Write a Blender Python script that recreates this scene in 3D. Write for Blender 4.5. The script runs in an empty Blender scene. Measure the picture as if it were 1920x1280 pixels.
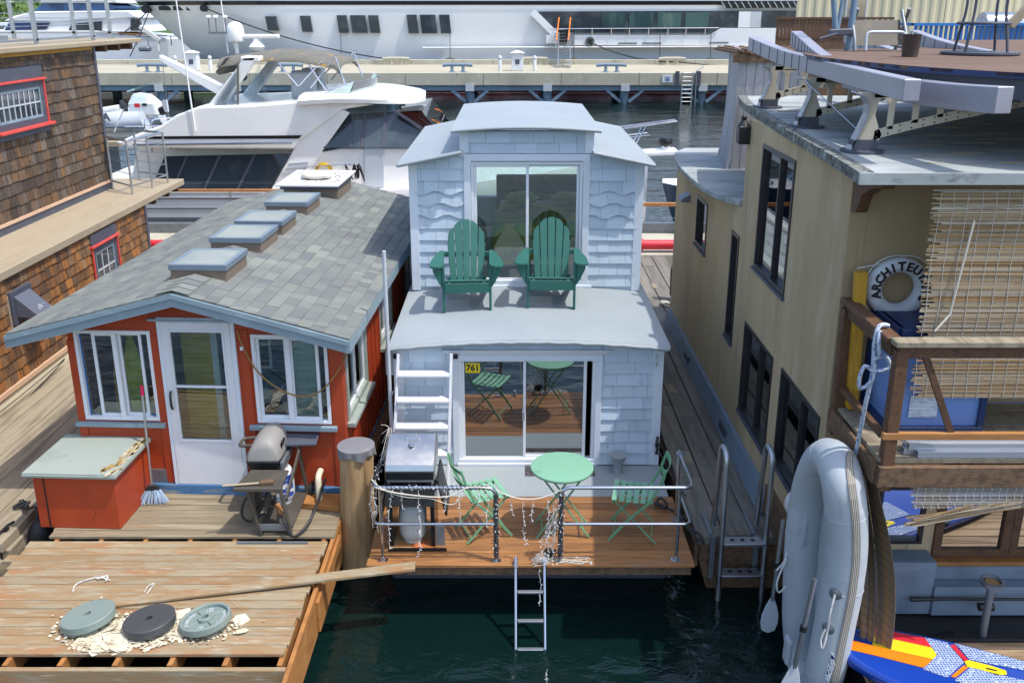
import bpy, bmesh, math, random
from mathutils import Vector, Matrix
rnd = random.Random(7)
PI = math.pi
COL = bpy.context.scene.collection
R = math.radians

# ---------------------------------------------------------------- colour / materials
def s(r, g, b):
    def f(c):
        c /= 255.0
        return c / 12.92 if c <= .04045 else ((c + .055) / 1.055) ** 2.4
    return (f(r), f(g), f(b), 1.0)

def M(name, c, r=.6, metal=0.0, layers=(), isl=0.0, bump=0.0, bsc=60.0, bst=(1, 1, 1), spec=.5, isl_ramp=None, coat=0.0, rough_var=0.0):
    """procedural Principled material: base colour, noise layers (colour, scale, stretch, lo, hi, amount), per-island variation, bump"""
    m = bpy.data.materials.new(name); m.use_nodes = True
    nt = m.node_tree; N = nt.nodes; L = nt.links
    b = N['Principled BSDF']
    b.inputs['Roughness'].default_value = r
    b.inputs['Metallic'].default_value = metal
    b.inputs['Specular IOR Level'].default_value = spec
    if coat: b.inputs['Coat Weight'].default_value = coat; b.inputs['Coat Roughness'].default_value = .08
    tc = N.new('ShaderNodeTexCoord')
    src = None
    isl_off = None
    if isl or isl_ramp:
        geo = N.new('ShaderNodeNewGeometry')
        isl_off = N.new('ShaderNodeVectorMath'); isl_off.operation = 'SCALE'
        isl_off.inputs[0].default_value = (37.0, 91.0, 53.0)
        L.new(geo.outputs['Random Per Island'], isl_off.inputs['Scale'])
    def noise(scale, st, detail=5.0, off=True):
        mp = N.new('ShaderNodeMapping'); mp.inputs['Scale'].default_value = st
        L.new(tc.outputs['Object'], mp.inputs['Vector'])
        n = N.new('ShaderNodeTexNoise'); n.inputs['Scale'].default_value = scale; n.inputs['Detail'].default_value = detail
        n.inputs['Roughness'].default_value = .6
        if isl_off is not None and off:
            ad = N.new('ShaderNodeVectorMath'); L.new(mp.outputs[0], ad.inputs[0]); L.new(isl_off.outputs[0], ad.inputs[1])
            L.new(ad.outputs[0], n.inputs['Vector'])
        else:
            L.new(mp.outputs[0], n.inputs['Vector'])
        return n
    rgb = N.new('ShaderNodeRGB'); rgb.outputs[0].default_value = c; src = rgb.outputs[0]
    if isl_ramp:
        cr = N.new('ShaderNodeValToRGB'); cr.color_ramp.interpolation = 'LINEAR'
        e = cr.color_ramp.elements
        while len(e) < len(isl_ramp): e.new(.5)
        for k, col in enumerate(isl_ramp):
            e[k].position = k / (len(isl_ramp) - 1); e[k].color = col
        L.new(geo.outputs['Random Per Island'], cr.inputs[0]); src = cr.outputs[0]
    for (lc, sc, st, lo, hi, am) in layers:
        n = noise(sc, st)
        mr = N.new('ShaderNodeMapRange'); mr.inputs['From Min'].default_value = lo; mr.inputs['From Max'].default_value = hi
        mr.inputs['To Max'].default_value = am; mr.interpolation_type = 'SMOOTHSTEP'
        L.new(n.outputs['Fac'], mr.inputs['Value'])
        mx = N.new('ShaderNodeMix'); mx.data_type = 'RGBA'
        L.new(mr.outputs[0], mx.inputs['Factor']); L.new(src, mx.inputs['A']); mx.inputs['B'].default_value = lc
        src = mx.outputs['Result']
    if isl:
        w = N.new('ShaderNodeTexWhiteNoise'); w.noise_dimensions = '1D'
        L.new(geo.outputs['Random Per Island'], w.inputs['W'])
        mr = N.new('ShaderNodeMapRange'); mr.inputs['To Min'].default_value = 1 - isl; mr.inputs['To Max'].default_value = 1 + isl
        L.new(w.outputs['Value'], mr.inputs['Value'])
        hs = N.new('ShaderNodeHueSaturation'); L.new(mr.outputs[0], hs.inputs['Value']); L.new(src, hs.inputs['Color']); src = hs.outputs[0]
    L.new(src, b.inputs['Base Color'])
    if rough_var:
        n = noise(6, (1, 1, 1)); mr = N.new('ShaderNodeMapRange'); mr.inputs['From Min'].default_value = .3; mr.inputs['From Max'].default_value = .7
        mr.inputs['To Min'].default_value = r - rough_var; mr.inputs['To Max'].default_value = r + rough_var
        L.new(n.outputs['Fac'], mr.inputs['Value']); L.new(mr.outputs[0], b.inputs['Roughness'])
    if bump:
        n = noise(bsc, bst, 4.0)
        bp = N.new('ShaderNodeBump'); bp.inputs['Strength'].default_value = bump; bp.inputs['Distance'].default_value = .01
        L.new(n.outputs['Fac'], bp.inputs['Height']); L.new(bp.outputs[0], b.inputs['Normal'])
    return m

def glass_mat(name, tint=(.75, .85, .85, 1), refl=.22, rough=.01, extra=None):
    """thin architectural glass: transparent + mirror reflection rising towards grazing angles"""
    m = bpy.data.materials.new(name); m.use_nodes = True
    nt = m.node_tree; N = nt.nodes; L = nt.links
    N.remove(N['Principled BSDF'])
    tr = N.new('ShaderNodeBsdfTransparent'); tr.inputs['Color'].default_value = tint
    gl = N.new('ShaderNodeBsdfGlossy'); gl.inputs['Roughness'].default_value = rough; gl.inputs['Color'].default_value = (.95, .97, 1, 1)
    lw = N.new('ShaderNodeLayerWeight'); lw.inputs['Blend'].default_value = .25
    mr = N.new('ShaderNodeMapRange'); mr.inputs['To Min'].default_value = refl; mr.inputs['To Max'].default_value = 1.0
    L.new(lw.outputs['Fresnel'], mr.inputs['Value'])
    tc = N.new('ShaderNodeTexCoord'); n = N.new('ShaderNodeTexNoise'); n.inputs['Scale'].default_value = 1.6; n.inputs['Detail'].default_value = 1
    L.new(tc.outputs['Object'], n.inputs['Vector'])
    bp = N.new('ShaderNodeBump'); bp.inputs['Strength'].default_value = .012; bp.inputs['Distance'].default_value = .05
    L.new(n.outputs['Fac'], bp.inputs['Height']); L.new(bp.outputs[0], gl.inputs['Normal'])
    mx = N.new('ShaderNodeMixShader'); L.new(mr.outputs[0], mx.inputs[0]); L.new(tr.outputs[0], mx.inputs[1]); L.new(gl.outputs[0], mx.inputs[2])
    out = N['Material Output']
    L.new(mx.outputs[0], out.inputs['Surface'])
    return m

# ---------------------------------------------------------------- mesh builder
class MB:
    def __init__(self):
        self.v = []; self.f = []; self.mi = []; self.cur = 0
    def add(self, vs, fs):
        o = len(self.v); self.v += [tuple(p) for p in vs]
        self.f += [tuple(i + o for i in f) for f in fs]; self.mi += [self.cur] * len(fs)
        return self
    def box(self, x0, x1, y0, y1, z0, z1):
        return self.add([(x0, y0, z0), (x1, y0, z0), (x1, y1, z0), (x0, y1, z0), (x0, y0, z1), (x1, y0, z1), (x1, y1, z1), (x0, y1, z1)],
                        [(0, 3, 2, 1), (4, 5, 6, 7), (0, 1, 5, 4), (1, 2, 6, 5), (2, 3, 7, 6), (3, 0, 4, 7)])
    def hexa(self, p):      # 8 points: bottom 4 ccw, top 4 ccw
        return self.add(p, [(0, 3, 2, 1), (4, 5, 6, 7), (0, 1, 5, 4), (1, 2, 6, 5), (2, 3, 7, 6), (3, 0, 4, 7)])
    def obox(self, c, size, mat=None):
        hx, hy, hz = size[0] / 2, size[1] / 2, size[2] / 2
        mat = mat or Matrix.Identity(3)
        ps = []
        for z in (-hz, hz):
            for (x, y) in ((-hx, -hy), (hx, -hy), (hx, hy), (-hx, hy)):
                ps.append(Vector(c) + mat @ Vector((x, y, z)))
        return self.hexa(ps)
    def bar(self, p, q, w, h, up=(0, 0, 1)):
        p = Vector(p); q = Vector(q); d = (q - p).normalized(); up = Vector(up)
        if abs(d.dot(up)) > .98: up = Vector((0, 1, 0)) if abs(d.y) < .9 else Vector((1, 0, 0))
        a = d.cross(up).normalized(); b = a.cross(d).normalized()
        ps = []
        for base in (p, q):
            for (i, j) in ((-1, -1), (1, -1), (1, 1), (-1, 1)):
                ps.append(base + a * (i * w / 2) + b * (j * h / 2))
        return self.hexa(ps)
    def prism(self, poly, ext):     # poly: list of 3D points, ext: extrusion vector
        n = len(poly); e = Vector(ext)
        ps = [Vector(p) for p in poly] + [Vector(p) + e for p in poly]
        fs = [tuple(range(n - 1, -1, -1)), tuple(range(n, 2 * n))] + [(i, (i + 1) % n, n + (i + 1) % n, n + i) for i in range(n)]
        return self.add(ps, fs)
    def tube(self, pts, r, n=8, closed=False, flat=1.0):
        pts = [Vector(p) for p in pts]; m = len(pts)
        rs = r if isinstance(r, (list, tuple)) else [r] * m
        ring = []; a = None
        for i in range(m):
            if closed: d = pts[(i + 1) % m] - pts[i - 1]
            elif i == 0: d = pts[1] - pts[0]
            elif i == m - 1: d = pts[-1] - pts[-2]
            else: d = (pts[i + 1] - pts[i]).normalized() + (pts[i] - pts[i - 1]).normalized()
            if d.length < 1e-9: d = Vector((0, 0, 1))
            d.normalize()
            if a is None:
                up = Vector((0, 0, 1)) if abs(d.z) < .9 else Vector((1, 0, 0))
                a = d.cross(up).normalized()
            else:
                a = a - d * a.dot(d)
                if a.length < 1e-6: a = d.orthogonal()
                a.normalize()
            b = d.cross(a)
            ring.append([pts[i] + (a * math.cos(2 * PI * k / n) + b * math.sin(2 * PI * k / n) * flat) * rs[i] for k in range(n)])
        vs = [p for rg in ring for p in rg]; fs = []
        for i in range(m if closed else m - 1):
            j = (i + 1) % m
            for k in range(n):
                fs.append((i * n + k, i * n + (k + 1) % n, j * n + (k + 1) % n, j * n + k))
        if not closed:
            fs.append(tuple(range(n - 1, -1, -1))); fs.append(tuple((m - 1) * n + k for k in range(n)))
        return self.add(vs, fs)
    def lathe(self, prof, c=(0, 0, 0), n=24, mat=None, cap=True):
        mat = mat or Matrix.Identity(3); c = Vector(c); vs = []; fs = []
        for (r, z) in prof:
            for k in range(n):
                t = 2 * PI * k / n; vs.append(c + mat @ Vector((r * math.cos(t), r * math.sin(t), z)))
        for i in range(len(prof) - 1):
            for k in range(n):
                fs.append((i * n + k, i * n + (k + 1) % n, (i + 1) * n + (k + 1) % n, (i + 1) * n + k))
        if cap:
            fs.append(tuple(range(n - 1, -1, -1))); fs.append(tuple((len(prof) - 1) * n + k for k in range(n)))
        return self.add(vs, fs)
    def grid(self, fn, nu, nv, thick=None):
        """surface fn(u,v) on 0..1; thick: vector offset to make it solid"""
        P = [[Vector(fn(i / nu, j / nv)) for j in range(nv + 1)] for i in range(nu + 1)]
        idx = lambda i, j: i * (nv + 1) + j
        vs = [p for row in P for p in row]; fs = [(idx(i, j), idx(i + 1, j), idx(i + 1, j + 1), idx(i, j + 1)) for i in range(nu) for j in range(nv)]
        if thick is not None:
            o = len(vs); t = Vector(thick); vs += [p + t for p in vs]
            fs += [tuple(reversed([k + o for k in f])) for f in fs[:]]
            for i in range(nu):
                fs.append((idx(i + 1, 0), idx(i, 0), idx(i, 0) + o, idx(i + 1, 0) + o)); fs.append((idx(i, nv), idx(i + 1, nv), idx(i + 1, nv) + o, idx(i, nv) + o))
            for j in range(nv):
                fs.append((idx(0, j), idx(0, j + 1), idx(0, j + 1) + o, idx(0, j) + o)); fs.append((idx(nu, j + 1), idx(nu, j), idx(nu, j) + o, idx(nu, j + 1) + o))
        return self.add(vs, fs)
    def loft(self, sections, cap=True, closed=True):
        n = len(sections[0]); vs = [p for sc in sections for p in sc]; fs = []
        for i in range(len(sections) - 1):
            for k in range(n if closed else n - 1):
                fs.append((i * n + k, i * n + (k + 1) % n, (i + 1) * n + (k + 1) % n, (i + 1) * n + k))
        if cap:
            fs.append(tuple(range(n - 1, -1, -1))); fs.append(tuple((len(sections) - 1) * n + k for k in range(n)))
        return self.add(vs, fs)
    def xf(self, mat):
        self.v = [tuple(mat @ Vector(p)) for p in self.v]; return self
    def merge(self, o, mat=None):
        vs = o.v if mat is None else [tuple(mat @ Vector(p)) for p in o.v]
        k = len(self.v); self.v += vs; self.f += [tuple(i + k for i in f) for f in o.f]; self.mi += o.mi; return self
    def build(self, name, mats, parent=None, smooth=None, bevel=0.0, seg=1, solid=True):
        me = bpy.data.meshes.new(name)
        vs = self.v
        if parent is not None and 'W' in EXTRA.get(parent.name, {}):
            inv = EXTRA[parent.name]['W'].inverted(); vs = [tuple(inv @ Vector(p)) for p in vs]
        me.from_pydata(vs, [], self.f); me.validate()
        if not isinstance(mats, (list, tuple)): mats = [mats]
        for m in mats: me.materials.append(m)
        if len(mats) > 1 and len(me.polygons) == len(self.mi): me.polygons.foreach_set('material_index', self.mi)
        bm = bmesh.new(); bm.from_mesh(me); bmesh.ops.recalc_face_normals(bm, faces=bm.faces); bm.to_mesh(me); bm.free()
        if smooth is not None:
            for p in me.polygons: p.use_smooth = True
            me.set_sharp_from_angle(angle=R(smooth))
        o = bpy.data.objects.new(name, me); COL.objects.link(o)
        if parent is not None:
            o.parent = parent
            EXTRA[o.name] = {'W': EXTRA.get(parent.name, {}).get('W', Matrix.Identity(4))}
        if bevel:
            bv = o.modifiers.new('bevel', 'BEVEL'); bv.width = bevel; bv.segments = seg; bv.limit_method = 'ANGLE'; bv.angle_limit = R(40)
        return o
EXTRA = {}

def tag(o, label=None, cat=None, group=None, kind=None):
    if label: o['label'] = label
    if cat: o['category'] = cat
    if group: o['group'] = group
    if kind: o['kind'] = kind
    return o

def thing(name, label, cat, loc=(0, 0, 0), rz=0.0, group=None):
    o = bpy.data.objects.new(name, None); COL.objects.link(o)
    o.location = loc; o.rotation_euler = (0, 0, rz); o.empty_display_size = .1
    EXTRA[o.name] = {'W': Matrix.Translation(Vector(loc)) @ Matrix.Rotation(rz, 4, 'Z')}
    return tag(o, label, cat, group)

KIDS = lambda o: [c for c in COL.objects if c.parent == o]
def copy_tree(o, loc, rz, label=None, parent=None):
    c = o.copy(); COL.objects.link(c)
    if parent is not None: c.parent = parent
    else:
        c.location = loc; c.rotation_euler = (0, 0, rz)
        if label: c['label'] = label
    for k in KIDS(o): copy_tree(k, None, None, None, c)
    return c

def crom(pts, n=6, closed=False):
    P = [Vector(p) for p in pts]; out = []; m = len(P)
    for i in range(m if closed else m - 1):
        if closed: p0, p1, p2, p3 = P[i - 1], P[i], P[(i + 1) % m], P[(i + 2) % m]
        else: p0, p1, p2, p3 = P[max(i - 1, 0)], P[i], P[i + 1], P[min(i + 2, m - 1)]
        for k in range(n):
            t = k / n
            out.append(.5 * ((2 * p1) + (p2 - p0) * t + (2 * p0 - 5 * p1 + 4 * p2 - p3) * t * t + (3 * p1 - p0 - 3 * p2 + p3) * t ** 3))
    if not closed: out.append(P[-1])
    return out

def fillet(pts, r, n=5):
    P = [Vector(p) for p in pts]; out = [P[0]]
    for i in range(1, len(P) - 1):
        a = (P[i - 1] - P[i]); b = (P[i + 1] - P[i]); d = min(r, a.length * .48, b.length * .48)
        s0 = P[i] + a.normalized() * d; s1 = P[i] + b.normalized() * d
        for k in range(n + 1):
            t = k / n; out.append(s0 * (1 - t) ** 2 + P[i] * 2 * t * (1 - t) + s1 * t * t)
    out.append(P[-1]); return out

def hang(p, q, sag, n=12):
    p = Vector(p); q = Vector(q)
    return [p.lerp(q, i / n) - Vector((0, 0, sag * 4 * (i / n) * (1 - i / n))) for i in range(n + 1)]

_glyph = {}
def glyphs(txt, size=1.0, ext=.002, bold=0.0):
    """lettering as mesh data in the XY plane, centred; returns an MB"""
    key = (txt, size, ext, bold)
    if key not in _glyph:
        cu = bpy.data.curves.new('lettering', 'FONT'); cu.body = txt; cu.size = size; cu.extrude = ext; cu.offset = bold
        cu.align_x = 'CENTER'; cu.align_y = 'CENTER'; cu.resolution_u = 3
        ob = bpy.data.objects.new('lettering', cu); COL.objects.link(ob)
        dg = bpy.context.evaluated_depsgraph_get(); dg.update()
        me = bpy.data.meshes.new_from_object(ob.evaluated_get(dg))
        mb = MB(); mb.add([tuple(v.co) for v in me.vertices], [tuple(p.vertices) for p in me.polygons])
        bpy.data.objects.remove(ob); bpy.data.curves.remove(cu); bpy.data.meshes.remove(me)
        _glyph[key] = mb
    return _glyph[key]

def frame3(x, y, o=(0, 0, 0)):
    """matrix whose local x,y axes are the given directions"""
    x = Vector(x).normalized(); y = Vector(y); y = (y - x * y.dot(x)).normalized(); z = x.cross(y)
    m = Matrix((x, y, z)).transposed().to_4x4(); m.translation = Vector(o); return m

# rectangle subtraction for siding
def cut(rects, holes):
    for (a, b, c, d) in holes:
        out = []
        for (u0, u1, z0, z1) in rects:
            if u1 <= a or u0 >= b or z1 <= c or z0 >= d: out.append((u0, u1, z0, z1)); continue
            if u0 < a: out.append((u0, a, z0, z1))
            if u1 > b: out.append((b, u1, z0, z1))
            m0, m1 = max(u0, a), min(u1, b)
            if z0 < c: out.append((m0, m1, z0, c))
            if z1 > d: out.append((m0, m1, d, z1))
        rects = out
    return rects

def shingles(mb, o, u, n, width, z0, z1, expo, wr, thick, holes=(), wavy=(), gap=.003, jit=0.0, ztop=None, rg=rnd, tilt=0.0):
    """rows of overlapping shingles on a vertical plane: o origin (z ignored), u along, n outward"""
    o = Vector((o[0], o[1], 0)); u = Vector(u).normalized(); n = Vector(n).normalized(); up = Vector((0, 0, 1))
    row = 0; z = z0
    while z < z1 - .01:
        zt = min(z + expo, z1); x = -rg.random() * wr[0]
        while x < width:
            w = rg.uniform(*wr); a = max(x, 0) + gap / 2; b = min(x + w, width) - gap / 2; x += w
            if b - a < .012: continue
            j = rg.uniform(-jit, jit); th = thick * rg.uniform(.8, 1.2)
            for (a1, b1, c1, d1) in cut([(a, b, z + j, zt)], holes):
                if ztop is not None:
                    d1 = min(d1, ztop((a1 + b1) / 2))
                if b1 - a1 < .008 or d1 - c1 < .008: continue
                t0 = th * (1 - (c1 - z) / (expo * 1.25)) + .001; t1 = th * (1 - (d1 - z) / (expo * 1.25)) + .001
                if row in wavy and abs(c1 - z - j) < 1e-6:
                    k = max(3, int((b1 - a1) / .03)); bot = []
                    for i in range(k + 1):
                        uu = a1 + (b1 - a1) * i / k; bot.append((uu, c1 + .026 * math.sin(2 * PI * uu / .36 + row * 1.2)))
                    poly = [o + u * p + up * q + n * t0 for (p, q) in bot] + [o + u * b1 + up * d1 + n * t1, o + u * a1 + up * d1 + n * t1]
                    mb.prism(poly, -n * (t1 * .9 + .0))
                else:
                    ps = [o + u * a1 + up * c1, o + u * b1 + up * c1]
                    mb.hexa([ps[0] + n * t0, ps[1] + n * t0, ps[1], ps[0],
                             o + u * a1 + up * d1 + n * t1, o + u * b1 + up * d1 + n * t1, o + u * b1 + up * d1, o + u * a1 + up * d1])
        z = zt; row += 1

def wall_with_holes(mb, o, u, n, width, z0, z1, depth, holes):
    """solid wall slab (outer face through o, thickness inward) with rectangular openings (u0,u1,z0,z1)"""
    o = Vector((o[0], o[1], 0)); u = Vector(u).normalized(); n = Vector(n).normalized(); up = Vector((0, 0, 1))
    us = sorted({0, width, *[h[0] for h in holes], *[h[1] for h in holes]})
    for a, b in zip(us[:-1], us[1:]):
        if b - a < 1e-4: continue
        m = (a + b) / 2; zs = [(z0, z1)]
        for h in holes:
            if h[0] < m < h[1]:
                nz = []
                for (c, d) in zs:
                    if c < h[2]: nz.append((c, min(d, h[2])))
                    if d > h[3]: nz.append((max(c, h[3]), d))
                zs = nz
        for (c, d) in zs:
            if d - c < 1e-4: continue
            mb.hexa([o + u * a + up * c, o + u * b + up * c, o + u * b + up * c - n * depth, o + u * a + up * c - n * depth,
                     o + u * a + up * d, o + u * b + up * d, o + u * b + up * d - n * depth, o + u * a + up * d - n * depth])

def ring_rect(mb, o, u, n, a, b, c, d, w, t0, t1):
    """rectangular frame bars around (a..b, c..d) in the wall plane, width w (inwards), from n*t0 to n*t1"""
    o = Vector((o[0], o[1], 0)); u = Vector(u).normalized(); n = Vector(n).normalized(); up = Vector((0, 0, 1))
    for (p, q, e, f) in ((a, b, d - w, d), (a, b, c, c + w), (a, a + w, c + w, d - w), (b - w, b, c + w, d - w)):
        slab(mb, o, u, n, p, q, e, f, t0, t1)

def slab(mb, o, u, n, a, b, c, d, t0, t1):
    o = Vector((o[0], o[1], 0)); u = Vector(u).normalized(); n = Vector(n).normalized(); up = Vector((0, 0, 1))
    ps = []
    for z in (c, d):
        for (x, t) in ((a, t0), (b, t0), (b, t1), (a, t1)):
            ps.append(o + u * x + up * z + n * t)
    mb.hexa(ps)
K = {}
K['blue_paint'] = M('blue_grey_paint', s(190, 204, 216), .42, layers=((s(176, 193, 208), 1.3, (1, 1, 1), .4, .7, .6), (s(140, 154, 168), 7, (1.5, 1.5, .2), .56, .76, .4), (s(150, 152, 146), 22, (1, 1, .5), .64, .74, .35)), isl=.07, bump=.12, bsc=35, bst=(1, 1, 4))
K['roof_paint'] = M('pale_blue_roof_paint', s(150, 158, 161), .5, layers=((s(140, 150, 155), .9, (1, 1, 1), .35, .7, .7), (s(160, 167, 169), 5, (1, 1, 1), .55, .8, .4), (s(126, 130, 128), 7, (1, .4, 1), .62, .78, .4), (s(118, 120, 114), 30, (1, 1, 1), .68, .74, .35)), bump=.1, bsc=18)
K['white_trim'] = M('white_trim_paint', s(212, 220, 228), .4, layers=((s(196, 206, 216), 3, (1, 1, 1), .45, .75, .5),), bump=.06, bsc=30)
K['white'] = M('white_paint', s(214, 217, 221), .4, layers=((s(196, 200, 204), 4, (1, 1, 1), .5, .8, .5),), bump=.05, bsc=40)
K['vinyl'] = M('white_vinyl', s(222, 226, 230), .3)
K['cedar'] = M('oiled_cedar_deck', s(152, 106, 62), .5, layers=((s(104, 66, 38), 3.2, (.7, 16, 16), .42, .72, .85), (s(172, 116, 66), 2.2, (.8, 9, 9), .5, .75, .6), (s(122, 112, 98), 1.6, (1, 2.4, 1), .58, .76, .55)), isl=.28, bump=.35, bsc=14, bst=(.8, 18, 18))
K['worn_deck'] = M('worn_painted_deck', s(146, 121, 88), .75, layers=((s(154, 108, 72), 1.5, (.9, 2.6, 2), .53, .62, .65), (s(150, 140, 116), 2.3, (.9, 4, 4), .46, .58, .8), (s(178, 166, 142), 4.5, (.9, 7, 6), .57, .66, .6), (s(100, 84, 64), 9, (.5, 20, 12), .56, .74, .5)), isl=.09, bump=.5, bsc=12, bst=(.6, 16, 16))
K['grey_deck'] = M('weathered_grey_deck', s(128, 116, 94), .8, layers=((s(162, 148, 122), 2.4, (.5, 6, 5), .48, .66, .7), (s(96, 82, 64), 8, (.25, 14, 10), .54, .74, .7), (s(150, 104, 66), 1.4, (.7, 3, 3), .6, .7, .6)), isl=.13, bump=.5, bsc=12, bst=(.6, 16, 16))
K['dock_wood'] = M('dark_weathered_dock', s(122, 116, 106), .85, layers=((s(92, 88, 82), 2.2, (6, .5, 5), .42, .66, .8), (s(150, 144, 132), 6, (12, .3, 8), .56, .74, .6), (s(76, 70, 64), 14, (16, .3, 10), .55, .75, .7)), isl=.12, bump=.5, bsc=12, bst=(16, .6, 16))
K['dock_light'] = M('sunbleached_dock_timber', s(150, 138, 116), .85, layers=((s(110, 100, 84), 2.2, (6, .5, 5), .45, .66, .8), (s(176, 166, 144), 6, (12, .3, 8), .56, .74, .6)), isl=.1, bump=.5, bsc=12, bst=(16, .6, 16))
K['fresh_wood'] = M('orange_stained_timber', s(164, 112, 60), .65, layers=((s(126, 82, 44), 3, (1.2, 1.2, 9), .45, .7, .8), (s(182, 138, 88), 2, (2, 2, 2), .55, .75, .5)), isl=.08, bump=.3, bsc=14, bst=(3, 3, 12))
K['old_wood'] = M('old_brown_timber', s(112, 86, 62), .8, layers=((s(74, 56, 42), 4, (4, 4, 4), .42, .66, .8), (s(150, 128, 104), 9, (1, 9, 9), .56, .75, .6)), isl=.1, bump=.4, bsc=16, bst=(1, 10, 10))
K['brown_wood'] = M('brown_stained_rail', s(96, 66, 44), .65, layers=((s(64, 44, 30), 4, (5, 5, 5), .45, .7, .8), (s(132, 104, 80), 9, (3, 3, 3), .58, .75, .5)), isl=.1, bump=.3, bsc=20)
K['pile_wood'] = M('peeled_log', s(172, 144, 104), .75, layers=((s(140, 110, 72), 3, (4, 4, .5), .45, .68, .8), (s(192, 168, 128), 5, (6, 6, .4), .55, .75, .7), (s(84, 62, 40), 9, (7, 7, .35), .64, .76, .7)), bump=.5, bsc=9, bst=(6, 6, .5))
K['red_paint'] = M('brick_red_paint', s(166, 64, 30), .5, layers=((s(146, 52, 24), 2, (1, 1, 1), .4, .7, .7), (s(178, 84, 44), 8, (3, 3, .5), .6, .8, .4)), bump=.2, bsc=24, bst=(4, 4, .6))
K['grey_trim'] = M('blue_grey_fascia_paint', s(128, 148, 158), .5, layers=((s(150, 168, 178), 2.6, (1, 1, 3), .56, .62, .55), (s(104, 122, 132), 7, (.5, 1, 3), .6, .75, .5)), bump=.15, bsc=30)
K['grey_green'] = M('grey_green_lid_paint', s(150, 160, 152), .55, layers=((s(132, 142, 136), 2.2, (1, 1, 1), .45, .7, .7), (s(96, 92, 82), 16, (3, .7, 1), .66, .72, .6)), bump=.25, bsc=30)
K['asphalt'] = M('laminated_asphalt_shingle', s(130, 136, 132), .9, isl_ramp=[s(102, 105, 104), s(126, 130, 122), s(110, 114, 111), s(120, 125, 117), s(104, 108, 108), s(132, 136, 127)], layers=((s(96, 100, 100), 90, (1, 1, 1), .52, .7, .5), (s(150, 152, 146), 1.2, (1, 1, 1), .5, .75, .25)), bump=.6, bsc=220)
K['cedar_sh'] = M('cedar_shingle', s(110, 80, 52), .85, isl_ramp=[s(112, 74, 40), s(152, 100, 50), s(92, 66, 44), s(128, 98, 66), s(166, 108, 48), s(82, 58, 40), s(138, 108, 76)], layers=((s(58, 44, 34), 4, (5, 5, .8), .46, .68, .8), (s(184, 114, 42), 3, (5, 5, .7), .54, .70, .7), (s(150, 138, 120), 14, (10, 10, .5), .58, .75, .45)), isl=.15, bump=.6, bsc=26, bst=(6, 6, .4))
K['cedar_dark'] = M('dark_cedar_shingle', s(92, 72, 54), .85, isl_ramp=[s(84, 66, 50), s(112, 88, 64), s(74, 60, 48), s(106, 94, 82), s(122, 88, 52), s(66, 54, 44), s(116, 104, 92)], layers=((s(52, 42, 36), 4, (5, 5, .8), .44, .66, .8), (s(150, 100, 46), 3, (5, 5, .7), .64, .74, .6), (s(146, 136, 122), 14, (10, 10, .5), .58, .75, .45)), isl=.15, bump=.6, bsc=26, bst=(6, 6, .4))
K['stucco'] = M('tan_stucco', s(188, 166, 130), .9, layers=((s(164, 144, 110), .9, (1, 1, .35), .42, .7, .8), (s(204, 188, 158), 1.7, (1.5, 1.5, .5), .52, .74, .6), (s(134, 128, 114), 2.5, (4, 4, .2), .56, .74, .6), (s(120, 112, 96), 5, (6, 6, .12), .62, .74, .45)), bump=.35, bsc=90)
K['slate_trim'] = M('slate_grey_trim', s(74, 78, 90), .55, layers=((s(94, 98, 108), 5, (1, 1, 1), .5, .75, .5),), bump=.1, bsc=30)
K['coral'] = M('coral_red_trim', s(214, 74, 66), .5, layers=((s(226, 104, 92), 5, (1, 1, 1), .5, .75, .5),))
K['pink_trim'] = M('pinkish_wood_trim', s(206, 172, 142), .6, layers=((s(186, 146, 116), 3, (1, 1, 1), .5, .75, .5),))
K['ledge'] = M('weathered_tan_board', s(160, 146, 122), .75, layers=((s(150, 134, 112), 2.4, (3, .5, 1), .45, .7, .7), (s(180, 168, 146), 6, (6, .5, 1), .55, .75, .5)), bump=.3, bsc=24)
K['cream'] = M('cream_float_paint', s(210, 202, 176), .6, layers=((s(186, 178, 150), 1.6, (1, 1, 2), .45, .7, .6),))
K['alu'] = M('brushed_aluminium', s(190, 194, 198), .4, 1.0, rough_var=.1, bump=.05, bsc=60)
K['steel'] = M('stainless_steel', s(200, 202, 206), .16, 1.0, rough_var=.06)
K['steel_lid'] = M('brushed_steel_lid', s(196, 196, 194), .30, 1.0, layers=((s(160, 160, 158), 2, (1, 1, 1), .45, .7, .5),), rough_var=.08, bump=.08, bsc=6)
K['galv'] = M('galvanised_grey', s(132, 138, 144), .5, .6, layers=((s(108, 112, 116), 6, (1, 1, 1), .45, .7, .6),))
K['black'] = M('black_plastic', s(30, 31, 33), .45, layers=((s(52, 52, 52), 5, (1, 1, 1), .55, .8, .5),))
K['black_gloss'] = M('black_enamel', s(22, 26, 30), .25, layers=((s(46, 48, 50), 6, (1, 1, 1), .6, .8, .5),))
K['rubber'] = M('black_rubber', s(42, 42, 44), .55, layers=((s(110, 106, 100), 3, (5, 5, .5), .64, .8, .45),))
K['grill_grey'] = M('faded_cast_lid', s(140, 138, 134), .55, layers=((s(158, 154, 148), 3, (1, 1, 1), .5, .75, .6),), bump=.15, bsc=120)
K['bronze'] = M('faded_steel_frame', s(84, 80, 72), .55, .3, layers=((s(112, 106, 94), 6, (1, 1, 1), .5, .75, .6),))
K['adir'] = M('dark_green_poly_lumber', s(36, 94, 84), .5, layers=((s(50, 110, 98), 3, (1, 1, 1), .5, .8, .6), (s(84, 120, 108), 18, (1, 1, .4), .62, .74, .35)), isl=.1, bump=.1, bsc=90)
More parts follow.
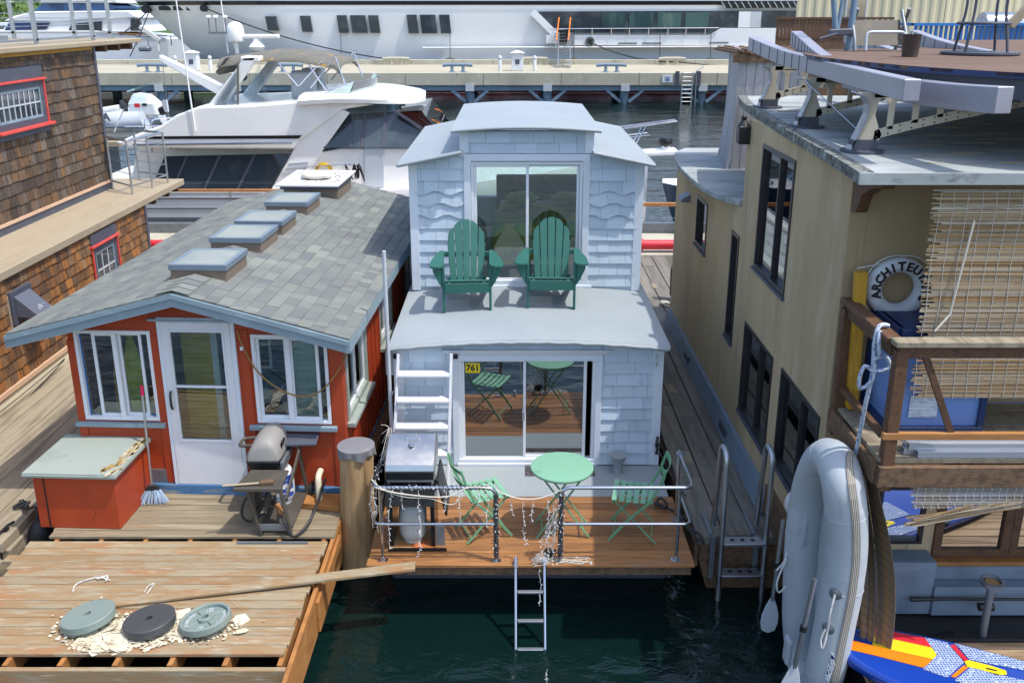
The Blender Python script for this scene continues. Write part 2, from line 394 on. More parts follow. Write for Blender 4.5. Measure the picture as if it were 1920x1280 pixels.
K['mint'] = M('mint_green_enamel', s(122, 170, 142), .45, layers=((s(98, 144, 116), 4, (1, 1, 1), .58, .7, .6), (s(132, 132, 104), 22, (1, 1, 1), .72, .8, .6)))
K['mint_dark'] = M('mint_green_frame_enamel', s(104, 156, 118), .45, layers=((s(134, 170, 144), 8, (1, 1, 1), .6, .8, .5),))
K['tank'] = M('grey_white_tank_paint', s(178, 182, 178), .45, layers=((s(150, 152, 146), 3, (1, 1, 1), .5, .75, .6), (s(140, 92, 40), 4, (1, 1, .6), .66, .74, .75)))
K['rust'] = M('rusty_tray', s(160, 128, 84), .7, layers=((s(178, 92, 34), 3, (1, 1, 1), .45, .62, .85), (s(90, 70, 48), 6, (1, 1, 1), .6, .75, .6)))
K['curtain'] = M('pale_curtain', s(150, 162, 160), .9, layers=((s(120, 132, 132), 5, (6, 6, .3), .45, .7, .5),))
K['room'] = M('interior_wall', s(214, 210, 202), .9, layers=((s(200, 196, 188), 2, (1, 1, 1), .5, .8, .5),))
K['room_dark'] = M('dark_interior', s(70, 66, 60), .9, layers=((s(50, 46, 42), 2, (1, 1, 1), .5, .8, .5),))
K['glass'] = glass_mat('window_glass', (.86, .92, .90, 1), .08)
K['glass_door'] = glass_mat('patio_door_glass', (.34, .42, .40, 1), .34)
K['glass_dark'] = glass_mat('tinted_glass', (.20, .26, .28, 1), .20)
K['glass_mirror'] = glass_mat('reflective_window_glass', (.16, .19, .20, 1), .5)
K['glass_clear'] = glass_mat('clear_windscreen', (.82, .92, .90, 1), .10)
K['gel'] = M('white_gelcoat', s(238, 238, 234), .22, layers=((s(216, 216, 210), 1.2, (1, 1, 1), .45, .75, .5),), coat=.3)
K['gel_grey'] = M('grey_gelcoat', s(186, 192, 198), .3, layers=((s(170, 176, 182), 1.5, (1, 1, 1), .5, .75, .5),))
K['black_glass'] = M('black_glazing_painted_reflections', s(50, 60, 68), .05, layers=((s(92, 102, 106), .8, (1, 1, 1), .45, .7, .6),), spec=.8)  # paler patches are reflections painted into the dark glazing colour
K['canvas'] = M('grey_canvas_with_lichen', s(108, 106, 98), .9, layers=((s(178, 138, 48), 2.4, (1, 1, 1), .57, .66, .8), (s(86, 84, 78), 5, (1, 1, 1), .5, .75, .6)), bump=.4, bsc=40)
K['vinylclear'] = glass_mat('clear_vinyl_curtain', (.92, .95, .96, 1), .08, .12)
K['ship'] = M('yacht_hull_paint', s(230, 232, 232), .18, layers=((s(214, 219, 226), .15, (1, 1, 1), .4, .7, .6),), coat=.4)
K['conc'] = M('pale_concrete', s(178, 174, 156), .85, layers=((s(156, 152, 136), .8, (1, 1, .4), .45, .7, .7), (s(204, 200, 184), 2.2, (1, 1, 1), .55, .75, .5), (s(126, 122, 108), 2.6, (1.5, 1.5, .25), .62, .76, .5)), bump=.3, bsc=30)
K['bluesteel'] = M('blue_grey_steel', s(112, 134, 152), .55, layers=((s(86, 104, 120), .8, (1, 1, 1), .45, .7, .6),))
K['bridge'] = M('ivory_painted_steel', s(196, 188, 168), .5, layers=((s(160, 150, 128), 3, (1, 1, 1), .5, .75, .6),), bump=.08, bsc=40)
K['clad'] = M('zinc_grey_cladding', s(152, 152, 162), .42, .25, layers=((s(168, 168, 180), 1.4, (1, 1, 1), .45, .7, .6),))
K['roofmem'] = M('painted_membrane_roof', s(156, 162, 162), .75, layers=((s(184, 188, 186), 1.1, (1, 1, 1), .45, .7, .7), (s(112, 116, 110), 2.2, (.4, 2, 1), .50, .68, .7), (s(84, 88, 80), 7, (.6, 2, 1), .58, .7, .6)), bump=.15, bsc=20)
K['deckplank'] = M('brown_roof_deck', s(112, 88, 72), .8, layers=((s(84, 64, 52), 2.6, (.4, 7, 5), .45, .68, .8), (s(146, 122, 102), 6, (.3, 12, 8), .57, .75, .6)), isl=.1, bump=.4, bsc=14, bst=(.6, 16, 16))
K['reed'] = M('bamboo_reed', s(150, 126, 92), .8, isl_ramp=[s(150, 132, 104), s(186, 174, 154), s(160, 136, 98), s(192, 182, 166), s(172, 132, 78), s(136, 118, 92)], layers=((s(98, 78, 56), 3, (.6, 2, 2), .5, .7, .6),), isl=.15)
K['reed_grey'] = M('weathered_reed', s(140, 132, 120), .85, isl_ramp=[s(112, 104, 92), s(176, 168, 154), s(134, 118, 96), s(188, 182, 170), s(96, 88, 76)], isl=.15)
K['reed_dark'] = M('dark_reed_mat', s(96, 86, 72), .9, isl_ramp=[s(84, 76, 64), s(128, 112, 90), s(100, 90, 76), s(146, 116, 74)], isl=.15)
K['string'] = M('pale_cotton_string', s(206, 200, 186), .9, layers=((s(180, 172, 156), 9, (1, 1, 1), .5, .75, .5),))
K['rope'] = M('white_braided_rope', s(206, 206, 202), .85, layers=((s(90, 110, 160), 30, (1, 1, 1), .6, .68, .7),), bump=.5, bsc=120)
K['pvc'] = M('grey_inflatable_fabric', s(176, 183, 187), .6, layers=((s(156, 164, 170), 1.4, (1, 1, 1), .42, .7, .8), (s(204, 208, 208), 5, (1, 1, 1), .55, .75, .4), (s(126, 128, 126), 7, (1, 1, .3), .62, .76, .5)), bump=.1, bsc=40)
K['pvc_tape'] = M('brown_grey_rubbing_strip', s(136, 128, 118), .7, layers=((s(112, 104, 96), 10, (1, 1, .3), .5, .7, .6),))
K['redpipe'] = M('red_fire_hose_pipe', s(206, 48, 58), .4, layers=((s(186, 40, 50), 3, (1, 1, 1), .5, .75, .6),))
K['yellow'] = M('yellow_stained_post', s(196, 148, 40), .6, layers=((s(160, 110, 26), 3, (6, 6, .5), .5, .7, .7),), bump=.3, bsc=18, bst=(8, 8, .6))
K['navy'] = M('navy_paint', s(28, 52, 96), .4, layers=((s(40, 70, 120), 3, (1, 1, 1), .5, .75, .5),))
K['blue_panel'] = M('blue_window_film', s(112, 146, 206), .35, layers=((s(150, 176, 216), 1.5, (1, 1, 1), .45, .7, .6),))
K['fblue'] = M('blue_board_paint', s(22, 62, 158), .25, layers=((s(30, 78, 176), 2, (1, 1, 1), .5, .75, .5),), coat=.4)
K['fred'] = M('red_board_paint', s(214, 40, 52), .25, layers=((s(224, 60, 66), 2, (1, 1, 1), .5, .75, .5),), coat=.4)
K['fyel'] = M('yellow_board_paint', s(230, 204, 32), .25, layers=((s(222, 190, 30), 2, (1, 1, 1), .5, .75, .5),), coat=.4)
K['forange'] = M('orange_board_paint', s(238, 128, 24), .25, layers=((s(232, 114, 22), 2, (1, 1, 1), .5, .75, .5),), coat=.4)
K['olive'] = M('olive_fender_cover', s(66, 74, 62), .85, layers=((s(84, 90, 76), 4, (1, 1, 1), .5, .75, .5),))
K['foliage'] = M('distant_foliage', s(70, 96, 48), .9, isl_ramp=[s(52, 78, 36), s(86, 112, 52), s(64, 90, 44), s(100, 124, 62)], isl=.15)
K['plate_grey'] = M('grey_green_plate_paint', s(124, 138, 132), .55, layers=((s(108, 122, 118), 3, (1, 1, 1), .5, .75, .6),), bump=.08, bsc=60)
K['plate_black'] = M('charcoal_plate_paint', s(66, 68, 70), .55, layers=((s(84, 84, 84), 3, (1, 1, 1), .5, .75, .6),), bump=.08, bsc=60)
K['flake'] = M('dried_paint_flakes', s(206, 198, 176), .8, layers=((s(170, 156, 126), 8, (1, 1, 1), .45, .7, .8), (s(120, 96, 60), 14, (1, 1, 1), .6, .75, .7)), bump=.6, bsc=50)
K['brass'] = M('brass', s(190, 160, 84), .3, 1.0)
K['tarp'] = M('grey_tarp_cap', s(118, 118, 122), .6, layers=((s(140, 140, 144), 4, (1, 1, 1), .5, .75, .6),), bump=.4, bsc=30)
K['blue_old'] = M('peeling_blue_sill', s(66, 112, 156), .7, layers=((s(150, 150, 140), 3, (1, 4, 6), .5, .62, .7), (s(84, 72, 58), 6, (1, 6, 6), .58, .7, .7)), bump=.5, bsc=20)
# ================================================================ water
def water_mat():
    m = bpy.data.materials.new('harbour_water'); m.use_nodes = True
    nt = m.node_tree; N = nt.nodes; L = nt.links; b = N['Principled BSDF']
    b.inputs['Base Color'].default_value = (.0026, .0125, .0115, 1); b.inputs['Roughness'].default_value = .03
    b.inputs['IOR'].default_value = 1.48
    tc = N.new('ShaderNodeTexCoord'); prev = None
    for (sc, st, stren, dist, det) in ((.7, (.7, 1.2, 1), .35, .25, 3), (3.2, (.75, 1.25, 1), .38, .09, 4), (11, (.7, 1.2, 1), .2, .03, 3)):
        mp = N.new('ShaderNodeMapping'); mp.inputs['Scale'].default_value = st; mp.inputs['Rotation'].default_value = (0, 0, .35)
        n = N.new('ShaderNodeTexNoise'); n.inputs['Scale'].default_value = sc; n.inputs['Detail'].default_value = det; n.inputs['Distortion'].default_value = .5
        L.new(tc.outputs['Object'], mp.inputs[0]); L.new(mp.outputs[0], n.inputs['Vector'])
        bp = N.new('ShaderNodeBump'); bp.inputs['Strength'].default_value = stren; bp.inputs['Distance'].default_value = dist
        L.new(n.outputs['Fac'], bp.inputs['Height'])
        if prev: L.new(prev.outputs[0], bp.inputs['Normal'])
        prev = bp
    L.new(prev.outputs[0], b.inputs['Normal'])
    return m
tag(MB().add([(-400, -60, 0), (400, -60, 0), (400, 700, 0), (-400, 700, 0)], [(0, 1, 2, 3)]).build('water', water_mat()), kind='structure')

# ================================================================ weathered deck float in front of the red cottage
def plank_run(mb, x0, x1, ys, z, t, jx=0.0, gap=.006, split=0.0, jz=.002):
    for (a, b) in zip(ys[:-1], ys[1:]):
        l, r = x0 + rnd.uniform(-jx, jx), x1 + rnd.uniform(-jx, jx) * .3
        segs = [l, r]
        if split and rnd.random() < split: segs = [l, rnd.uniform(l + .8, r - .8), r]
        for (p, q) in zip(segs[:-1], segs[1:]):
            dz = rnd.uniform(-jz, jz)
            mb.box(p + .002, q - .002, a + gap / 2, b - gap / 2, z - t + dz, z + dz)
def steps(a, b, n): return [a + (b - a) * i / n for i in range(n + 1)]

d = thing('wooden_deck', 'peeling orange and grey plank deck float in front of the red cottage', 'deck', (-3.2, 5.9, .0))
mb = MB()
plank_run(mb, -5.02, -1.83, steps(6.12, 7.06, 8), .63, .03, .06)
plank_run(mb, -4.74, -1.80, steps(7.06, 7.76, 6), .63, .03, .09)
mb.build('planking', K['worn_deck'], d, bevel=.003)
mb = MB()
plank_run(mb, -4.60, -1.76, steps(7.835, 8.80, 8), .63, .03, .03)
mb.build('porch_planking', K['grey_deck'], d, bevel=.003)
mb = MB()
for i in range(7):
    x = -4.5 + i * .44; mb.box(x - .02, x + .02, 6.03, 8.7, .42, .596)
mb.build('joist', K['fresh_wood'], d)
MB().box(-5.3, -1.80, 5.965, 6.01, .36, .60).build('fascia', K['worn_deck'], d, bevel=.004)
MB().box(-1.795, -1.755, 5.76, 8.35, .20, .605).box(-1.755, -1.725, 6.9, 8.0, .24, .55).build('fascia', K['fresh_wood'], d, bevel=.004)
MB().box(-4.6, -1.95, 6.2, 8.7, -.3, .30).build('float_block', K['black'], d)

# ================================================================ walkway docks
d = thing('dock_walkway', 'dark plank walkway between the shingled house and the red cottage', 'dock', (-5.7, 11, 0))
mb = MB(); xs = [-6.66, -6.34, -6.02, -5.68, -5.33, -5.0]
for a, b in zip(xs[:-1], xs[1:]):
    y = 7.76 + rnd.uniform(-.04, .04)
    while y < 19:
        y2 = min(y + rnd.uniform(3, 4.6), 19); mb.box(a + .006, b - .006, y + .003, y2 - .003, .5, .6 + rnd.uniform(-.004, .004)); y = y2
mb.build('planking', K['dock_light'], d, bevel=.006)
MB().box(-5.06, -4.97, 7.8, 19, .22, .5).build('edge_beam', K['dock_light'], d, bevel=.01)
mb = MB(); mb.bar((-5.0, 7.70, .45), (-5.3, 6.9, -.3), .14, .14); mb.bar((-5.35, 7.70, .4), (-5.0, 7.3, -.3), .1, .16); mb.box(-6.6, -5.06, 7.72, 7.80, .1, .5)
mb.build('brace', K['dock_light'], d, bevel=.008)
MB().box(-6.5, -5.12, 7.9, 19, -.3, .4).build('float_block', K['black'], d)

d = thing('dock_walkway', 'narrow dark timber walkway between the blue houseboat and the tan stucco house', 'dock', (2.2, 10, 0))
mb = MB(); xs = [1.84, 2.12, 2.40, 2.68, 2.97, 3.25]
for a, b in zip(xs[:-1], xs[1:]):
    y = 7.88 + rnd.uniform(0, .03)
    while y < 18.7:
        y2 = min(y + rnd.uniform(1.2, 3.2), 18.7); mb.box(a + .007, b - .007, y + .003, y2 - .003, .5, .6 + rnd.uniform(-.005, .005)); y = y2
mb.build('planking', K['dock_wood'], d, bevel=.006)
mb = MB(); mb.box(1.88, 3.0, 7.90, 8.03, .3, .5); mb.box(1.83, 1.88, 7.93, 18.7, .22, .5); mb.hexa([(2.0, 7.90, -.1), (3.0, 7.90, -.1), (3.0, 8.03, -.1), (2.0, 8.03, -.1), (1.88, 7.90, .3), (3.0, 7.90, .3), (3.0, 8.03, .3), (1.88, 8.03, .3)])
mb.build('edge_beam', K['old_wood'], d, bevel=.01)
mb = MB()
for (x, y) in ((2.16, 11.4), (2.0, 9.4), (2.66, 16.3)):
    mb = MB().box(x, x + .10, y, y + .3, .604, .61); mb.build('pale_patch', K['dock_light'], d)  # small pale timber rectangles on the darker boards
MB().box(1.95, 2.9, 8.1, 18.7, -.3, .4).build('float_block', K['black'], d)

d = thing('cross_dock', 'pale concrete cross dock behind the houseboats carrying the red pipe', 'dock', (0, 20, 0))
mb = MB()
for i in range(14): mb.box(-12 + i * 2, -10.02 + i * 2, 18.72, 20.7, .3, .62)
mb.build('slab', K['conc'], d, bevel=.01)
MB().box(-12, 16, 20.7, 20.85, .45, .85).build('edge_kerb', K['galv'], d, bevel=.01)
MB().box(-12, 16, 19.0, 20.5, -.3, .3).build('float_block', K['black'], d)
p = thing('red_pipe', 'bright red flanged water pipe lying along the rear dock', 'pipe', (0, 18.95, .6))
MB().tube([(-12, 18.95, .78), (14, 18.95, .78)], .105, 14).build('pipe_run', K['redpipe'], p, smooth=40)
for x in (-8.9, -3.5, 2.78, 8.5): MB().tube([(x - .04, 18.95, .78), (x + .04, 18.95, .78)], .135, 14).build('flange', K['redpipe'], p, smooth=40)
h = thing('handrail', 'yellowish timber handrail on posts beside the rear dock', 'handrail', (3, 20.6, .6))
MB().box(1.2, 6.5, 20.55, 20.65, 1.28, 1.36).build('rail', K['fresh_wood'], h, bevel=.006)
for x in (1.4, 3.9, 6.3): MB().box(x - .04, x + .04, 20.56, 20.64, .6, 1.28).build('post', K['galv'], h)
MB().tube([(1.2, 20.6, 1.0), (6.5, 20.6, 1.0)], .008).build('wire', K['galv'], h)

# ================================================================ mooring pile
p = thing('mooring_pile', 'thick peeled timber pile with grey tarp cap between the two decks', 'pile', (-1.62, 8.3, 0))
mb = MB(); n = 28; secs = []
for i in range(15):
    z = -.6 + i * (1.98 / 14); r = .178 - .006 * z; cx = -1.635 + .04 * z; ring = []
    for k in range(n):
        t = 2 * PI * k / n; rr = r * (1 + .025 * math.sin(3 * t + .5 + z * .6) + .018 * math.sin(7 * t + z * .4) + .01 * math.sin(2 * z + 5 * t))
        ring.append((cx + rr * math.cos(t), 8.30 + rr * math.sin(t), z))
    secs.append(ring)
mb.loft(secs).build('log', K['pile_wood'], p, smooth=50)
mb = MB(); cx = -1.58
prof = []
def capf(u, v):
    t = 2 * PI * u
    if v < .5: rr = .188 * v / .5; z = 1.405 - .012 * (v / .5) ** 2
    else:
        w = (v - .5) / .5; rr = .188 + .01 * math.sin(9 * t) * w + .006 * math.sin(17 * t) * w; z = 1.393 - w * (.085 + .022 * math.sin(5 * t + 1) + .012 * math.sin(11 * t))
    return (cx + rr * math.cos(t), 8.30 + rr * math.sin(t), z)
mb.grid(capf, 60, 10).build('cap', K['tarp'], p, smooth=50)
# ================================================================ pale blue two-storey houseboat
HB = thing('houseboat', 'pale blue shingled two-storey houseboat with flat painted roof deck and steel railing', 'houseboat', (.17, 11.16, 0))
UX, FN = (1, 0, 0), (0, -1, 0)
BP = K['blue_paint']
MB().box(-1.24, 1.60, 8.06, 15.2, -.35, .50).build('hull', K['slate_trim'], HB, bevel=.03)
mb = MB(); plank_run(mb, -1.37, 1.72, steps(7.36, 8.625, 10), .62, .028, .006, gap=.007, jz=.0015)
mb.build('plank_deck', K['cedar'], HB, bevel=.003)
mb = MB(); mb.box(-1.33, 1.69, 7.39, 7.43, .50, .591); mb.box(-1.30, 1.66, 7.81, 7.87, .47, .591); mb.box(-1.33, -1.29, 7.44, 8.6, .50, .591); mb.box(1.65, 1.69, 7.44, 8.6, .5, .591)
mb.build('deck_frame', K['old_wood'], HB)
MB().box(-1.30, 1.68, 8.63, 9.34, .50, .625).build('painted_step', K['roof_paint'], HB, bevel=.008, seg=2)
# ---- lower storey
LX0, LX1, LY, LYB = -1.28, 1.655, 9.34, 15.1
def zcrown(x): return 2.12 + .085 * (1 - ((x - .19) / 1.53) ** 2)
mb = MB()
wall_with_holes(mb, (LX0, LY), UX, FN, LX1 - LX0, .62, 2.05, .09, [(-.60 - LX0, .93 - LX0, .66, 1.95)])
xs = [LX0 + (LX1 - LX0) * i / 14 for i in range(15)]
mb.prism([(x, LY, 2.05) for x in (xs[0], xs[-1])] + [(x, LY, zcrown(x) - .05) for x in reversed(xs)], (0, .09, 0))
mb.box(LX0, LX0 + .08, LY + .09, LYB, .5, 2.05); mb.box(LX1 - .08, LX1, LY + .09, LYB, .5, 2.05); mb.box(LX0 + .08, LX1 - .08, LYB - .08, LYB, .5, 2.05)
lw = mb.build('storey_wall', BP, HB)
mb = MB()
shingles(mb, (LX0 + .06, LY), UX, FN, LX1 - LX0 - .12, .64, 2.16, .139, (.14, .34), .026, holes=[(-.66 - LX0 - .06, 1.0 - LX0 - .06, .5, 2.04)], ztop=lambda u: zcrown(LX0 + .06 + u) - .06)
mb.build('shingle_siding', BP, lw)
mb = MB()
for X, nx in ((LX0, -1), (LX1, 1)):
    shingles(mb, (X, LY + .02), (0, 1, 0), (nx, 0, 0), LYB - LY - .03, .64, 2.06, .139, (.14, .34), .012)
mb.build('shingle_siding', BP, lw)
for (a, b) in ((LX0 - .03, LX0 + .075), (LX1 - .085, LX1 + .02)):
    MB().box(a, b, LY - .026, LY + .08, .63, 2.055).build('corner_trim', K['white_trim'], HB, bevel=.004)
# lower room
mb = MB(); mb.box(LX0 + .09, LX1 - .09, 9.44, 15, .501, .52)
mb.box(LX0 + .082, LX0 + .1, 9.44, 15, .52, 2.04); mb.box(LX1 - .1, LX1 - .082, 9.44, 15, .52, 2.04); mb.box(LX0 + .1, LX1 - .1, 12.96, 12.99, .52, 2.04)
mb.build('cabin_lining', K['room_dark'], HB)
# lower roof
secs = []
for i in range(25):
    x = -1.34 + 3.06 * i / 24; z = zcrown(x)
    secs.append([(x, 9.24, z - .075), (x, 9.215, z - .066), (x, 9.198, z - .045), (x, 9.198, z - .028), (x, 9.212, z - .008), (x, 9.24, z), (x, 15.2, z), (x, 15.2, z - .075)])
MB().loft(secs).build('roof_deck', K['roof_paint'], HB, smooth=35)
mb = MB(); pts = [(-1.32 + 3.02 * i / 30, 9.192 + .003 * math.sin(i * 1.7), zcrown(-1.32 + 3.02 * i / 30) - .04 + .005 * math.sin(i * 2.3)) for i in range(31)]
mb.tube(pts, .022, 8); mb.build('roof_edge_bead', K['roof_paint'], HB, smooth=60)
# sliding patio door, lower
def casing(name, parent, a, b, c, d, w, Yp, mat, t0, t1):
    mb = MB(); ring_rect(mb, (0, Yp), UX, FN, a, b, c, d, w, t0, t1); return mb.build(name, mat, parent, bevel=.003)
dr = casing('sliding_door', HB, -.665, 1.0, .635, 1.975, .07, LY, K['white_trim'], -.02, .036)
casing('door_track', dr, -.595, .93, .66, 1.945, .035, LY, K['vinyl'], -.085, .016)
casing('sash', dr, -.56, .155, .69, 1.915, .03, LY, K['vinyl'], -.03, .0)
casing('sash', dr, .115, .835, .69, 1.915, .035, LY, K['vinyl'], -.07, -.04)
MB().box(-.53, .125, LY + .012, LY + .018, .72, 1.885).build('pane', K['glass_door'], dr)
MB().box(.15, .80, LY + .052, LY + .058, .725, 1.88).build('pane', K['glass_door'], dr)
mb = MB(); mb.box(.115, .14, LY - .03, LY - .002, 1.18, 1.3); mb.build('handle', K['alu'], dr, bevel=.004)
mb = MB(); mb.hexa([(-.70, LY - .03, 1.975), (1.03, LY - .03, 1.975), (1.03, LY, 1.975), (-.70, LY, 1.975), (-.77, LY - .075, 2.045), (1.10, LY - .075, 2.045), (1.10, LY, 2.045), (-.77, LY, 2.045)])
mb.build('door_header', K['white_trim'], HB, bevel=.003)
MB().box(-.62, .96, LY - .05, LY - .028, .626, .66).build('door_sill', K['vinyl'], HB, bevel=.003)
# number plate
npl = MB().box(-.515, -.355, LY - .004, LY + .011, 1.755, 1.865).build('number_plate', K['fyel'], HB)
g = MB().merge(glyphs('761', .098, .001, .0035), frame3((1, 0, 0), (0, 0, 1), (-.435, LY - .0055, 1.812))); g.build('digits', K['black'], npl)
# upper storey
UX0, UX1, UY, UYB = -1.265, 1.63, 11.2, 14.6
def zside(x): return 3.80 + .16 * ((x + 1.39) / .78) if x < .18 else 3.80 + .16 * ((1.74 - x) / .78)
mb = MB()
wall_with_holes(mb, (UX0, UY), UX, FN, UX1 - UX0, 2.10, 3.75, .09, [(-.515 - UX0, .905 - UX0, 2.24, 3.75)])
mb.prism([(UX0, UY, 3.75), (-.6, UY, 3.75), (-.6, UY, zside(-.6) - .035), (UX0, UY, zside(UX0) - .035)], (0, .09, 0))
mb.prism([(.97, UY, 3.75), (UX1, UY, 3.75), (UX1, UY, zside(UX1) - .035), (.97, UY, zside(.97) - .035)], (0, .09, 0))
mb.box(-.6, .97, UY, UY + .09, 3.81, 4.18)
mb.box(UX0, UX0 + .08, UY + .09, UYB, 2.1, 3.77); mb.box(UX1 - .08, UX1, UY + .09, UYB, 2.1, 2.75); mb.box(UX1 - .08, UX1, UY + .09, UYB, 3.55, 3.77); mb.box(UX1 - .08, UX1, UY + .09, 12.0, 2.75, 3.55); mb.box(UX1 - .08, UX1, 13.8, UYB, 2.75, 3.55); mb.box(UX0 + .08, UX1 - .08, UYB - .08, UYB, 2.1, 2.7); mb.box(UX0 + .08, UX1 - .08, UYB - .08, UYB, 3.6, 3.77)
mb.box(-.62, -.54, UY + .09, 14.2, 3.85, 4.18); mb.box(.91, .99, UY + .09, 14.2, 3.85, 4.18); mb.box(-.54, .91, 14.12, 14.2, 3.85, 4.18)
uw = mb.build('storey_wall', BP, HB)
mb = MB()
for (a, b) in ((UX0 + .05, -.57), (.95, UX1 - .05)):
    shingles(mb, (a, UY), UX, FN, b - a, 2.20, 3.98, .152, (.13, .32), .027, wavy=(6, 7, 8), ztop=lambda u, a=a: zside(a + u) - .05)
shingles(mb, (-.55, UY), UX, FN, 1.47, 3.91, 4.17, .13, (.2, .33), .022)
mb.build('shingle_siding', BP, uw)
mb = MB()
for X, nx in ((UX0, -1), (UX1, 1)): shingles(mb, (X, UY + .02), (0, 1, 0), (nx, 0, 0), UYB - UY - .03, 2.2, 3.77, .149, (.14, .34), .012, holes=[(.72, 2.6, 2.72, 3.58)] if nx > 0 else [])
mb.build('shingle_siding', BP, uw)
for (a, b, c, dd) in ((UX0 - .02, UX0 + .09, 2.15, 3.79), (UX1 - .095, UX1 + .015, 2.14, 3.79), (-.645, -.535, 3.91, 4.185), (.90, 1.01, 3.91, 4.185)):
    MB().box(a, b, UY - .028, UY + .06, c, dd).build('corner_trim', K['white_trim'], HB, bevel=.004)
# upper patio door
dr = casing('sliding_door', HB, -.60, .97, 2.195, 3.90, .085, UY, K['white_trim'], -.01, .036)
casing('door_track', dr, -.512, .882, 2.235, 3.805, .035, UY, K['vinyl'], -.085, .012)
casing('sash', dr, -.475, .21, 2.27, 3.77, .035, UY, K['vinyl'], -.03, -.004)
casing('sash', dr, .175, .845, 2.27, 3.77, .035, UY, K['vinyl'], -.065, -.035)
MB().box(-.44, .175, UY + .014, UY + .02, 2.305, 3.735).build('pane', K['glass'], dr)
MB().box(.21, .81, UY + .047, UY + .053, 2.305, 3.735).build('pane', K['glass'], dr)
MB().box(-.65, 1.02, UY - .06, UY - .03, 2.185, 2.22).build('door_sill', K['white_trim'], HB, bevel=.003)
# roofs
for (xa, xb) in ((-1.395, -.62), (1.745, .99)):
    za, zb = 3.80, 3.80 + .16 * (abs(xb - xa) / .78)
    mb = MB()
    secs = []
    for (y0) in (11.02, 14.85):
        secs.append([(xa, y0, za - .035), (xa, y0, za), (xb, y0, zb), (xb, y0, zb - .035)])
    mb.loft(secs); rf = mb.build('wing_roof', K['roof_paint'], HB, bevel=.008, seg=2)
    mb = MB(); mb.tube([(xa, 11.015, za - .018), (xb, 11.015, zb - .018)], .022, 8); mb.tube([(xa, 11.015, za - .018), (xa, 14.85, za - .018)], .022, 8)
    mb.build('edge_bead', K['roof_paint'], rf, smooth=60)
secs = []
for i in range(17):
    x = -.745 + 1.83 * i / 16; z = 4.21 + .045 * (1 - ((x - .17) / .915) ** 2)
    secs.append([(x, 11.07, z - .04), (x, 11.058, z - .02), (x, 11.07, z), (x, 14.28, z), (x, 14.28, z - .04)])
cr_ = MB().loft(secs).build('crown_roof', K['roof_paint'], HB, smooth=35)
mb = MB(); mb.tube([(-.745 + 1.83 * i / 16, 11.058, 4.19 + .045 * (1 - ((-.745 + 1.83 * i / 16 - .17) / .915) ** 2)) for i in range(17)], .021, 8)
mb.build('edge_bead', K['roof_paint'], cr_, smooth=60)
# upper room
mb = MB(); mb.box(UX0 + .09, UX1 - .09, 11.3, 14.5, 2.2, 2.22); mb.box(UX0 + .081, UX0 + .095, 11.3, 14.5, 2.22, 3.7)
mb.build('bedroom_lining', K['room'], HB)
light_window = MB(); ring_rect(light_window, (UX1, 0), (0, 1, 0), (1, 0, 0), 11.94, 13.86, 2.69, 3.61, .06, -.02, .025); light_window = light_window.build('window', K['white_trim'], HB); MB().box(UX1 - .05, UX1 - .044, 12.0, 13.8, 2.75, 3.55).build('pane', K['glass'], light_window)  # side window added out of view to let sun onto the bed
light_window = MB(); ring_rect(light_window, (0, UYB), (1, 0, 0), (0, 1, 0), UX0 + .04, UX1 - .04, 2.66, 3.64, .05, -.02, .02); light_window = light_window.build('window', K['white_trim'], HB); MB().box(UX0 + .08, UX1 - .08, UYB - .05, UYB - .044, 2.7, 3.6).build('pane', K['glass'], light_window)  # rear window added out of view to brighten the bedroom
b = thing('bed', 'bed with mottled yellow-green bedspread inside the upper storey of the blue houseboat', 'bed', (.5, 11, 2.22))
bm_ = M('mottled_bedspread', s(206, 192, 96), .9, layers=((s(156, 160, 124), 3.5, (1, 1, 1), .5, .6, .9), (s(196, 186, 110), 7, (1, 1, 1), .55, .65, .8), (s(90, 80, 60), 5, (1, 1, 1), .64, .7, .6)))
def bedf(u, v):
    x = -.32 + 1.66 * u; y = 12.01 + 1.7 * v; e = min(u, 1 - u, v) ; z = 2.78 + .02 * math.sin(9 * u) * math.sin(7 * v)
    if e < .1: z -= (1 - e / .1) ** 2 * .5
    return (x, y, z)
MB().grid(bedf, 24, 20, (0, 0, -.02)).build('bedspread', bm_, b, smooth=60)
mb = MB(); mb.box(-.2, 1.25, 12.16, 14.3, 2.25, 2.7); mb.build('mattress', K['white'], b, bevel=.05, seg=3)
for x in (.1, .8): MB().lathe([(.01, -.07), (.2, -.06), (.27, 0), (.2, .06), (.01, .07)], (x + .05, 13.46, 2.9), 16).build('pillow', bm_, b, smooth=60)
MB().box(-.25, 1.3, 14.32, 14.38, 2.25, 3.1).build('headboard', K['old_wood'], b, bevel=.02)
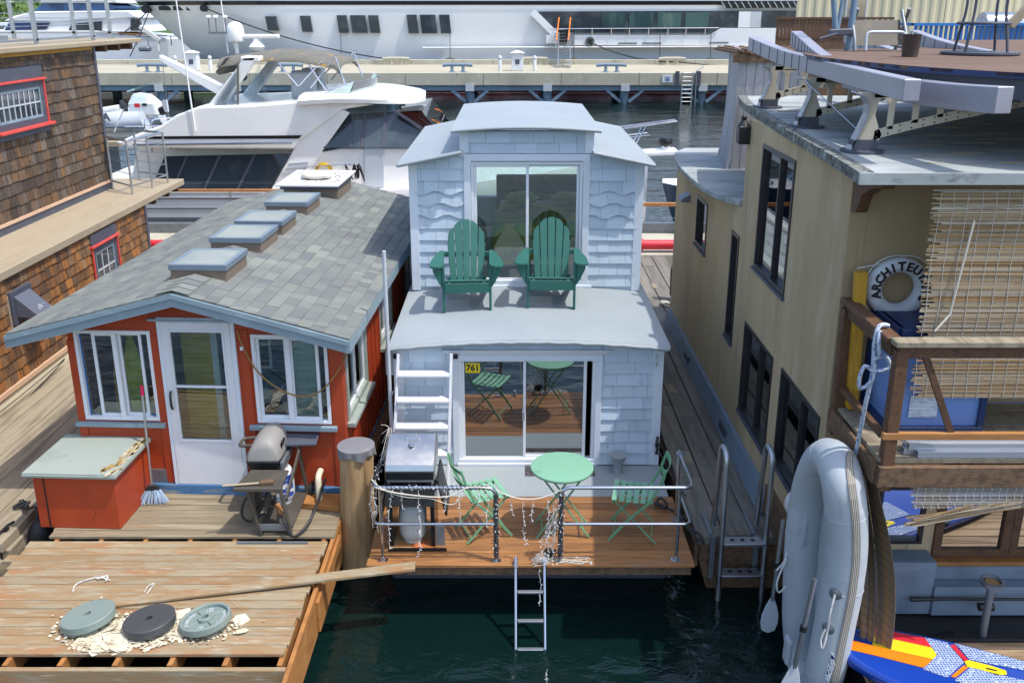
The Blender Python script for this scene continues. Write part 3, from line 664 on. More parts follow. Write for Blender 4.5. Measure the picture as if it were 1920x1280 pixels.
# roof-deck things on the wall: vent pipe, outlet box, grab handle, deck vent, cord
mb = MB(); mb.tube([(-1.335, 9.14, .63), (-1.335, 9.14, 3.2)], .021, 12); mb.build('standpipe', K['gel_grey'], HB, smooth=40)
mb = MB(); mb.tube([(-1.33, 9.26, 1.9), (-1.33, 9.14, 1.9)], .006); mb.build('pipe_clip', K['white'], HB)
mb = MB(); mb.tube([(-1.33, 9.26, 1.2), (-1.33, 9.14, 1.2)], .006); mb.build('pipe_clip', K['white'], HB)
ob = MB().box(-1.40, -1.295, 9.34, 9.46, 1.72, 1.98).build('outlet_box', K['gel_grey'], HB, bevel=.01)
mb = MB(); mb.tube(crom([(-1.36, 9.33, 1.73), (-1.365, 9.31, 1.6), (-1.345, 9.31, 1.5), (-1.32, 9.32, 1.55)], 6), .006); mb.build('cable', K['white'], ob)
mb = MB(); mb.tube(fillet([(1.59, LY - .03, 1.86), (1.59, LY - .07, 1.86), (1.59, LY - .07, 1.98), (1.59, LY - .03, 1.98)], .02), .007); mb.build('grab_handle', K['steel'], HB, smooth=40)
mb = MB(); mb.lathe([(.055, 0), (.05, .06), (.055, .1), (.095, .2), (.1, .215), (.07, .215)], (1.19, 9.16, .625), 18); mb.build('deck_vent', K['roof_paint'], HB, smooth=40)
# railings
def railing(pts_top, posts, tail):
    z1, z2 = 1.40, 1.02
    mb = MB(); mb.tube(fillet([(x, y, z1) for x, y in pts_top] + tail, .09), .0175, 10)
    mb.tube(fillet([(x, y, z2) for x, y in pts_top], .07), .0145, 10)
    r = mb.build('railing', K['steel'], HB, smooth=40)
    for (x, y, zt) in posts:
        mb = MB(); mb.tube([(x, y, .622), (x, y, zt)], .0165, 10); mb.build('post', K['steel'], r, smooth=40)
        mb = MB(); mb.box(x - .045, x + .045, y - .03, y + .03, .622, .632); mb.lathe([(.028, 0), (.024, .03)], (x, y, .632), 12); mb.build('base_plate', K['steel'], r)
railing([(-1.26, 8.15), (-1.29, 7.43), (-.15, 7.43)], [(-1.22, 7.44, 1.39), (-1.26, 8.15, 1.41)], [(-.15, 7.43, .63)])
railing([(1.67, 8.15), (1.67, 7.43), (.455, 7.43)], [(1.55, 7.44, 1.39), (1.67, 8.15, 1.41)], [(.455, 7.43, .63)])
for x in (-.15, .455):
    MB().box(x - .045, x + .045, 7.4, 7.46, .622, .632).build('base_plate', K['steel'], HB)
for x in (-1.26, 1.67): MB().box(x - .04, x + .04, 8.03, 8.11, 1.41, 1.42).build('end_plate', K['steel'], HB)
# swim ladder
yl = lambda z: 7.34 - .58 * (.62 - z)
mb = MB()
for x in (.035, .305): mb.tube([(x, yl(.69) + .02, .69), (x, yl(.6), .6), (x, yl(-.4), -.4)], .0155, 10)
sl = mb.build('swim_ladder', K['steel'], HB, smooth=40)
for z in (.43, .21, -.005):
    MB().box(.05, .29, yl(z) - .028, yl(z) + .012, z - .012, z + .012).build('rung', K['galv'], sl, bevel=.006)
mb = MB(); mb.box(.015, .055, 7.31, 7.44, .622, .64); mb.build('bracket', K['galv'], sl, bevel=.004)
# rain chain cord bundle on the corner
mb = MB()
for k in range(5): mb.tube([(1.64 + rnd.uniform(-.02, .02), 9.27 + rnd.uniform(-.02, .02), 1.0 - i * .035) for i in range(7)], .008)
mb.tube(hang((1.64, 9.27, .9), (1.86, 8.6, .64), .06), .006); mb.build('mooring_line', K['black'], HB)
mb = MB(); mb.tube(crom([(1.5, 8.4, .66), (1.56, 8.46, .70), (1.62, 8.4, .66), (1.56, 8.27, .69), (1.5, 8.43, .66), (1.66, 8.29, .65), (1.8, 8.16, .62)], 6), .014); mb.build('rope_coil', K['black'], HB, smooth=60)
mb = MB(); mb.tube(crom([(1.66, 7.97, .80), (1.74, 7.86, .72), (1.84, 7.81, .68), (1.87, 7.73, .63), (1.83, 7.73, .66), (1.70, 7.91, .72)], 6), .013); mb.build('mooring_line', K['black'], HB, smooth=60)

# ================================================================ things on and against the houseboat
wl = thing('wall_ladder', 'white painted wooden ladder with flat treads leaning on the blue houseboat', 'ladder', (-.95, 9.04, .62))
def yw(z): return 8.86 + .36 * (z - .62) / 1.4
for (xt, xb) in ((-1.235, -1.31), (-.66, -.70)):
    MB().bar((xb, yw(.63), .63), (xt, yw(2.03), 2.03), .03, .09, (0, 1, 0)).build('stile', K['white'], wl, bevel=.004)
for z in (.98, 1.27, 1.55, 1.82):
    f = (z - .63) / 1.4
    a, b_ = -1.31 + .075 * f + .015, -.70 + .04 * f - .015
    MB().box(a, b_, yw(z) - .10, yw(z) + .05, z - .012, z + .012).build('tread', K['white'], wl, bevel=.003)
for x in (-1.28, -.62): MB().box(x - .025, x + .025, 9.28, 9.32, 1.94, 1.99).build('hook', K['black'], wl, bevel=.004)

mt = thing('door_mat', 'dark speckled doormat on the pale blue step below the patio door', 'doormat', (.54, 9.18, .626))
mm = M('rubber_mat', s(84, 80, 80), .9, layers=((s(44, 42, 42), 30, (1, 1, 1), .48, .56, .9),), bump=.5, bsc=60)
MB().box(.15, .93, 9.06, 9.3, .626, .638).build('mat', mm, mt, bevel=.004)
# ================================================================ adirondack chairs (local: faces -Y, origin between the front legs)
def adirondack():
    t = thing('adirondack_chair', 'dark green slatted adirondack chair nearer the left edge of the roof deck, by its shorter wall of siding', 'chair', (0, 0, 0), 0, 'green adirondack chairs on the roof deck')
    G_ = K['adir']
    for sx in (-1, 1):
        MB().box(sx * .275 - .014, sx * .275 + .014, -.045, .055, 0, .555).build('leg', G_, t, bevel=.005)
        # side stringer running from the front apron down to the floor behind
        MB().prism([(sx * .245 - .013, -.03, .37), (sx * .245 - .013, -.03, .27), (sx * .245 - .013, .80, 0), (sx * .245 - .013, .90, 0), (sx * .245 - .013, .62, .2), (sx * .245 - .013, .4, .27)], (.026, 0, 0)).build('leg', G_, t, bevel=.004)
        # arm: widening paddle
        out = [(-.10, .33), (-.10, .38), (-.075, .425), (.0, .435), (.2, .42), (.45, .375), (.63, .335), (.66, .30), (.63, .275), (.3, .27), (0, .265), (-.075, .285)]
        MB().prism([(sx * x, y, .555 + .02 * max(0, .1 - y) * 0) for (y, x) in out], (0, 0, .026)).build('armrest', G_, t, bevel=.006, seg=2)
        MB().prism([(sx * .29, -.03, .555), (sx * .40, -.045, .555), (sx * .395, -.045, .50), (sx * .33, -.04, .36), (sx * .29, -.03, .30)], (0, .026, 0)).build('arm_bracket', G_, t, bevel=.004)
    MB().box(-.262, .262, -.062, -.036, .245, .365).build('apron', G_, t, bevel=.004)
    mb = MB(); m = Matrix.Rotation(R(-16), 3, 'X')
    for i in range(6):
        y = -.02 + i * .086; z = .382 - .0245 * i * 1.0
        mb.obox((0, y, z), (.535 if i < 5 else .48, .076, .02), m)
    mb.build('seat', G_, t, bevel=.005)
    # fan back: 5 slats leaning back
    lean = R(24); org = Vector((0, .43, .21)); ax = Vector((0, math.sin(lean), math.cos(lean))); nrm = Vector((0, -math.cos(lean), math.sin(lean)))
    W0, W1 = .072, .094
    tops = {-2: (.52, .60), -1: (.70, .755), 0: (.785, .80), 1: (.755, .70), 2: (.60, .52)}
    for k in range(-2, 3):
        c0, c1 = k * (W0 + .008), k * (W1 + .010)
        lt, rt = tops[k]
        def pt(u, h): return org + Vector((u, 0, 0)) + ax * h
        def edge(sgn, h):
            f = h / .8; return (c0 + (c1 - c0) * f) + sgn * (W0 + (W1 - W0) * f) / 2
        poly = [pt(edge(-1, 0), 0), pt(edge(1, 0), 0)]
        if k == 2: poly += [pt(edge(1, .50), .50), pt(edge(1, .52) - .014, .525), pt(edge(1, .58) - .012, .575), pt(edge(1, .64) - .026, .64), pt(edge(-1, .70) + .02, .695), pt(edge(-1, .70), .705)]
        elif k == -2: poly += [pt(edge(1, .70), .705), pt(edge(1, .70) - .02, .695), pt(edge(-1, .64) + .026, .64), pt(edge(-1, .58) + .012, .575), pt(edge(-1, .52) + .014, .525), pt(edge(-1, .50), .50)]
        elif k == 0: poly += [pt(edge(1, .80), .80), pt(0, .808), pt(edge(-1, .80), .80)]
        elif k == 1: poly += [pt(edge(1, .72), .725), pt((edge(1, .76) + edge(-1, .76)) / 2, .775), pt(edge(-1, .79), .798)]
        else: poly += [pt(edge(1, .79), .798), pt((edge(1, .76) + edge(-1, .76)) / 2, .775), pt(edge(-1, .72), .725)]
        MB().prism(poly, -nrm * .02).build('backrest_slat', G_, t, bevel=.004)
    MB().bar(org + ax * .38 - nrm * .036 + Vector((-.29, 0, 0)), org + ax * .38 - nrm * .036 + Vector((.29, 0, 0)), .03, .06, (0, 0, 1)).build('backrest_rail', G_, t, bevel=.004)
    MB().bar(org + ax * .06 - nrm * .036 + Vector((-.24, 0, 0)), org + ax * .06 - nrm * .036 + Vector((.24, 0, 0)), .03, .07, (0, 0, 1)).build('backrest_rail', G_, t, bevel=.004)
    return t
a1 = adirondack(); a1.location = (-.53, 10.22, 2.18); a1.rotation_euler = (0, 0, R(3))
a1['label'] = 'dark green adirondack chair on the roof deck, the one nearer the white ladder below'
copy_tree(a1, (.465, 10.28, 2.195), R(-2), 'dark green adirondack chair on the roof deck, the one directly above the round mint table')

# ================================================================ folding bistro chairs (local: faces +X)
def bistro_chair():
    t = thing('folding_chair', '', 'chair', (0, 0, 0), 0, 'mint green folding bistro chairs')
    mm, md = K['mint'], K['mint_dark']
    for sy in (-1, 1):
        y1, y2 = sy * .195, sy * .165
        pts = [(.225, y1, .005), (.05, y1, .24), (-.165, y1, .47), (-.235, y1, .62), (-.30, y1, .83)]
        mb = MB()
        for p, q in zip(pts[:-1], pts[1:]): mb.bar(p, q, .012, .026, (1, 0, .6))
        mb.build('backrest_frame', md, t, bevel=.003)
        MB().bar((-.235, y2, .005), (.19, y2, .445), .012, .026, (1, 0, .6)).build('leg', md, t, bevel=.003)
    mb = MB()
    for sy in (-1, 1): mb.bar((-.19, sy * .15, .448), (.20, sy * .15, .448), .01, .022)
    mb.build('seat_rail', md, t)
    mb = MB(); mb.tube([(.19, -.2, .435), (.19, .2, .435)], .007); mb.tube([(-.14, -.2, .44), (-.14, .2, .44)], .007); mb.tube([(-.19, -.165, .05), (-.19, .165, .05)], .006); mb.tube([(.18, -.195, .065), (.18, .195, .065)], .006)
    mb.build('cross_rod', md, t)
    mb = MB()
    for i in range(6):
        x = -.165 + i * .069; z = .466 - .01 * math.sin(PI * i / 5)
        mb.grid(lambda u, v, x=x, z=z: (x - .023 + .046 * u, -.205 + .41 * v, z - .010 * math.sin(PI * v)), 1, 8, (0, 0, -.006))
    mb.build('seat', mm, t)
    for (x, z, w) in ((-.245, .64, .05), (-.292, .80, .05)):
        d = Vector((-.25, 0, .97)).normalized() * w
        mb = MB(); mb.grid(lambda u, v, x=x, z=z, d=d: Vector((x - .004 - .035 * math.sin(PI * v), -.2 + .4 * v, z)) + d * (u - .5), 1, 10, (-.005, 0, 0))
        mb.build('backrest_slat', md, t)
    return t
c1 = bistro_chair(); c1.location = (-.28, 7.95, .622); c1.rotation_euler = (0, 0, R(22))
c1['label'] = 'mint folding bistro chair between the steel gas grill and the round table'
copy_tree(c1, (1.2, 7.92, .622), R(169), 'mint folding bistro chair in partial shade by the right-hand corner of the railing')

t = thing('bistro_table', 'round mint green metal bistro table on crossed folding legs', 'table', (.49, 7.97, .622))
mb = MB(); mb.lathe([(.29, .685), (.30, .680), (.308, .688), (.31, .70), (.306, .709), (.295, .712), (.0005, .708)], (.49, 7.97, .622), 56); mb.build('tabletop', K['mint'], t, smooth=40)
for (xa, xb, o) in ((.24, .70, 0), (.76, .27, .0)):
    for y in ((7.81, 8.11) if xa < .5 else (7.835, 8.085)):
        MB().bar((xa, y, .625), (xb, y + (7.97 - y) * .15, 1.305), .013, .026, (0, 1, 0)).build('leg', K['mint_dark'], t, bevel=.003)
    MB().tube([(xa + (xb - xa) * .12, 7.81, .70), (xa + (xb - xa) * .12, 8.11, .70)], .007).build('cross_rod', K['mint_dark'], t)
for y in (7.86, 8.08): MB().bar((.24, y, 1.29), (.74, y, 1.29), .014, .022).build('handrail', K['mint_dark'], t)

# ================================================================ stainless gas grill
g = thing('gas_grill', 'stainless gas grill on open black cart wrapped in fairy lights', 'grill', (-.95, 7.81, .622))
X0, X1 = -1.19, -.73
prof = [(7.61, 1.40), (7.595, 1.47), (7.62, 1.53), (7.73, 1.60), (7.97, 1.68), (8.05, 1.66), (8.09, 1.58), (8.09, 1.40)]
lid = MB().loft([[(x, y, z) for (y, z) in prof] for x in (X0, X0 + .01, X1 - .01, X1)]).build('lid', K['steel_lid'], g, smooth=25, bevel=.006, seg=2)
mb = MB(); mb.tube(fillet([(-1.02, 7.91, 1.655), (-1.02, 7.89, 1.70), (-.9, 7.89, 1.70), (-.9, 7.91, 1.655)], .02), .006); mb.lathe([(.03, 0), (.03, .012), (.012, .02)], (-.96, 7.81, 1.63), 14)
mb.build('thermometer', K['steel'], lid)
MB().box(X0 + .005, X1 - .005, 7.572, 7.595, 1.40, 1.48).build('lid_handle', K['black_gloss'], lid, bevel=.004)
MB().box(X0 + .02, X1 - .02, 7.56, 7.572, 1.385, 1.40).build('lid_trim', K['alu'], lid)
MB().box(X0 + .03, X1 - .03, 7.62, 8.07, 1.17, 1.395).build('firebox', K['black_gloss'], g, bevel=.01)
MB().hexa([(X0, 7.53, 1.14), (X1, 7.53, 1.14), (X1, 7.62, 1.14), (X0, 7.62, 1.14), (X0, 7.58, 1.33), (X1, 7.58, 1.33), (X1, 7.62, 1.33), (X0, 7.62, 1.33)]).build('control_panel', K['black_gloss'], g, bevel=.004)
for x in (X0 + .03, X1 - .03):
    MB().box(x - .02, x + .02, 7.63, 8.01, .64, 1.17).build('cabinet_panel', K['black_gloss'], g, bevel=.004)
for (xa, xb) in ((X0 - .01, X0 - .07), (X1 + .01, X1 + .09)):
    MB().hexa([(xb, 7.67, .96), (xb + .02, 7.67, .96), (xb + .02, 8.05, .96), (xb, 8.05, .96), (xa, 7.64, 1.36), (xa + .02, 7.64, 1.36), (xa + .02, 8.07, 1.36), (xa, 8.07, 1.36)]).build('folded_shelf', K['black'], g, bevel=.004)
MB().box(X0 + .01, X1 - .01, 7.61, 8.05, .635, .655).build('base_tray', K['rust'], g, bevel=.003)
MB().box(X1 - .0, X1 + .085, 7.6, 7.615, .68, .9).build('cart_door', K['galv'], g, bevel=.004)
mb = MB(); mb.box(X0, X1 + .1, 7.59, 7.61, .622, .65); mb.build('base_bar', K['black_gloss'], g)
for x in (-1.12, -1.0, -.88, -.8): MB().lathe([(.018, 0), (.016, .03)], (x, 7.555, 1.24), 12, Matrix.Rotation(R(90), 3, 'X')).build('knob', K['black'], g)
def propane(name, label, loc, mat, lab=None, sc=1.0):
    t = thing(name, label, 'gas cylinder', loc)
    x, y, z = loc; r = .135 * sc
    mb = MB(); mb.lathe([(r * .7, .0), (r * .7, .03), (r * .55, .035), (r * .85, .05), (r * .98, .09), (r, .13), (r, .29), (r * .97, .33), (r * .8, .38), (r * .45, .41), (.02, .415)], loc, 30); body = mb.build('cylinder', mat, t, smooth=40)
    mb = MB(); n = 16
    vs = []
    for k in range(n + 1):
        a = -PI * .82 + 2 * PI * .82 * k / n + PI / 2; vs.append(a)
    mb.grid(lambda u, v: (x + r * .62 * math.cos(PI * 1.5 + (u - .5) * PI * 1.7 + PI), y + r * .62 * math.sin(PI * 1.5 + (u - .5) * PI * 1.7 + PI), z + .395 + .10 * v), 20, 1)
    o = mb.build('collar', mat, t, smooth=60); sm = o.modifiers.new('solid', 'SOLIDIFY'); sm.thickness = .006
    mb = MB(); mb.lathe([(.025, .41), (.025, .45), (.018, .455), (.018, .48), (.03, .485), (.03, .505), (.02, .51)], loc, 12); mb.build('valve', K['brass'], t, smooth=40)
    if lab:
        mb = MB(); mb.grid(lambda u, v: (x + (r + .002) * math.cos(-PI * .5 + (u - .5) * 2.6), y + (r + .002) * math.sin(-PI * .5 + (u - .5) * 2.6), z + .10 + .24 * v), 16, 1); mb.build('label_band', lab, t, smooth=60)
    return t
pt = propane('propane_cylinder', 'grey-white rust-streaked propane cylinder inside the open gas grill cart', (-.965, 7.77, .656), K['tank'])
mb = MB()
for k in range(3):
    for (za, zb) in ((.30, .35), (.17, .28), (.09, .155)):
        dx = .045 + k * .012; p = lambda z: (-.965 + dx + .05 * (z - .2) / .2 * .6, 7.77 - math.sqrt(max(.0001, .1365 ** 2 - (dx + .05 * (z - .2) / .2 * .6) ** 2)) - .001, .656 + z)
        mb.tube([p(za), p(zb)], .003, 5)
mb.build('warning_print', K['white'], pt)

# ================================================================ fairy lights on the railing
fl = thing('string_lights', 'tangled white icicle string lights wound round the steel railing', 'string lights', (0, 7.41, .63))
rg = random.Random(3)
cord = MB(); dark = MB(); bulb = MB()
def put_bulb(p):
    d = Vector((rg.uniform(-1, 1), rg.uniform(-1, 1), rg.uniform(-1.2, .3))).normalized() * .026
    bulb.tube([p, Vector(p) + d], [.0035, .0025], 5)
def wind(path, turns, rad, mb):
    pts = []; n = len(path) - 1
    total = turns * 10
    for i in range(total + 1):
        t = i / total * n; k = min(int(t), n - 1); p = Vector(path[k]).lerp(Vector(path[k + 1]), t - k); d = (Vector(path[k + 1]) - Vector(path[k])).normalized()
        a = d.orthogonal().normalized(); b_ = d.cross(a); th = i / 10 * 2 * PI
        pts.append(p + (a * math.cos(th) + b_ * math.sin(th)) * (rad + rg.uniform(0, .004)))
    mb.tube(pts, .0035, 5)
    return pts
for path, turns in (([(-1.26, 8.07, 1.40), (-1.29, 7.51, 1.40)], 26), ([(-1.24, 7.43, 1.40), (-.2, 7.43, 1.40)], 26), ([(-.15, 7.43, 1.34), (-.15, 7.43, .66)], 34), ([(.455, 7.43, 1.34), (.455, 7.43, .66)], 34)):
    for k, p in enumerate(wind(path, turns, .021, dark)):
        if k % 7 == 0: put_bulb(p)
        if k % 9 == 0: dark.tube([p, Vector(p) + Vector((rg.uniform(-.03, .03), rg.uniform(-.03, .01), rg.uniform(.0, .045)))], .0022, 4)
def drop(x, y, z, l, mb=None):
    pts = []; n = max(4, int(l / .05)); px = x; py = y
    for i in range(n + 1):
        pts.append((px, py, z - l * i / n)); px += rg.uniform(-.012, .012); py += rg.uniform(-.012, .012)
    cord.tube(crom(pts, 3), .0024, 5)
    for p in pts[1:]:
        put_bulb(p)
        if rg.random() < .7: put_bulb(Vector(p) + Vector((0, 0, .02)))
cord.tube(crom([(-1.3, 7.51, 1.44), (-1.18, 7.4, 1.40), (-.95, 7.39, 1.35), (-.6, 7.39, 1.33), (-.4, 7.4, 1.42), (-.2, 7.4, 1.41)], 8), .006, 6)
cord.tube(crom([(-1.25, 7.4, 1.42), (-1.0, 7.39, 1.33), (-.75, 7.39, 1.31), (-.55, 7.39, 1.25), (-.42, 7.39, 1.37)], 8), .004, 6)
cord.tube(hang((-.15, 7.43, 1.38), (.455, 7.43, 1.38), .10, 20), .006, 6)
for (x, l) in ((-1.10, .62), (-.86, .66), (-.6, .2), (-.5, .34), (-.32, .16), (-.24, .36), (.0, .16), (.10, .46), (.2, .2), (.33, .4), (-1.02, .2)):
    zt = 1.39 if x < -.15 else 1.36 - .10 * 4 * ((x + .15) / .605) * (1 - (x + .15) / .605)
    drop(x, 7.4 + (.03 if x > -.15 else 0), zt, l)
for k in range(3): drop(-1.3, 7.47 + k * .1, 1.38, rg.uniform(.3, .75))
for k in range(4): # loops on the grill back-left
    cord.tube(crom([(-1.27 + rg.uniform(-.03, .03), 7.86 + .05 * k, 1.4), (-1.2 + rg.uniform(-.03, .05), 8.03, 1.7), (-1.28, 8.09, 1.42 + .1 * k)], 6), .003, 5)
for k in range(10):  # slanting strands from post to tangle
    p = Vector((.44 - rg.random() * .04, 7.42, 1.3 - .035 * k)); q = Vector((.30 + rg.uniform(-.08, .1), 7.39 + rg.uniform(-.02, .05), .66 + rg.random() * .2))
    n = 5; pts = [p.lerp(q, i / n) + Vector((rg.uniform(-.02, .02), rg.uniform(-.02, .02), 0)) for i in range(n + 1)]
    cord.tube(crom(pts, 3), .0022, 5); [put_bulb(x) for x in pts]
pts = []
for k in range(44):  # the tangle itself
    a = rg.uniform(0, 2 * PI); rr = rg.uniform(.01, .12); pts.append((.29 + rr * math.cos(a) * 1.1, 7.38 + rr * math.sin(a) * .6, .64 + rg.uniform(0, .15) * (1 - rr / .14)))
cord.tube(crom(pts, 4), .0019, 5)
for p in pts: put_bulb(p)
pts = [(.46 + rg.uniform(-.1, .3), 7.37 + rg.uniform(-.03, .1), .635 + rg.uniform(0, .02)) for k in range(16)]
cord.tube(crom(pts, 4), .0022, 5); [put_bulb(p) for p in pts]
pts = []
for k in range(60): a = rg.uniform(0, 2 * PI); rr = rg.uniform(.01, .06); pts.append((.36 + rr * math.cos(a), 7.43 + rr * math.sin(a) * .7, .66 + rg.uniform(0, .1)))
dark.tube(crom(pts, 3), .004, 5)
drop(.26, 7.31, .62, .42); drop(.28, 5.98, .60, .5)
cord.build('pale_cord', K['string'], fl); dark.build('dark_cord', K['black'], fl); tag(bulb.build('bulb', K['white'], fl), kind='stuff')
# ================================================================ red cottage
RH = thing('red_cottage', 'brick red single-storey floating cottage with grey shingled gable roof and skylights', 'cottage', (-3.24, 8.70, 0), R(-2.5))
RW = EXTRA[RH.name]['W']
def rb(mb, name, mat, parent=None, **k): return mb.xf(RW).build(name, mat, parent or RH, **k)
WX0, WX1, RX, REND = -1.33, 1.49, -.07, 6.30
EL, ER, EZ, RZ = -1.80, 1.65, 2.505, 2.965
def zroof(x): return EZ + (RZ - EZ) * ((x - EL) / (RX - EL) if x < RX else (ER - x) / (ER - RX))
rb(MB().box(WX0 - .02, WX1 + .02, -.05, 6.2, .58, .735), 'sill_beam', K['blue_old'])
mb = MB()
holes = [(-1.26 - WX0, -.46 - WX0, 1.47, 2.47), (-.375 - WX0, .425 - WX0, .735, 2.56), (.58 - WX0, 1.36 - WX0, 1.47, 2.45)]
wall_with_holes(mb, (WX0, 0), (1, 0, 0), (0, -1, 0), WX1 - WX0, .735, 2.36, .09, [(h[0], h[1], h[2], min(h[3], 2.36)) for h in holes])
# gable field with the tops of the openings left out
for (a, b) in ((WX0, -1.26), (-.46, -.375), (.425, .58), (1.36, WX1)):
    mb.prism([(a, 0, 2.36), (b, 0, 2.36), (b, 0, zroof(b) - .06), (a, 0, zroof(a) - .06)], (0, .09, 0))
for (a, b, z) in ((-1.26, -.46, 2.47), (.58, 1.36, 2.45)):
    mb.prism([(a, 0, z), (b, 0, z), (b, 0, max(z + .001, zroof(b) - .06)), (a, 0, max(z + .001, zroof(a) - .06))], (0, .09, 0))
mb.prism([(-.375, 0, 2.56), (.425, 0, 2.56), (.425, 0, zroof(.425) - .06), (RX, 0, RZ - .06), (-.375, 0, zroof(-.375) - .06)], (0, .09, 0))
front = rb(mb, 'gable_wall', K['red_paint'])
mb = MB()
wall_with_holes(mb, (WX1, 0.09), (0, 1, 0), (1, 0, 0), 6.1, .735, 2.44, .09, [(.08, 1.12, 1.42, 2.34), (1.95, 2.85, 1.55, 2.25), (4.05, 5.2, 1.5, 2.2)])
wall_with_holes(mb, (WX0, 6.19), (0, -1, 0), (-1, 0, 0), 6.1, .735, 2.44, .09, [])
mb.box(WX0 + .09, WX1 - .09, 6.1, 6.19, .735, 2.44)
sw = rb(mb, 'long_wall', K['red_paint'])
mb = MB()
for i in range(26):
    y = .35 + i * .235
    for h0, h1, z0, z1 in ((.15, 1.24, 1.36, 2.44), (2.0, 2.98, 1.5, 2.35), (4.1, 5.33, 1.45, 2.3)):
        if h0 < y < h1: mb.box(WX1, WX1 + .016, y - .018, y + .018, .74, z0); break
    else: mb.box(WX1, WX1 + .016, y - .018, y + .018, .74, 2.44)
rb(mb, 'batten', K['red_paint'], sw)
mb = MB()
for x in (-.42, .505): mb.box(x - .045, x + .045, -.014, -.001, .74, 2.42 if x < 0 else 2.5)
mb.box(WX0 - .012, WX0 + .07, -.014, -.001, .74, 2.36); mb.box(WX1 - .115, WX1 + .014, -.014, -.001, .74, 2.38)
rb(mb, 'trim_board', K['red_paint'], front, bevel=.003)
# windows in the front wall
def slider(x0, x1, z0, z1, mids, n):
    w = MB(); ring_rect(w, (0, 0), (1, 0, 0), (0, -1, 0), x0, x1, z0, z1, .035, -.07, .018)
    w = rb(w, 'window', K['vinyl'], bevel=.003)
    for (a, b, t) in mids:
        m2 = MB(); ring_rect(m2, (0, 0), (1, 0, 0), (0, -1, 0), a, b, z0 + .035, z1 - .035, .032, t - .025, t)
        rb(m2, 'sash', K['vinyl'], w, bevel=.002)
        rb(MB().box(a + .03, b - .03, -t + .010, -t + .016, z0 + .06, z1 - .06), 'pane', K['glass'], w)
    return w
w = slider(-1.26, -.46, 1.47, 2.47, ((-1.09, -.83, -.01), (-.83, -.58, -.035)), 2)
rb(MB().box(-1.225, -1.09, .035, .041, 1.5, 2.44), 'pane', K['glass'], w); rb(MB().box(-.58, -.495, .035, .041, 1.5, 2.44), 'pane', K['glass'], w)
rb(MB().box(-.865, -.82, -.02, .01, 1.5, 2.44), 'mullion', K['vinyl'], w)
tape = M('blue_masking_tape', s(40, 104, 178), .8, layers=((s(60, 120, 190), 6, (1, 1, 1), .5, .75, .5),))
mb = MB().box(-1.222, -1.212, .03, .034, 1.505, 2.44).box(-.56, -.497, .03, .034, 1.505, 1.518); rb(mb, 'tape', tape, w)
rb(MB().box(-1.36, -.40, -.06, .0, 1.405, 1.45), 'window_sill', K['grey_trim'], bevel=.004)
w = slider(.58, 1.36, 1.47, 2.45, ((.61, .93, -.035), (.96, 1.26, -.01)), 2)
rb(MB().box(1.26, 1.33, .035, .041, 1.5, 2.42), 'pane', K['glass'], w)
rb(MB().box(.925, .975, -.02, .012, 1.5, 2.42), 'mullion', K['vinyl'], w)
rb(MB().box(.50, 1.42, -.06, .0, 1.40, 1.45), 'window_sill', K['grey_trim'], bevel=.004)
rb(MB().box(.975, 1.25, .06, .075, 1.48, 2.44), 'blind', K['curtain'], w)
# storm door
mb = MB(); ring_rect(mb, (0, 0), (1, 0, 0), (0, -1, 0), -.375, .425, .735, 2.62, .045, -.06, .03)
fr = rb(mb, 'door_frame', K['white_trim'], bevel=.003)
mb = MB(); wall_with_holes(mb, (-.33, -.035), (1, 0, 0), (0, -1, 0), .71, .745, 2.575, .035, [(.09, .62, 1.27, 1.86), (.09, .62, 1.885, 2.47)])
dd = rb(mb, 'storm_door', K['white'], bevel=.003)
mb = MB(); ring_rect(mb, (0, -.035), (1, 0, 0), (0, -1, 0), -.265, .315, 1.245, 2.495, .022, 0, .008); rb(mb, 'glazing_trim', K['white'], dd, bevel=.002)
mb = MB().box(-.24, .29, -.02, -.014, 1.27, 1.86); rb(mb, 'pane', K['glass'], dd)
mb = MB().box(-.24, .29, -.02, -.014, 1.885, 2.47); rb(mb, 'pane', K['glass'], dd)
mb = MB().tube(fillet([(-.30, -.04, 1.62), (-.295, -.075, 1.66), (-.295, -.075, 1.78), (-.30, -.04, 1.82)], .02), .012); rb(mb, 'handle', K['black'], dd, smooth=50)
rb(MB().box(-.46, .62, -.04, .0, 2.585, 2.61), 'drip_cap', K['grey_trim'], bevel=.002)
rb(MB().box(-.70, -.43, -.012, .0, .70, .90), 'kick_plate', K['galv'], bevel=.002)
# inside: yellow panel, blue inner door, shelving wall
rb(MB().box(WX0 + .1, WX1 - .1, .1, 6.0, .74, .76), 'floor_board', K['grey_deck'])
rb(MB().box(WX0 + .1, WX1 - .1, 1.6, 1.64, .76, 2.42), 'partition', M('tan_plaster', s(176, 150, 112), .9, layers=((s(150, 126, 92), 2, (1, 1, 1), .45, .7, .6),)))
yel = M('mustard_panel', s(196, 170, 40), .6, layers=((s(176, 150, 32), 3, (1, 1, .4), .45, .7, .6),), bump=.1, bsc=30)
mb = MB().box(-.36, -.02, .48, .52, .76, 2.42); mb.box(-.36, -.02, .474, .48, 1.80, 1.815); rb(mb, 'inner_panel', yel)
rb(MB().box(-.02, .05, .44, .52, .76, 2.42), 'inner_jamb', K['white_trim'])
navy = M('teal_blue_door', s(14, 68, 104), .5, layers=((s(20, 80, 116), 3, (1, 1, 1), .5, .75, .5),))
idr = rb(MB().box(.06, .80, .50, .54, .76, 2.42), 'inner_door', navy, bevel=.004)
mb = MB(); ring_rect(mb, (0, .5), (1, 0, 0), (0, -1, 0), .18, .62, 1.88, 2.36, .03, 0, .015); mb.box(.21, .59, .485, .5, 2.15, 2.17); rb(mb, 'window_frame', K['white_trim'], idr)
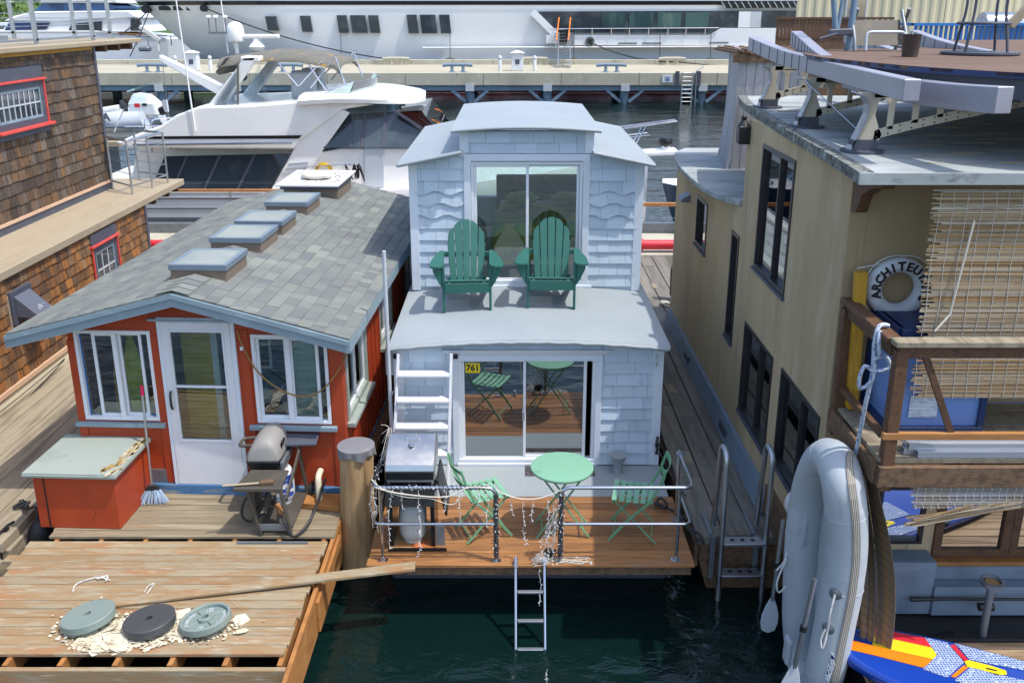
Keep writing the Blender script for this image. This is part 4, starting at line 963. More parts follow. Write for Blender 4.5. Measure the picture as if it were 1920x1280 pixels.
rb(MB().box(.21, .59, .492, .498, 1.91, 2.33), 'pane', K['black_glass'], idr)
mb = MB(); mb.bar((.12, .49, .9), (.74, .49, 1.7), .012, .09, (0, 1, 0)); mb.bar((.74, .486, .9), (.12, .486, 1.7), .012, .09, (0, 1, 0)); rb(mb, 'brace', K['white_trim'], idr)
for z in (1.86, 1.98): rb(MB().lathe([(.012, 0), (.012, .03), (.028, .035), (.03, .055), (.015, .065)], (.115, .50, z), 12, Matrix.Rotation(R(90), 3, 'X')), 'knob', K['brass'], idr, smooth=40)
rb(MB().box(.82, .96, .5, .6, .76, 2.42), 'inner_jamb', K['white_trim'])
# roof
mb = MB()
def slope(x0, x1, y0, y1): mb.prism([(x0, y0, zroof(x0) - .03), (x1, y0, zroof(x1) - .03), (x1, y0, zroof(x1) - .008), (x0, y0, zroof(x0) - .008)], (0, y1 - y0, 0))
for (y0, y1, gap) in ((-.25, .37, 0), (.37, 1.08, 1), (1.08, REND, 0)):
    slope(EL, -.34 if gap else RX, y0, y1); slope(.24 if gap else RX, ER, y0, y1)
roof = rb(mb, 'roof', K['asphalt'])
SKY = [(-.36, .26, .37, 1.06), (-.36, .26, 1.54, 2.24), (-.36, .26, 2.42, 3.08), (-.34, .27, 3.60, 4.32), (-.50, .42, 4.82, 5.85)]
mb = MB(); rg = random.Random(11)
for side in (0, 1):
    xe = EL if side == 0 else ER
    L_ = math.hypot(RX - xe, RZ - EZ); dx = (RX - xe) / L_; dz = (RZ - EZ) / L_
    nrm = Vector((-dz if dx > 0 else dz, 0, abs(dx)))
    sN = int(L_ / .135) + 1
    for i in range(sN):
        s0 = i * .135 - .012; s1 = min(s0 + .16, L_ - .02)
        if s1 - s0 < .03: continue
        y = -.262 - rg.random() * .2
        while y < REND:
            w_ = rg.choice((.11, .16, .2, .24, .3)) * rg.uniform(.85, 1.15); a = max(y, -.262); b = min(y + w_, REND); y += w_
            if b - a < .02: continue
            sm = (s0 + s1) / 2; xm = xe + dx * sm; ym = (a + b) / 2
            if any(k[0] + .02 < xm < k[1] - .02 and k[2] + .02 < ym < k[3] - .02 for k in SKY): continue
            lift = rg.uniform(.007, .0125)
            P0 = lambda s_, yy, h: Vector((xe + dx * s_, yy, EZ + dz * s_)) + nrm * h
            g = .0015
            mb.hexa([P0(s0, a + g, -.004), P0(s0, b - g, -.004), P0(s1, b - g, -.006), P0(s1, a + g, -.006), P0(s0, a + g, lift), P0(s0, b - g, lift), P0(s1, b - g, .002), P0(s1, a + g, .002)])
rb(mb, 'roof_shingles', K['asphalt'], roof)
mb = MB(); y = -.265
while y < REND:
    if not any(k[2] - .02 < y + .07 < k[3] + .02 for k in SKY):
        for sg in (-1, 1):
            tl = .16; dzz = tl * (RZ - EZ) / (RX - EL)
            x1_ = RX + sg * tl
            A = [(RX, y, RZ + .018), (x1_, y, RZ + .018 - dzz), (x1_, y + .2, RZ + .006 - dzz), (RX, y + .2, RZ + .006)]
            mb.prism(A if sg > 0 else A[::-1], (0, 0, .007))
    y += .14
rb(mb, 'ridge_cap', K['asphalt'], roof)
mb = MB()
mb.prism([(EL, -.29, EZ - .14), (RX, -.29, RZ - .14), (RX, -.29, RZ - .012), (EL, -.29, EZ - .012)], (0, .028, 0))
mb.prism([(ER, -.29, EZ - .14), (RX, -.29, RZ - .14), (RX, -.29, RZ - .012), (ER, -.29, EZ - .012)], (0, .028, 0))
mb.prism([(EL, -.305, EZ - .055), (RX, -.305, RZ - .055), (RX, -.305, RZ - .004), (EL, -.305, EZ - .004)], (0, .014, 0))
mb.prism([(ER, -.305, EZ - .055), (RX, -.305, RZ - .055), (RX, -.305, RZ - .004), (ER, -.305, EZ - .004)], (0, .014, 0))
rb(mb, 'fascia', K['grey_trim'], roof)
mb = MB(); mb.box(ER - .01, ER + .014, -.29, REND, EZ - .135, EZ - .01); rb(mb, 'eave_board', K['grey_trim'], roof)
mb = MB(); mb.box(EL - .014, EL + .01, -.29, REND, EZ - .135, EZ - .01); rb(mb, 'eave_board', K['grey_trim'], roof)
curb = M('brown_skylight_curb', s(122, 108, 94), .6, layers=((s(104, 92, 80), 3, (1, 1, 1), .45, .7, .6),))
slate = M('slate_skylight_frame', s(108, 122, 134), .45, layers=((s(126, 140, 150), 4, (1, 1, 1), .5, .75, .5),))
skyglass = M('dusty_skylight_glass', s(164, 170, 164), .5, layers=((s(134, 150, 150), 1.4, (1, 1, 1), .4, .7, .6), (s(172, 180, 172), 3, (1, 1, 1), .56, .75, .5)), spec=.1)
nt_ = skyglass.node_tree; tr_ = nt_.nodes.new('ShaderNodeBsdfTransparent'); mx_ = nt_.nodes.new('ShaderNodeMixShader'); mx_.inputs[0].default_value = .7
nt_.links.new(tr_.outputs[0], mx_.inputs[1]); nt_.links.new(nt_.nodes['Principled BSDF'].outputs[0], mx_.inputs[2]); nt_.links.new(mx_.outputs[0], nt_.nodes['Material Output'].inputs['Surface'])
for k, (a, b, c, d_) in enumerate(SKY[:4]):
    zt = 3.07
    mb = MB(); mb.box(a + .015, b - .015, c + .015, c + .04, 2.7, zt - .06); mb.box(a + .015, b - .015, d_ - .04, d_ - .015, 2.7, zt - .06); mb.box(a + .015, a + .04, c + .04, d_ - .04, 2.7, zt - .06); mb.box(b - .04, b - .015, c + .04, d_ - .04, 2.7, zt - .06)
    o = rb(mb, 'skylight', curb, bevel=.004)
    mb = MB(); mb.box(a, b, c, c + .05, zt - .065, zt); mb.box(a, b, d_ - .05, d_, zt - .065, zt); mb.box(a, a + .05, c + .05, d_ - .05, zt - .065, zt); mb.box(b - .05, b, c + .05, d_ - .05, zt - .065, zt)
    rb(mb, 'frame', slate, o, bevel=.006, seg=2)
    rb(MB().box(a + .05, b - .05, c + .05, d_ - .05, zt - .014, zt - .004), 'pane', skyglass, o)
a, b, c, d_ = SKY[4]
o = rb(MB().box(a + .06, b - .03, c + .06, d_ - .03, 2.6, 3.01), 'roof_hatch', curb, bevel=.004)
rb(MB().box(a + .02, b - .02, c + .02, d_ - .02, 3.01, 3.05), 'gasket', K['slate_trim'], o)
rb(MB().hexa([(a - .04, c - .02, 3.055), (b, c - .02, 3.055), (b + .04, d_ + .04, 3.10), (a, d_ + .04, 3.10), (a - .04, c - .02, 3.085), (b, c - .02, 3.085), (b + .04, d_ + .04, 3.13), (a, d_ + .04, 3.13)]), 'cover', K['white'], o, bevel=.006)
# side windows on the right wall
for (y0, y1, z0, z1, sill) in ((.17, 1.21, 1.42, 2.34, 1), (2.04, 2.94, 1.55, 2.25, 1), (4.14, 5.29, 1.5, 2.2, 0)):
    w = MB(); ring_rect(w, (WX1, 0), (0, 1, 0), (1, 0, 0), y0, y1, z0, z1, .06, -.05, .02); w = rb(w, 'window', K['grey_green'], bevel=.003)
    m2 = MB(); ring_rect(m2, (WX1, 0), (0, 1, 0), (1, 0, 0), y0 + .06, y1 - .06, z0 + .06, z1 - .06, .035, -.045, -.01); m2.box(WX1 - .05, WX1 - .012, (y0 + y1) / 2 - .018, (y0 + y1) / 2 + .018, z0 + .09, z1 - .09); rb(m2, 'sash', K['vinyl'], w)
    rb(MB().box(WX1 - .035, WX1 - .028, y0 + .09, y1 - .09, z0 + .09, z1 - .09), 'pane', K['glass_dark'] if sill == 0 else K['glass'], w)
    if sill: rb(MB().box(WX1, WX1 + .09, y0 - .05, y1 + .05, z0 - .05, z0), 'window_sill', K['grey_green'], w, bevel=.004)
    if y0 < 1: rb(MB().box(WX1 - .12, WX1 - .10, y0 + .08, y1 - .08, z0 + .05, z1 - .05), 'blind', K['curtain'], w)
mb = MB().box(WX1 + .02, WX1 + .12, .6, 5.0, .60, .72); rb(mb, 'rub_rail', K['old_wood'], bevel=.01)
rb(MB().box(WX0 + .1, WX1 - .1, .05, 6.1, -.3, .57), 'float_block', K['black'])
mb = MB().tube(fillet([(1.21, -.02, .93), (1.21, -.14, .92), (1.235, -.22, .62)], .07), .034, 12); rb(mb, 'drain_pipe', K['cream'], smooth=40)
cordm = M('ochre_extension_cord', s(150, 116, 60), .6, layers=((s(120, 90, 46), 8, (1, 1, 1), .5, .7, .6),))
pc = thing('extension_cord', 'thin ochre cord swagged across the right front window of the red cottage', 'cord', (-2.3, 8.6, 1.9))
mb = MB(); mb.tube(crom([(.455, -.03, 2.50), (.50, -.05, 2.36), (.60, -.05, 2.12), (.75, -.06, 1.95), (.95, -.065, 1.83), (1.13, -.065, 1.80), (1.3, -.06, 1.88), (1.44, -.04, 2.04), (1.53, .05, 2.2), (1.56, .3, 2.36)], 6), .0085, 6); mb.xf(RW).build('cable', cordm, pc, smooth=60)
mb = MB().box(.485, .515, -.075, -.055, 2.30, 2.335); mb.xf(RW).build('tag', K['white'], pc)
# things seen inside
t = thing('wetsuit', 'black wetsuit hanging inside the left window of the red cottage', 'wetsuit', (-3.85, 9.0, 1.5), R(-2.5))
bodyp = [(-.05, .95), (.05, .95), (.09, .9), (.13, .7), (.10, .5), (.12, .2), (.08, .02), (.03, .02), (.01, .35), (-.02, .02), (-.08, .02), (-.10, .35), (-.09, .6), (-.12, .8), (-.09, .92)]
mb = MB(); mb.prism([(-.60 + x, .42, 1.45 + z) for x, z in bodyp], (0, .06, 0)); mb.xf(RW).build('suit', K['rubber'], t, bevel=.02, seg=2)
for (lab, xo, w_, zt, mm) in (('mustard yellow pointed board standing inside the left window of the red cottage', -1.0, .11, 2.28, K['yellow']), ('lime yellow rounded board behind the white window bar inside the red cottage', -.86, .12, 2.34, M('lime_yellow_shell', s(190, 186, 40), .4, layers=((s(160, 160, 40), 3, (1, 1, 1), .5, .7, .6),)))):
    t = thing('surfboard', lab, 'board', (-3.24 + xo, 9.1, .85), R(-2.5))
    mb = MB(); mb.loft([[(xo - w_ * f, .36, .85 + (zt - .85) * h), (xo, .32, .85 + (zt - .85) * h), (xo + w_ * f, .36, .85 + (zt - .85) * h), (xo, .42, .85 + (zt - .85) * h)] for h, f in ((0, .6), (.2, .85), (.45, 1), (.7, .85), (.88, .5), (1, .08))])
    mb.xf(RW).build('shell', mm, t, smooth=50)
t = thing('sack', 'small pale sack with scattered crumbs lying on the white roof hatch cover', 'sack', (-3.05, 14.0, 3.1), R(-2.5))
def sackf(u, v):
    a = 2 * PI * u; b = PI * (v - .5); return (-.02 + .24 * math.copysign(abs(math.cos(b)) ** .6, 1) * math.copysign(abs(math.cos(a)) ** .6, math.cos(a)), 5.28 + .17 * abs(math.cos(b)) ** .6 * math.copysign(abs(math.sin(a)) ** .6, math.sin(a)), 3.155 + .055 * math.sin(b) + .01 * math.sin(5 * a))
mb = MB(); mb.grid(sackf, 24, 12); mb.xf(RW).build('sack_body', K['string'], t, smooth=60)
mb = MB(); rg = random.Random(17)
for i in range(34): x, y = rg.uniform(-.42, .38), rg.uniform(4.95, 5.7); z = 3.089 + .045 * (y - 4.8) / 1.09; mb.obox((x, y, z + .004), (.018, .014, .01), Matrix.Rotation(rg.random() * 3, 3, 'Z'))
tag(mb.xf(RW).build('crumbs', K['old_wood'], t), kind='stuff')

# ================================================================ storage box, broom
sb = thing('storage_box', 'brick red wooden storage box with peeling grey-green lid by the cottage wall', 'storage box', (-4.31, 8.38, .635), R(-2.5))
SW = EXTRA[sb.name]['W']
MB().box(-.41, .41, -.40, .38, 0, .585).xf(SW).build('box', K['red_paint'], sb, bevel=.004)
MB().box(-.31, -.295, -.403, -.399, .0, .585).xf(SW).build('panel_joint', K['black'], sb)
mb = MB(); mb.box(-.47, .46, -.46, .40, .585, .64); mb.box(-.475, .465, -.466, .40, .60, .622); mb.xf(SW).build('lid', K['grey_green'], sb, bevel=.004)
delam = M('delaminated_plywood_edge', s(160, 134, 86), .9, layers=((s(206, 196, 168), 9, (3, 1, 1), .48, .6, .9), (s(84, 62, 38), 14, (3, 1, 1), .55, .7, .8)), bump=.8, bsc=40)
mb = MB()
rg = random.Random(5)
for i in range(26):
    y = -.44 + .8 * rg.random() ** 1.2; x = .44 - rg.random() ** 2 * (.22 - .24 * (y + .44)); l = rg.uniform(.05, .16)
    mb.obox((x, y, .641), (rg.uniform(.015, .05), l, .006), Matrix.Rotation(rg.uniform(-.5, .1), 3, 'Z'))
mb.xf(SW).build('peeling_edge', delam, sb)
bt = thing('broom', 'upright broom with grey pole, pink tip and pale blue bristles beside the storage box', 'broom', (-3.8, 8.5, .64))
mb = MB(); mb.tube([(-3.79, 8.50, .80), (-3.815, 8.62, 1.80)], .013, 10); mb.build('pole', K['alu'], bt, smooth=40)
pink = M('pink_grip', s(220, 30, 90), .5, layers=((s(200, 24, 80), 6, (1, 1, 1), .5, .7, .5),))
mb = MB(); mb.tube([(-3.815, 8.62, 1.80), (-3.818, 8.633, 1.90)], .017, 10); mb.build('grip', pink, bt, smooth=40)
mb = MB(); mb.hexa([(-3.86, 8.46, .78), (-3.70, 8.50, .76), (-3.70, 8.53, .76), (-3.86, 8.49, .78), (-3.82, 8.47, .84), (-3.75, 8.49, .84), (-3.75, 8.52, .84), (-3.82, 8.50, .84)]); mb.build('head', K['black'], bt, bevel=.008)
brm = M('pale_blue_bristles', s(160, 182, 204), .8, isl=.2, layers=((s(120, 144, 170), 8, (1, 1, 1), .5, .7, .6),))
mb = MB()
for i in range(70):
    f = rg.random(); x0 = -3.855 + .15 * f; x1 = -3.93 + .30 * f + rg.uniform(-.01, .01)
    mb.tube([(x0, 8.475 + .03 * f + rg.uniform(-.012, .012), .775), (x1, 8.43 + .05 * f + rg.uniform(-.03, .03), .637 + rg.random() * .01)], [.004, .0035], 4)
mb.build('bristles', brm, bt)

# ================================================================ old black charcoal-grey cart grill
g2 = thing('cart_grill', 'faded grey domed cart grill with side shelf and white-and-blue gas bottle on the porch deck', 'grill', (-2.4, 8.2, .635))
sec = lambda y, k: [(-2.68, y, 1.27), (-2.66, y, 1.33), (-2.60 + .0 * k, y, 1.43 * 1 + .0), (-2.54, y, 1.50 + k), (-2.42, y, 1.51 + k), (-2.36, y, 1.46 + k), (-2.32, y, 1.32), (-2.32, y, 1.27)]
def sec(y, k, sh): # rounded trapezoid, shrinking towards the ends
    base = [(-.18, 0), (-.175, .05), (-.12, .15), (-.05, .215), (.05, .225), (.12, .18), (.16, .05), (.165, 0)]
    return [(-2.50 + x * (1 - sh * .35), y, 1.27 + z * (1 - sh)) for x, z in base]
lid = MB().loft([sec(8.19, 0, .42), sec(8.21, 0, .18), sec(8.26, 0, .03), sec(8.45, 0, -.04), sec(8.62, 0, .02), sec(8.66, 0, .2), sec(8.675, 0, .45)]).build('lid', K['grill_grey'], g2, smooth=50)
mb = MB().tube(fillet([(-2.64, 8.34, 1.37), (-2.78, 8.34, 1.36), (-2.78, 8.52, 1.36), (-2.64, 8.52, 1.37)], .05), .016, 10); mb.build('handle', K['bronze'], lid, smooth=50)
for i in range(2):
    for j in range(2):
        MB().bar((-2.352 + .012 * (i), 8.33 + j * .07, 1.345 + i * .04), (-2.352 + .012 * i, 8.375 + j * .07, 1.36 + i * .04), .02, .022).build('vent', K['black'], lid)
MB().hexa([(-2.63, 8.24, 1.10), (-2.38, 8.24, 1.10), (-2.38, 8.62, 1.10), (-2.63, 8.62, 1.10), (-2.68, 8.18, 1.265), (-2.33, 8.18, 1.265), (-2.33, 8.67, 1.265), (-2.68, 8.67, 1.265)]).build('firebox', K['black'], g2, bevel=.01)
MB().box(-2.335, -2.30, 8.2, 8.62, 1.16, 1.25).build('trim_strip', K['galv'], g2, bevel=.004)
MB().hexa([(-2.70, 7.78, 1.15), (-2.23, 7.78, 1.15), (-2.24, 8.16, 1.165), (-2.62, 8.16, 1.165), (-2.70, 7.78, 1.195), (-2.23, 7.78, 1.195), (-2.24, 8.16, 1.195), (-2.62, 8.16, 1.195)]).build('side_shelf', K['bronze'], g2, bevel=.012, seg=2)
MB().hexa([(-2.36, 8.44, 1.30), (-2.02, 8.46, 1.30), (-2.02, 8.64, 1.34), (-2.36, 8.64, 1.34), (-2.36, 8.44, 1.33), (-2.02, 8.46, 1.33), (-2.02, 8.64, 1.37), (-2.36, 8.64, 1.37)]).build('side_shelf', K['slate_trim'], g2, bevel=.006)
for (x, y, xt, yt, zt) in ((-2.48, 7.86, -2.58, 7.86, 1.15), (-2.19, 7.86, -2.26, 7.86, 1.15), (-2.52, 8.55, -2.55, 8.5, 1.1), (-2.16, 8.55, -2.22, 8.5, 1.30)):
    MB().bar((x, y, .636), (xt, yt, zt), .03, .045, (0, 1, 0)).build('leg', K['bronze'], g2, bevel=.004)
MB().bar((-2.22, 7.9, 1.0), (-2.2, 8.5, 1.26), .02, .04).build('brace', K['bronze'], g2)
MB().bar((-2.55, 7.86, .80), (-2.55, 8.5, .80), .02, .03).build('brace', K['bronze'], g2)
MB().hexa([(-2.58, 8.02, .72), (-2.56, 8.02, .72), (-2.56, 8.3, .72), (-2.58, 8.3, .72), (-2.60, 8.02, 1.15), (-2.58, 8.02, 1.15), (-2.58, 8.3, 1.15), (-2.60, 8.3, 1.15)]).build('cabinet_panel', K['bronze'], g2)
MB().box(-2.50, -2.17, 7.88, 8.55, .70, .725).build('base_shelf', K['bronze'], g2, bevel=.004)
MB().box(-2.49, -2.20, 7.845, 7.86, .69, .76).build('shelf_lip', K['galv'], g2)
for x in (-2.13, -2.55):
    w = MB().lathe([(.02, -.02), (.075, -.02), (.085, -.012), (.085, .012), (.075, .02), (.02, .02)], (x, 8.6, .72), 24, Matrix.Rotation(R(90), 3, 'Y')).build('wheel', K['black'], g2, smooth=40)
    mb = MB()
    for k in range(6): mb.bar((x + .022, 8.6, .72), (x + .022, 8.6 + .07 * math.cos(k * PI / 3), .72 + .07 * math.sin(k * PI / 3)), .006, .012)
    mb.build('spoke', K['galv'], w)
labm = M('blue_white_bottle_label', s(44, 74, 160), .5, layers=((s(226, 228, 230), 9, (1, 1, 1.6), .52, .56, .95),))
propane('propane_cylinder', 'white and blue labelled gas bottle standing on the cart grill base', (-2.38, 8.36, .726), K['white'], labm, .95)
mb = MB().tube(crom([(-2.40, 8.2, 1.12), (-2.36, 8.02, 1.02), (-2.34, 7.95, .92), (-2.24, 7.84, .80), (-2.16, 7.8, .66), (-2.05, 7.9, .70), (-1.98, 8.1, .80), (-1.96, 8.5, .90)], 8), .014, 8); mb.build('gas_hose', K['black'], g2, smooth=60)
mb = MB().tube(crom([(-2.6, 8.1, 1.0), (-2.68, 8.02, .9), (-2.70, 8.0, .76), (-2.62, 8.0, .70), (-2.5, 8.1, .74)], 8), .012, 8); mb.build('gas_hose', K['black'], g2, smooth=60)
mb = MB(); mb.lathe([(.03, -.03), (.042, -.01), (.042, .02), (.02, .04)], (-2.37, 8.02, 1.02), 12); mb.build('regulator', K['alu'], g2, smooth=40)
mb = MB(); mb.bar((-2.33, 7.95, .93), (-2.27, 7.89, .84), .05, .05); mb.build('hose_fitting', K['fresh_wood'], g2, bevel=.008)
gb = thing('grill_brush', 'wooden-handled wire grill brush lying on the cart grill side shelf', 'brush', (-2.6, 7.85, 1.2))
MB().bar((-2.80, 7.80, 1.212), (-2.44, 7.85, 1.215), .026, .018).build('handle', K['ledge'], gb, bevel=.006)
MB().bar((-2.45, 7.85, 1.218), (-2.32, 7.87, 1.218), .055, .036).build('bristle_block', K['old_wood'], gb, bevel=.004)

# ================================================================ loose things on the deck
pl = MB(); pl.hexa([(-3.69, 6.66, .634), (-3.62, 6.78, .634), (-.90, 7.31, .672), (-.89, 7.19, .672), (-3.69, 6.66, .658), (-3.62, 6.78, .658), (-.90, 7.31, .70), (-.89, 7.19, .70)])
o = pl.build('loose_plank', K['worn_deck'], None, bevel=.003); tag(o, 'long loose worn plank lying across the deck and out over the water', 'plank')
o = MB().box(-2.68, -1.99, 7.70, 7.725, .634, .65).build('metal_bar', K['galv'], None); tag(o, 'thin grey metal bar lying at the gap between deck boards', 'bar')
o = MB().hexa([(-2.3, 8.38, .636), (-1.78, 8.28, .636), (-1.78, 8.55, .636), (-2.25, 8.55, .636), (-2.3, 8.38, .70), (-1.78, 8.28, .70), (-1.78, 8.55, .70), (-2.25, 8.55, .70)]).build('timber_offcut', K['fresh_wood'], None, bevel=.004); tag(o, 'orange stained timber board lying behind the cart grill', 'board')
def weight_plate(name, label, x, y, mat, r, tx, ty, rim=False):
    t = thing(name, label, 'weight plate', (x, y, .635), 0, 'round weight plates on the worn deck')
    m4 = Matrix.Translation((x, y, .70)) @ Matrix.Rotation(tx, 4, 'X') @ Matrix.Rotation(ty, 4, 'Y')
    mb = MB()
    if not rim: mb.lathe([(.03, -.035), (r - .006, -.035), (r, -.029), (r, .029), (r - .006, .035), (.03, .035), (.03, -.035)], (0, 0, 0), 56, cap=False)
    else: mb.lathe([(.03, -.03), (r - .008, -.03), (r, -.022), (r, .03), (r - .006, .035), (r - .022, .035), (r - .028, .03), (r - .03, .006), (.062, .006), (.06, .03), (.055, .034), (.03, .034), (.03, -.03)], (0, 0, 0), 56, cap=False)
    mb.xf(m4).build('plate', mat, t, smooth=30)
    if rim:
        mb = MB()
        for k in range(4):
            a = R(40 + 90 * k); mb.bar((.055 * math.cos(a), .055 * math.sin(a), .012), (.165 * math.cos(a), .165 * math.sin(a), .009), .014, .016)
        mb.xf(m4).build('spoke', mat, t, bevel=.003)
        mb = MB()
        for txt, a0 in (('STANDARD', 180), ('STANDARD', 0)):
            for i, ch in enumerate(txt):
                a = R(a0 + (i - 3.5) * -9.5 + 0); rr = .155
                mb.merge(glyphs(ch, .042, .003), Matrix.Translation((rr * math.cos(a), rr * math.sin(a), .009)) @ Matrix.Rotation(a - PI / 2, 4, 'Z'))
        for txt, a0, rr in (('45', 90, .15), ('LBS', 90, .115), ('45', -90, .115), ('LBS', -90, .15)):
            mb.merge(glyphs(txt, .04, .003), Matrix.Translation((rr * math.cos(R(a0)), rr * math.sin(R(a0)), .009)) @ Matrix.Rotation(R(a0 - 90), 4, 'Z'))
        mb.xf(m4).build('raised_lettering', K['gel_grey'], t)
weight_plate('weight_plate', 'plain grey-green round weight plate, smooth faced, leftmost of three on the deck', -3.58, 6.50, K['plate_grey'], .218, R(-4), R(-9))
weight_plate('weight_plate', 'charcoal black round weight plate between the two grey-green ones', -3.04, 6.44, K['plate_black'], .211, R(-3), R(-6))
weight_plate('weight_plate', 'rimmed grey-green weight plate with four spokes and raised lettering', -2.575, 6.46, K['plate_grey'], .21, R(-4), R(-8), True)
fk = MB(); rg = random.Random(21)
for i in range(1500):
    c = rg.choice(((-3.58, 6.45), (-3.3, 6.42), (-3.04, 6.38), (-2.8, 6.48), (-2.575, 6.44), (-3.4, 6.3), (-3.2, 6.28)))
    a = rg.uniform(0, 2 * PI); d_ = rg.uniform(.05, .29) if rg.random() < .93 else rg.uniform(.3, .6)
    x = c[0] + d_ * math.cos(a) * 1.05; y = c[1] + d_ * math.sin(a) * .72
    if y < 6.13: continue
    n = rg.randint(7, 11) if i < 70 else rg.randint(4, 6); r_ = (rg.uniform(.05, .11) if i < 70 else rg.uniform(.005, .026)) * (1 if d_ < .33 else .5); z = .634 + rg.random() * (.003 if i < 70 else .014)
    tl = (rg.uniform(-.25, .25), rg.uniform(-.25, .25)); b0 = rg.uniform(0, 6)
    fk.prism([(x + r_ * rg.uniform(.6, 1.1) * math.cos(b0 + 2 * PI * k / n), y + r_ * rg.uniform(.6, 1.1) * math.sin(b0 + 2 * PI * k / n), z + r_ * (tl[0] * math.cos(b0 + 2 * PI * k / n) + tl[1] * math.sin(b0 + 2 * PI * k / n))) for k in range(n)], (0, 0, .003))
tag(fk.build('paint_flakes', K['flake'], None), 'flaking whitish dried paint around the weight plates', 'paint flakes', kind='stuff')
mb = MB().tube(crom([(-3.92, 6.93, .64), (-3.94, 7.04, .64), (-3.84, 7.12, .645), (-3.74, 7.12, .655), (-3.66, 7.10, .64)], 6), .006, 6); mb.tube(crom([(-3.78, 7.11, .65), (-3.7, 7.14, .66), (-3.69, 7.08, .645)], 5), .008, 6)
tag(mb.build('rope_scrap', K['rope'], None, smooth=60), 'frayed white rope scrap curled on the worn deck left of the loose plank', 'rope')
mb = MB().tube(crom([(-3.28, 6.92, .64), (-3.27, 7.0, .65), (-3.24, 7.05, .64), (-3.25, 6.9, .64)], 6), .005, 6)
tag(mb.build('rope_scrap', K['rope'], None, smooth=60), 'tiny white string end lying just behind the loose plank', 'rope')
f = thing('fender', 'scuffed black rubber fender hanging off the walkway beside the red storage box', 'fender', (-4.88, 8.2, .2))
MB().lathe([(.02, -.28), (.08, -.26), (.115, -.2), (.12, -.05), (.12, .12), (.10, .2), (.06, .25), (.03, .27), (.025, .32), (.01, .33)], (-4.87, 8.2, .32), 20).build('fender_body', K['rubber'], f, smooth=40)
mb = MB().tube(crom([(-4.87, 8.2, .64), (-4.9, 8.24, .72), (-5.05, 8.3, .65), (-5.12, 8.4, .625)], 6), .014); mb.build('lanyard', K['black'], f, smooth=60)
mb = MB(); pts = [(-5.14 + rg.uniform(-.07, .07), 8.42 + rg.uniform(-.06, .06), .62 + rg.random() * .06) for k in range(16)]; mb.tube(crom(pts, 5), .014); mb.build('rope_tangle', K['black'], f, smooth=60)
c = thing('dock_cleat', 'small black cleat on the weathered timber edge of the walkway', 'cleat', (-5.08, 7.98, .6))
MB().box(-5.10, -5.06, 7.95, 8.01, .6, .63).build('foot', K['black'], c); MB().tube([(-5.10, 7.88, .635), (-5.08, 7.95, .645), (-5.08, 8.02, .645), (-5.06, 8.1, .635)], .014).build('horn', K['black'], c, smooth=50)
# ================================================================ cedar shingled house on the left
SH = thing('shingled_house', 'two-storey brown cedar shingled float house with slate and coral window trim', 'house', (-7.5, 12, 0))
LXW, UXW = -6.70, -7.70
MB().box(-12, LXW - .001, 6.5, 16.2, .70, 2.22).build('storey_wall', K['slate_trim'], SH)
LW = MB(); rg = random.Random(4)
shingles(LW, (LXW, 6.5), (0, 1, 0), (1, 0, 0), 9.68, .80, 2.22, .158, (.09, .22), .02, holes=[(13.95 - 6.5, 14.92 - 6.5, 1.1, 2.05), (11.5 - 6.5, 12.0 - 6.5, 1.58, 2.0)], jit=.008, rg=rg)
LW.build('cedar_shingles', K['cedar_sh'], SH)
MB().box(-12, UXW - .001, 6.5, 17.2, 2.3, 4.96).build('storey_wall', K['slate_trim'], SH)
LW = MB()
shingles(LW, (UXW, 6.5), (0, 1, 0), (1, 0, 0), 10.66, 2.52, 4.90, .178, (.10, .24), .022, holes=[(13.6 - 6.5, 15.25 - 6.5, 3.72, 4.76)], jit=.008, rg=rg)
LW.build('cedar_shingles', K['cedar_dark'], SH)
MB().box(UXW - .03, UXW + .035, 17.16, 17.24, 2.3, 4.95).build('corner_board', K['slate_trim'], SH)
MB().box(LXW - .03, LXW + .035, 16.16, 16.24, .72, 2.2).build('corner_board', K['slate_trim'], SH)
MB().box(UXW, UXW + .03, 6.5, 17.2, 2.345, 2.47).build('base_trim', K['slate_trim'], SH)
MB().box(UXW, UXW + .05, 6.5, 17.2, 2.47, 2.515).build('drip_trim', K['pink_trim'], SH)
mb = MB(); mb.hexa([(-12, 6.5, 2.215), (-6.64, 6.5, 2.215), (-6.64, 18.2, 2.215), (-12, 18.2, 2.215), (-12, 6.5, 2.34), (-6.64, 6.5, 2.34), (-6.64, 18.2, 2.34), (-12, 18.2, 2.34)])
MB().box(-12, -6.64, 6.5, 18.2, 2.225, 2.345).build('ledge', K['ledge'], SH, bevel=.01)
for y in (16.9, 17.6, 18.1): MB().box(-8, -6.75, y - .04, y + .04, 2.10, 2.224).build('joist_end', K['old_wood'], SH)
MB().box(LXW, LXW + .05, 6.5, 16.2, .735, .80).build('drip_trim', K['pink_trim'], SH)
mb = MB(); mb.hexa([(-12, 6.5, -.3), (-6.60, 6.5, -.3), (-6.60, 16.4, -.3), (-12, 16.4, -.3), (-12, 6.5, .73), (-6.685, 6.5, .73), (-6.685, 16.4, .73), (-12, 16.4, .73)]); mb.build('float_hull', K['cream'], SH, bevel=.01)
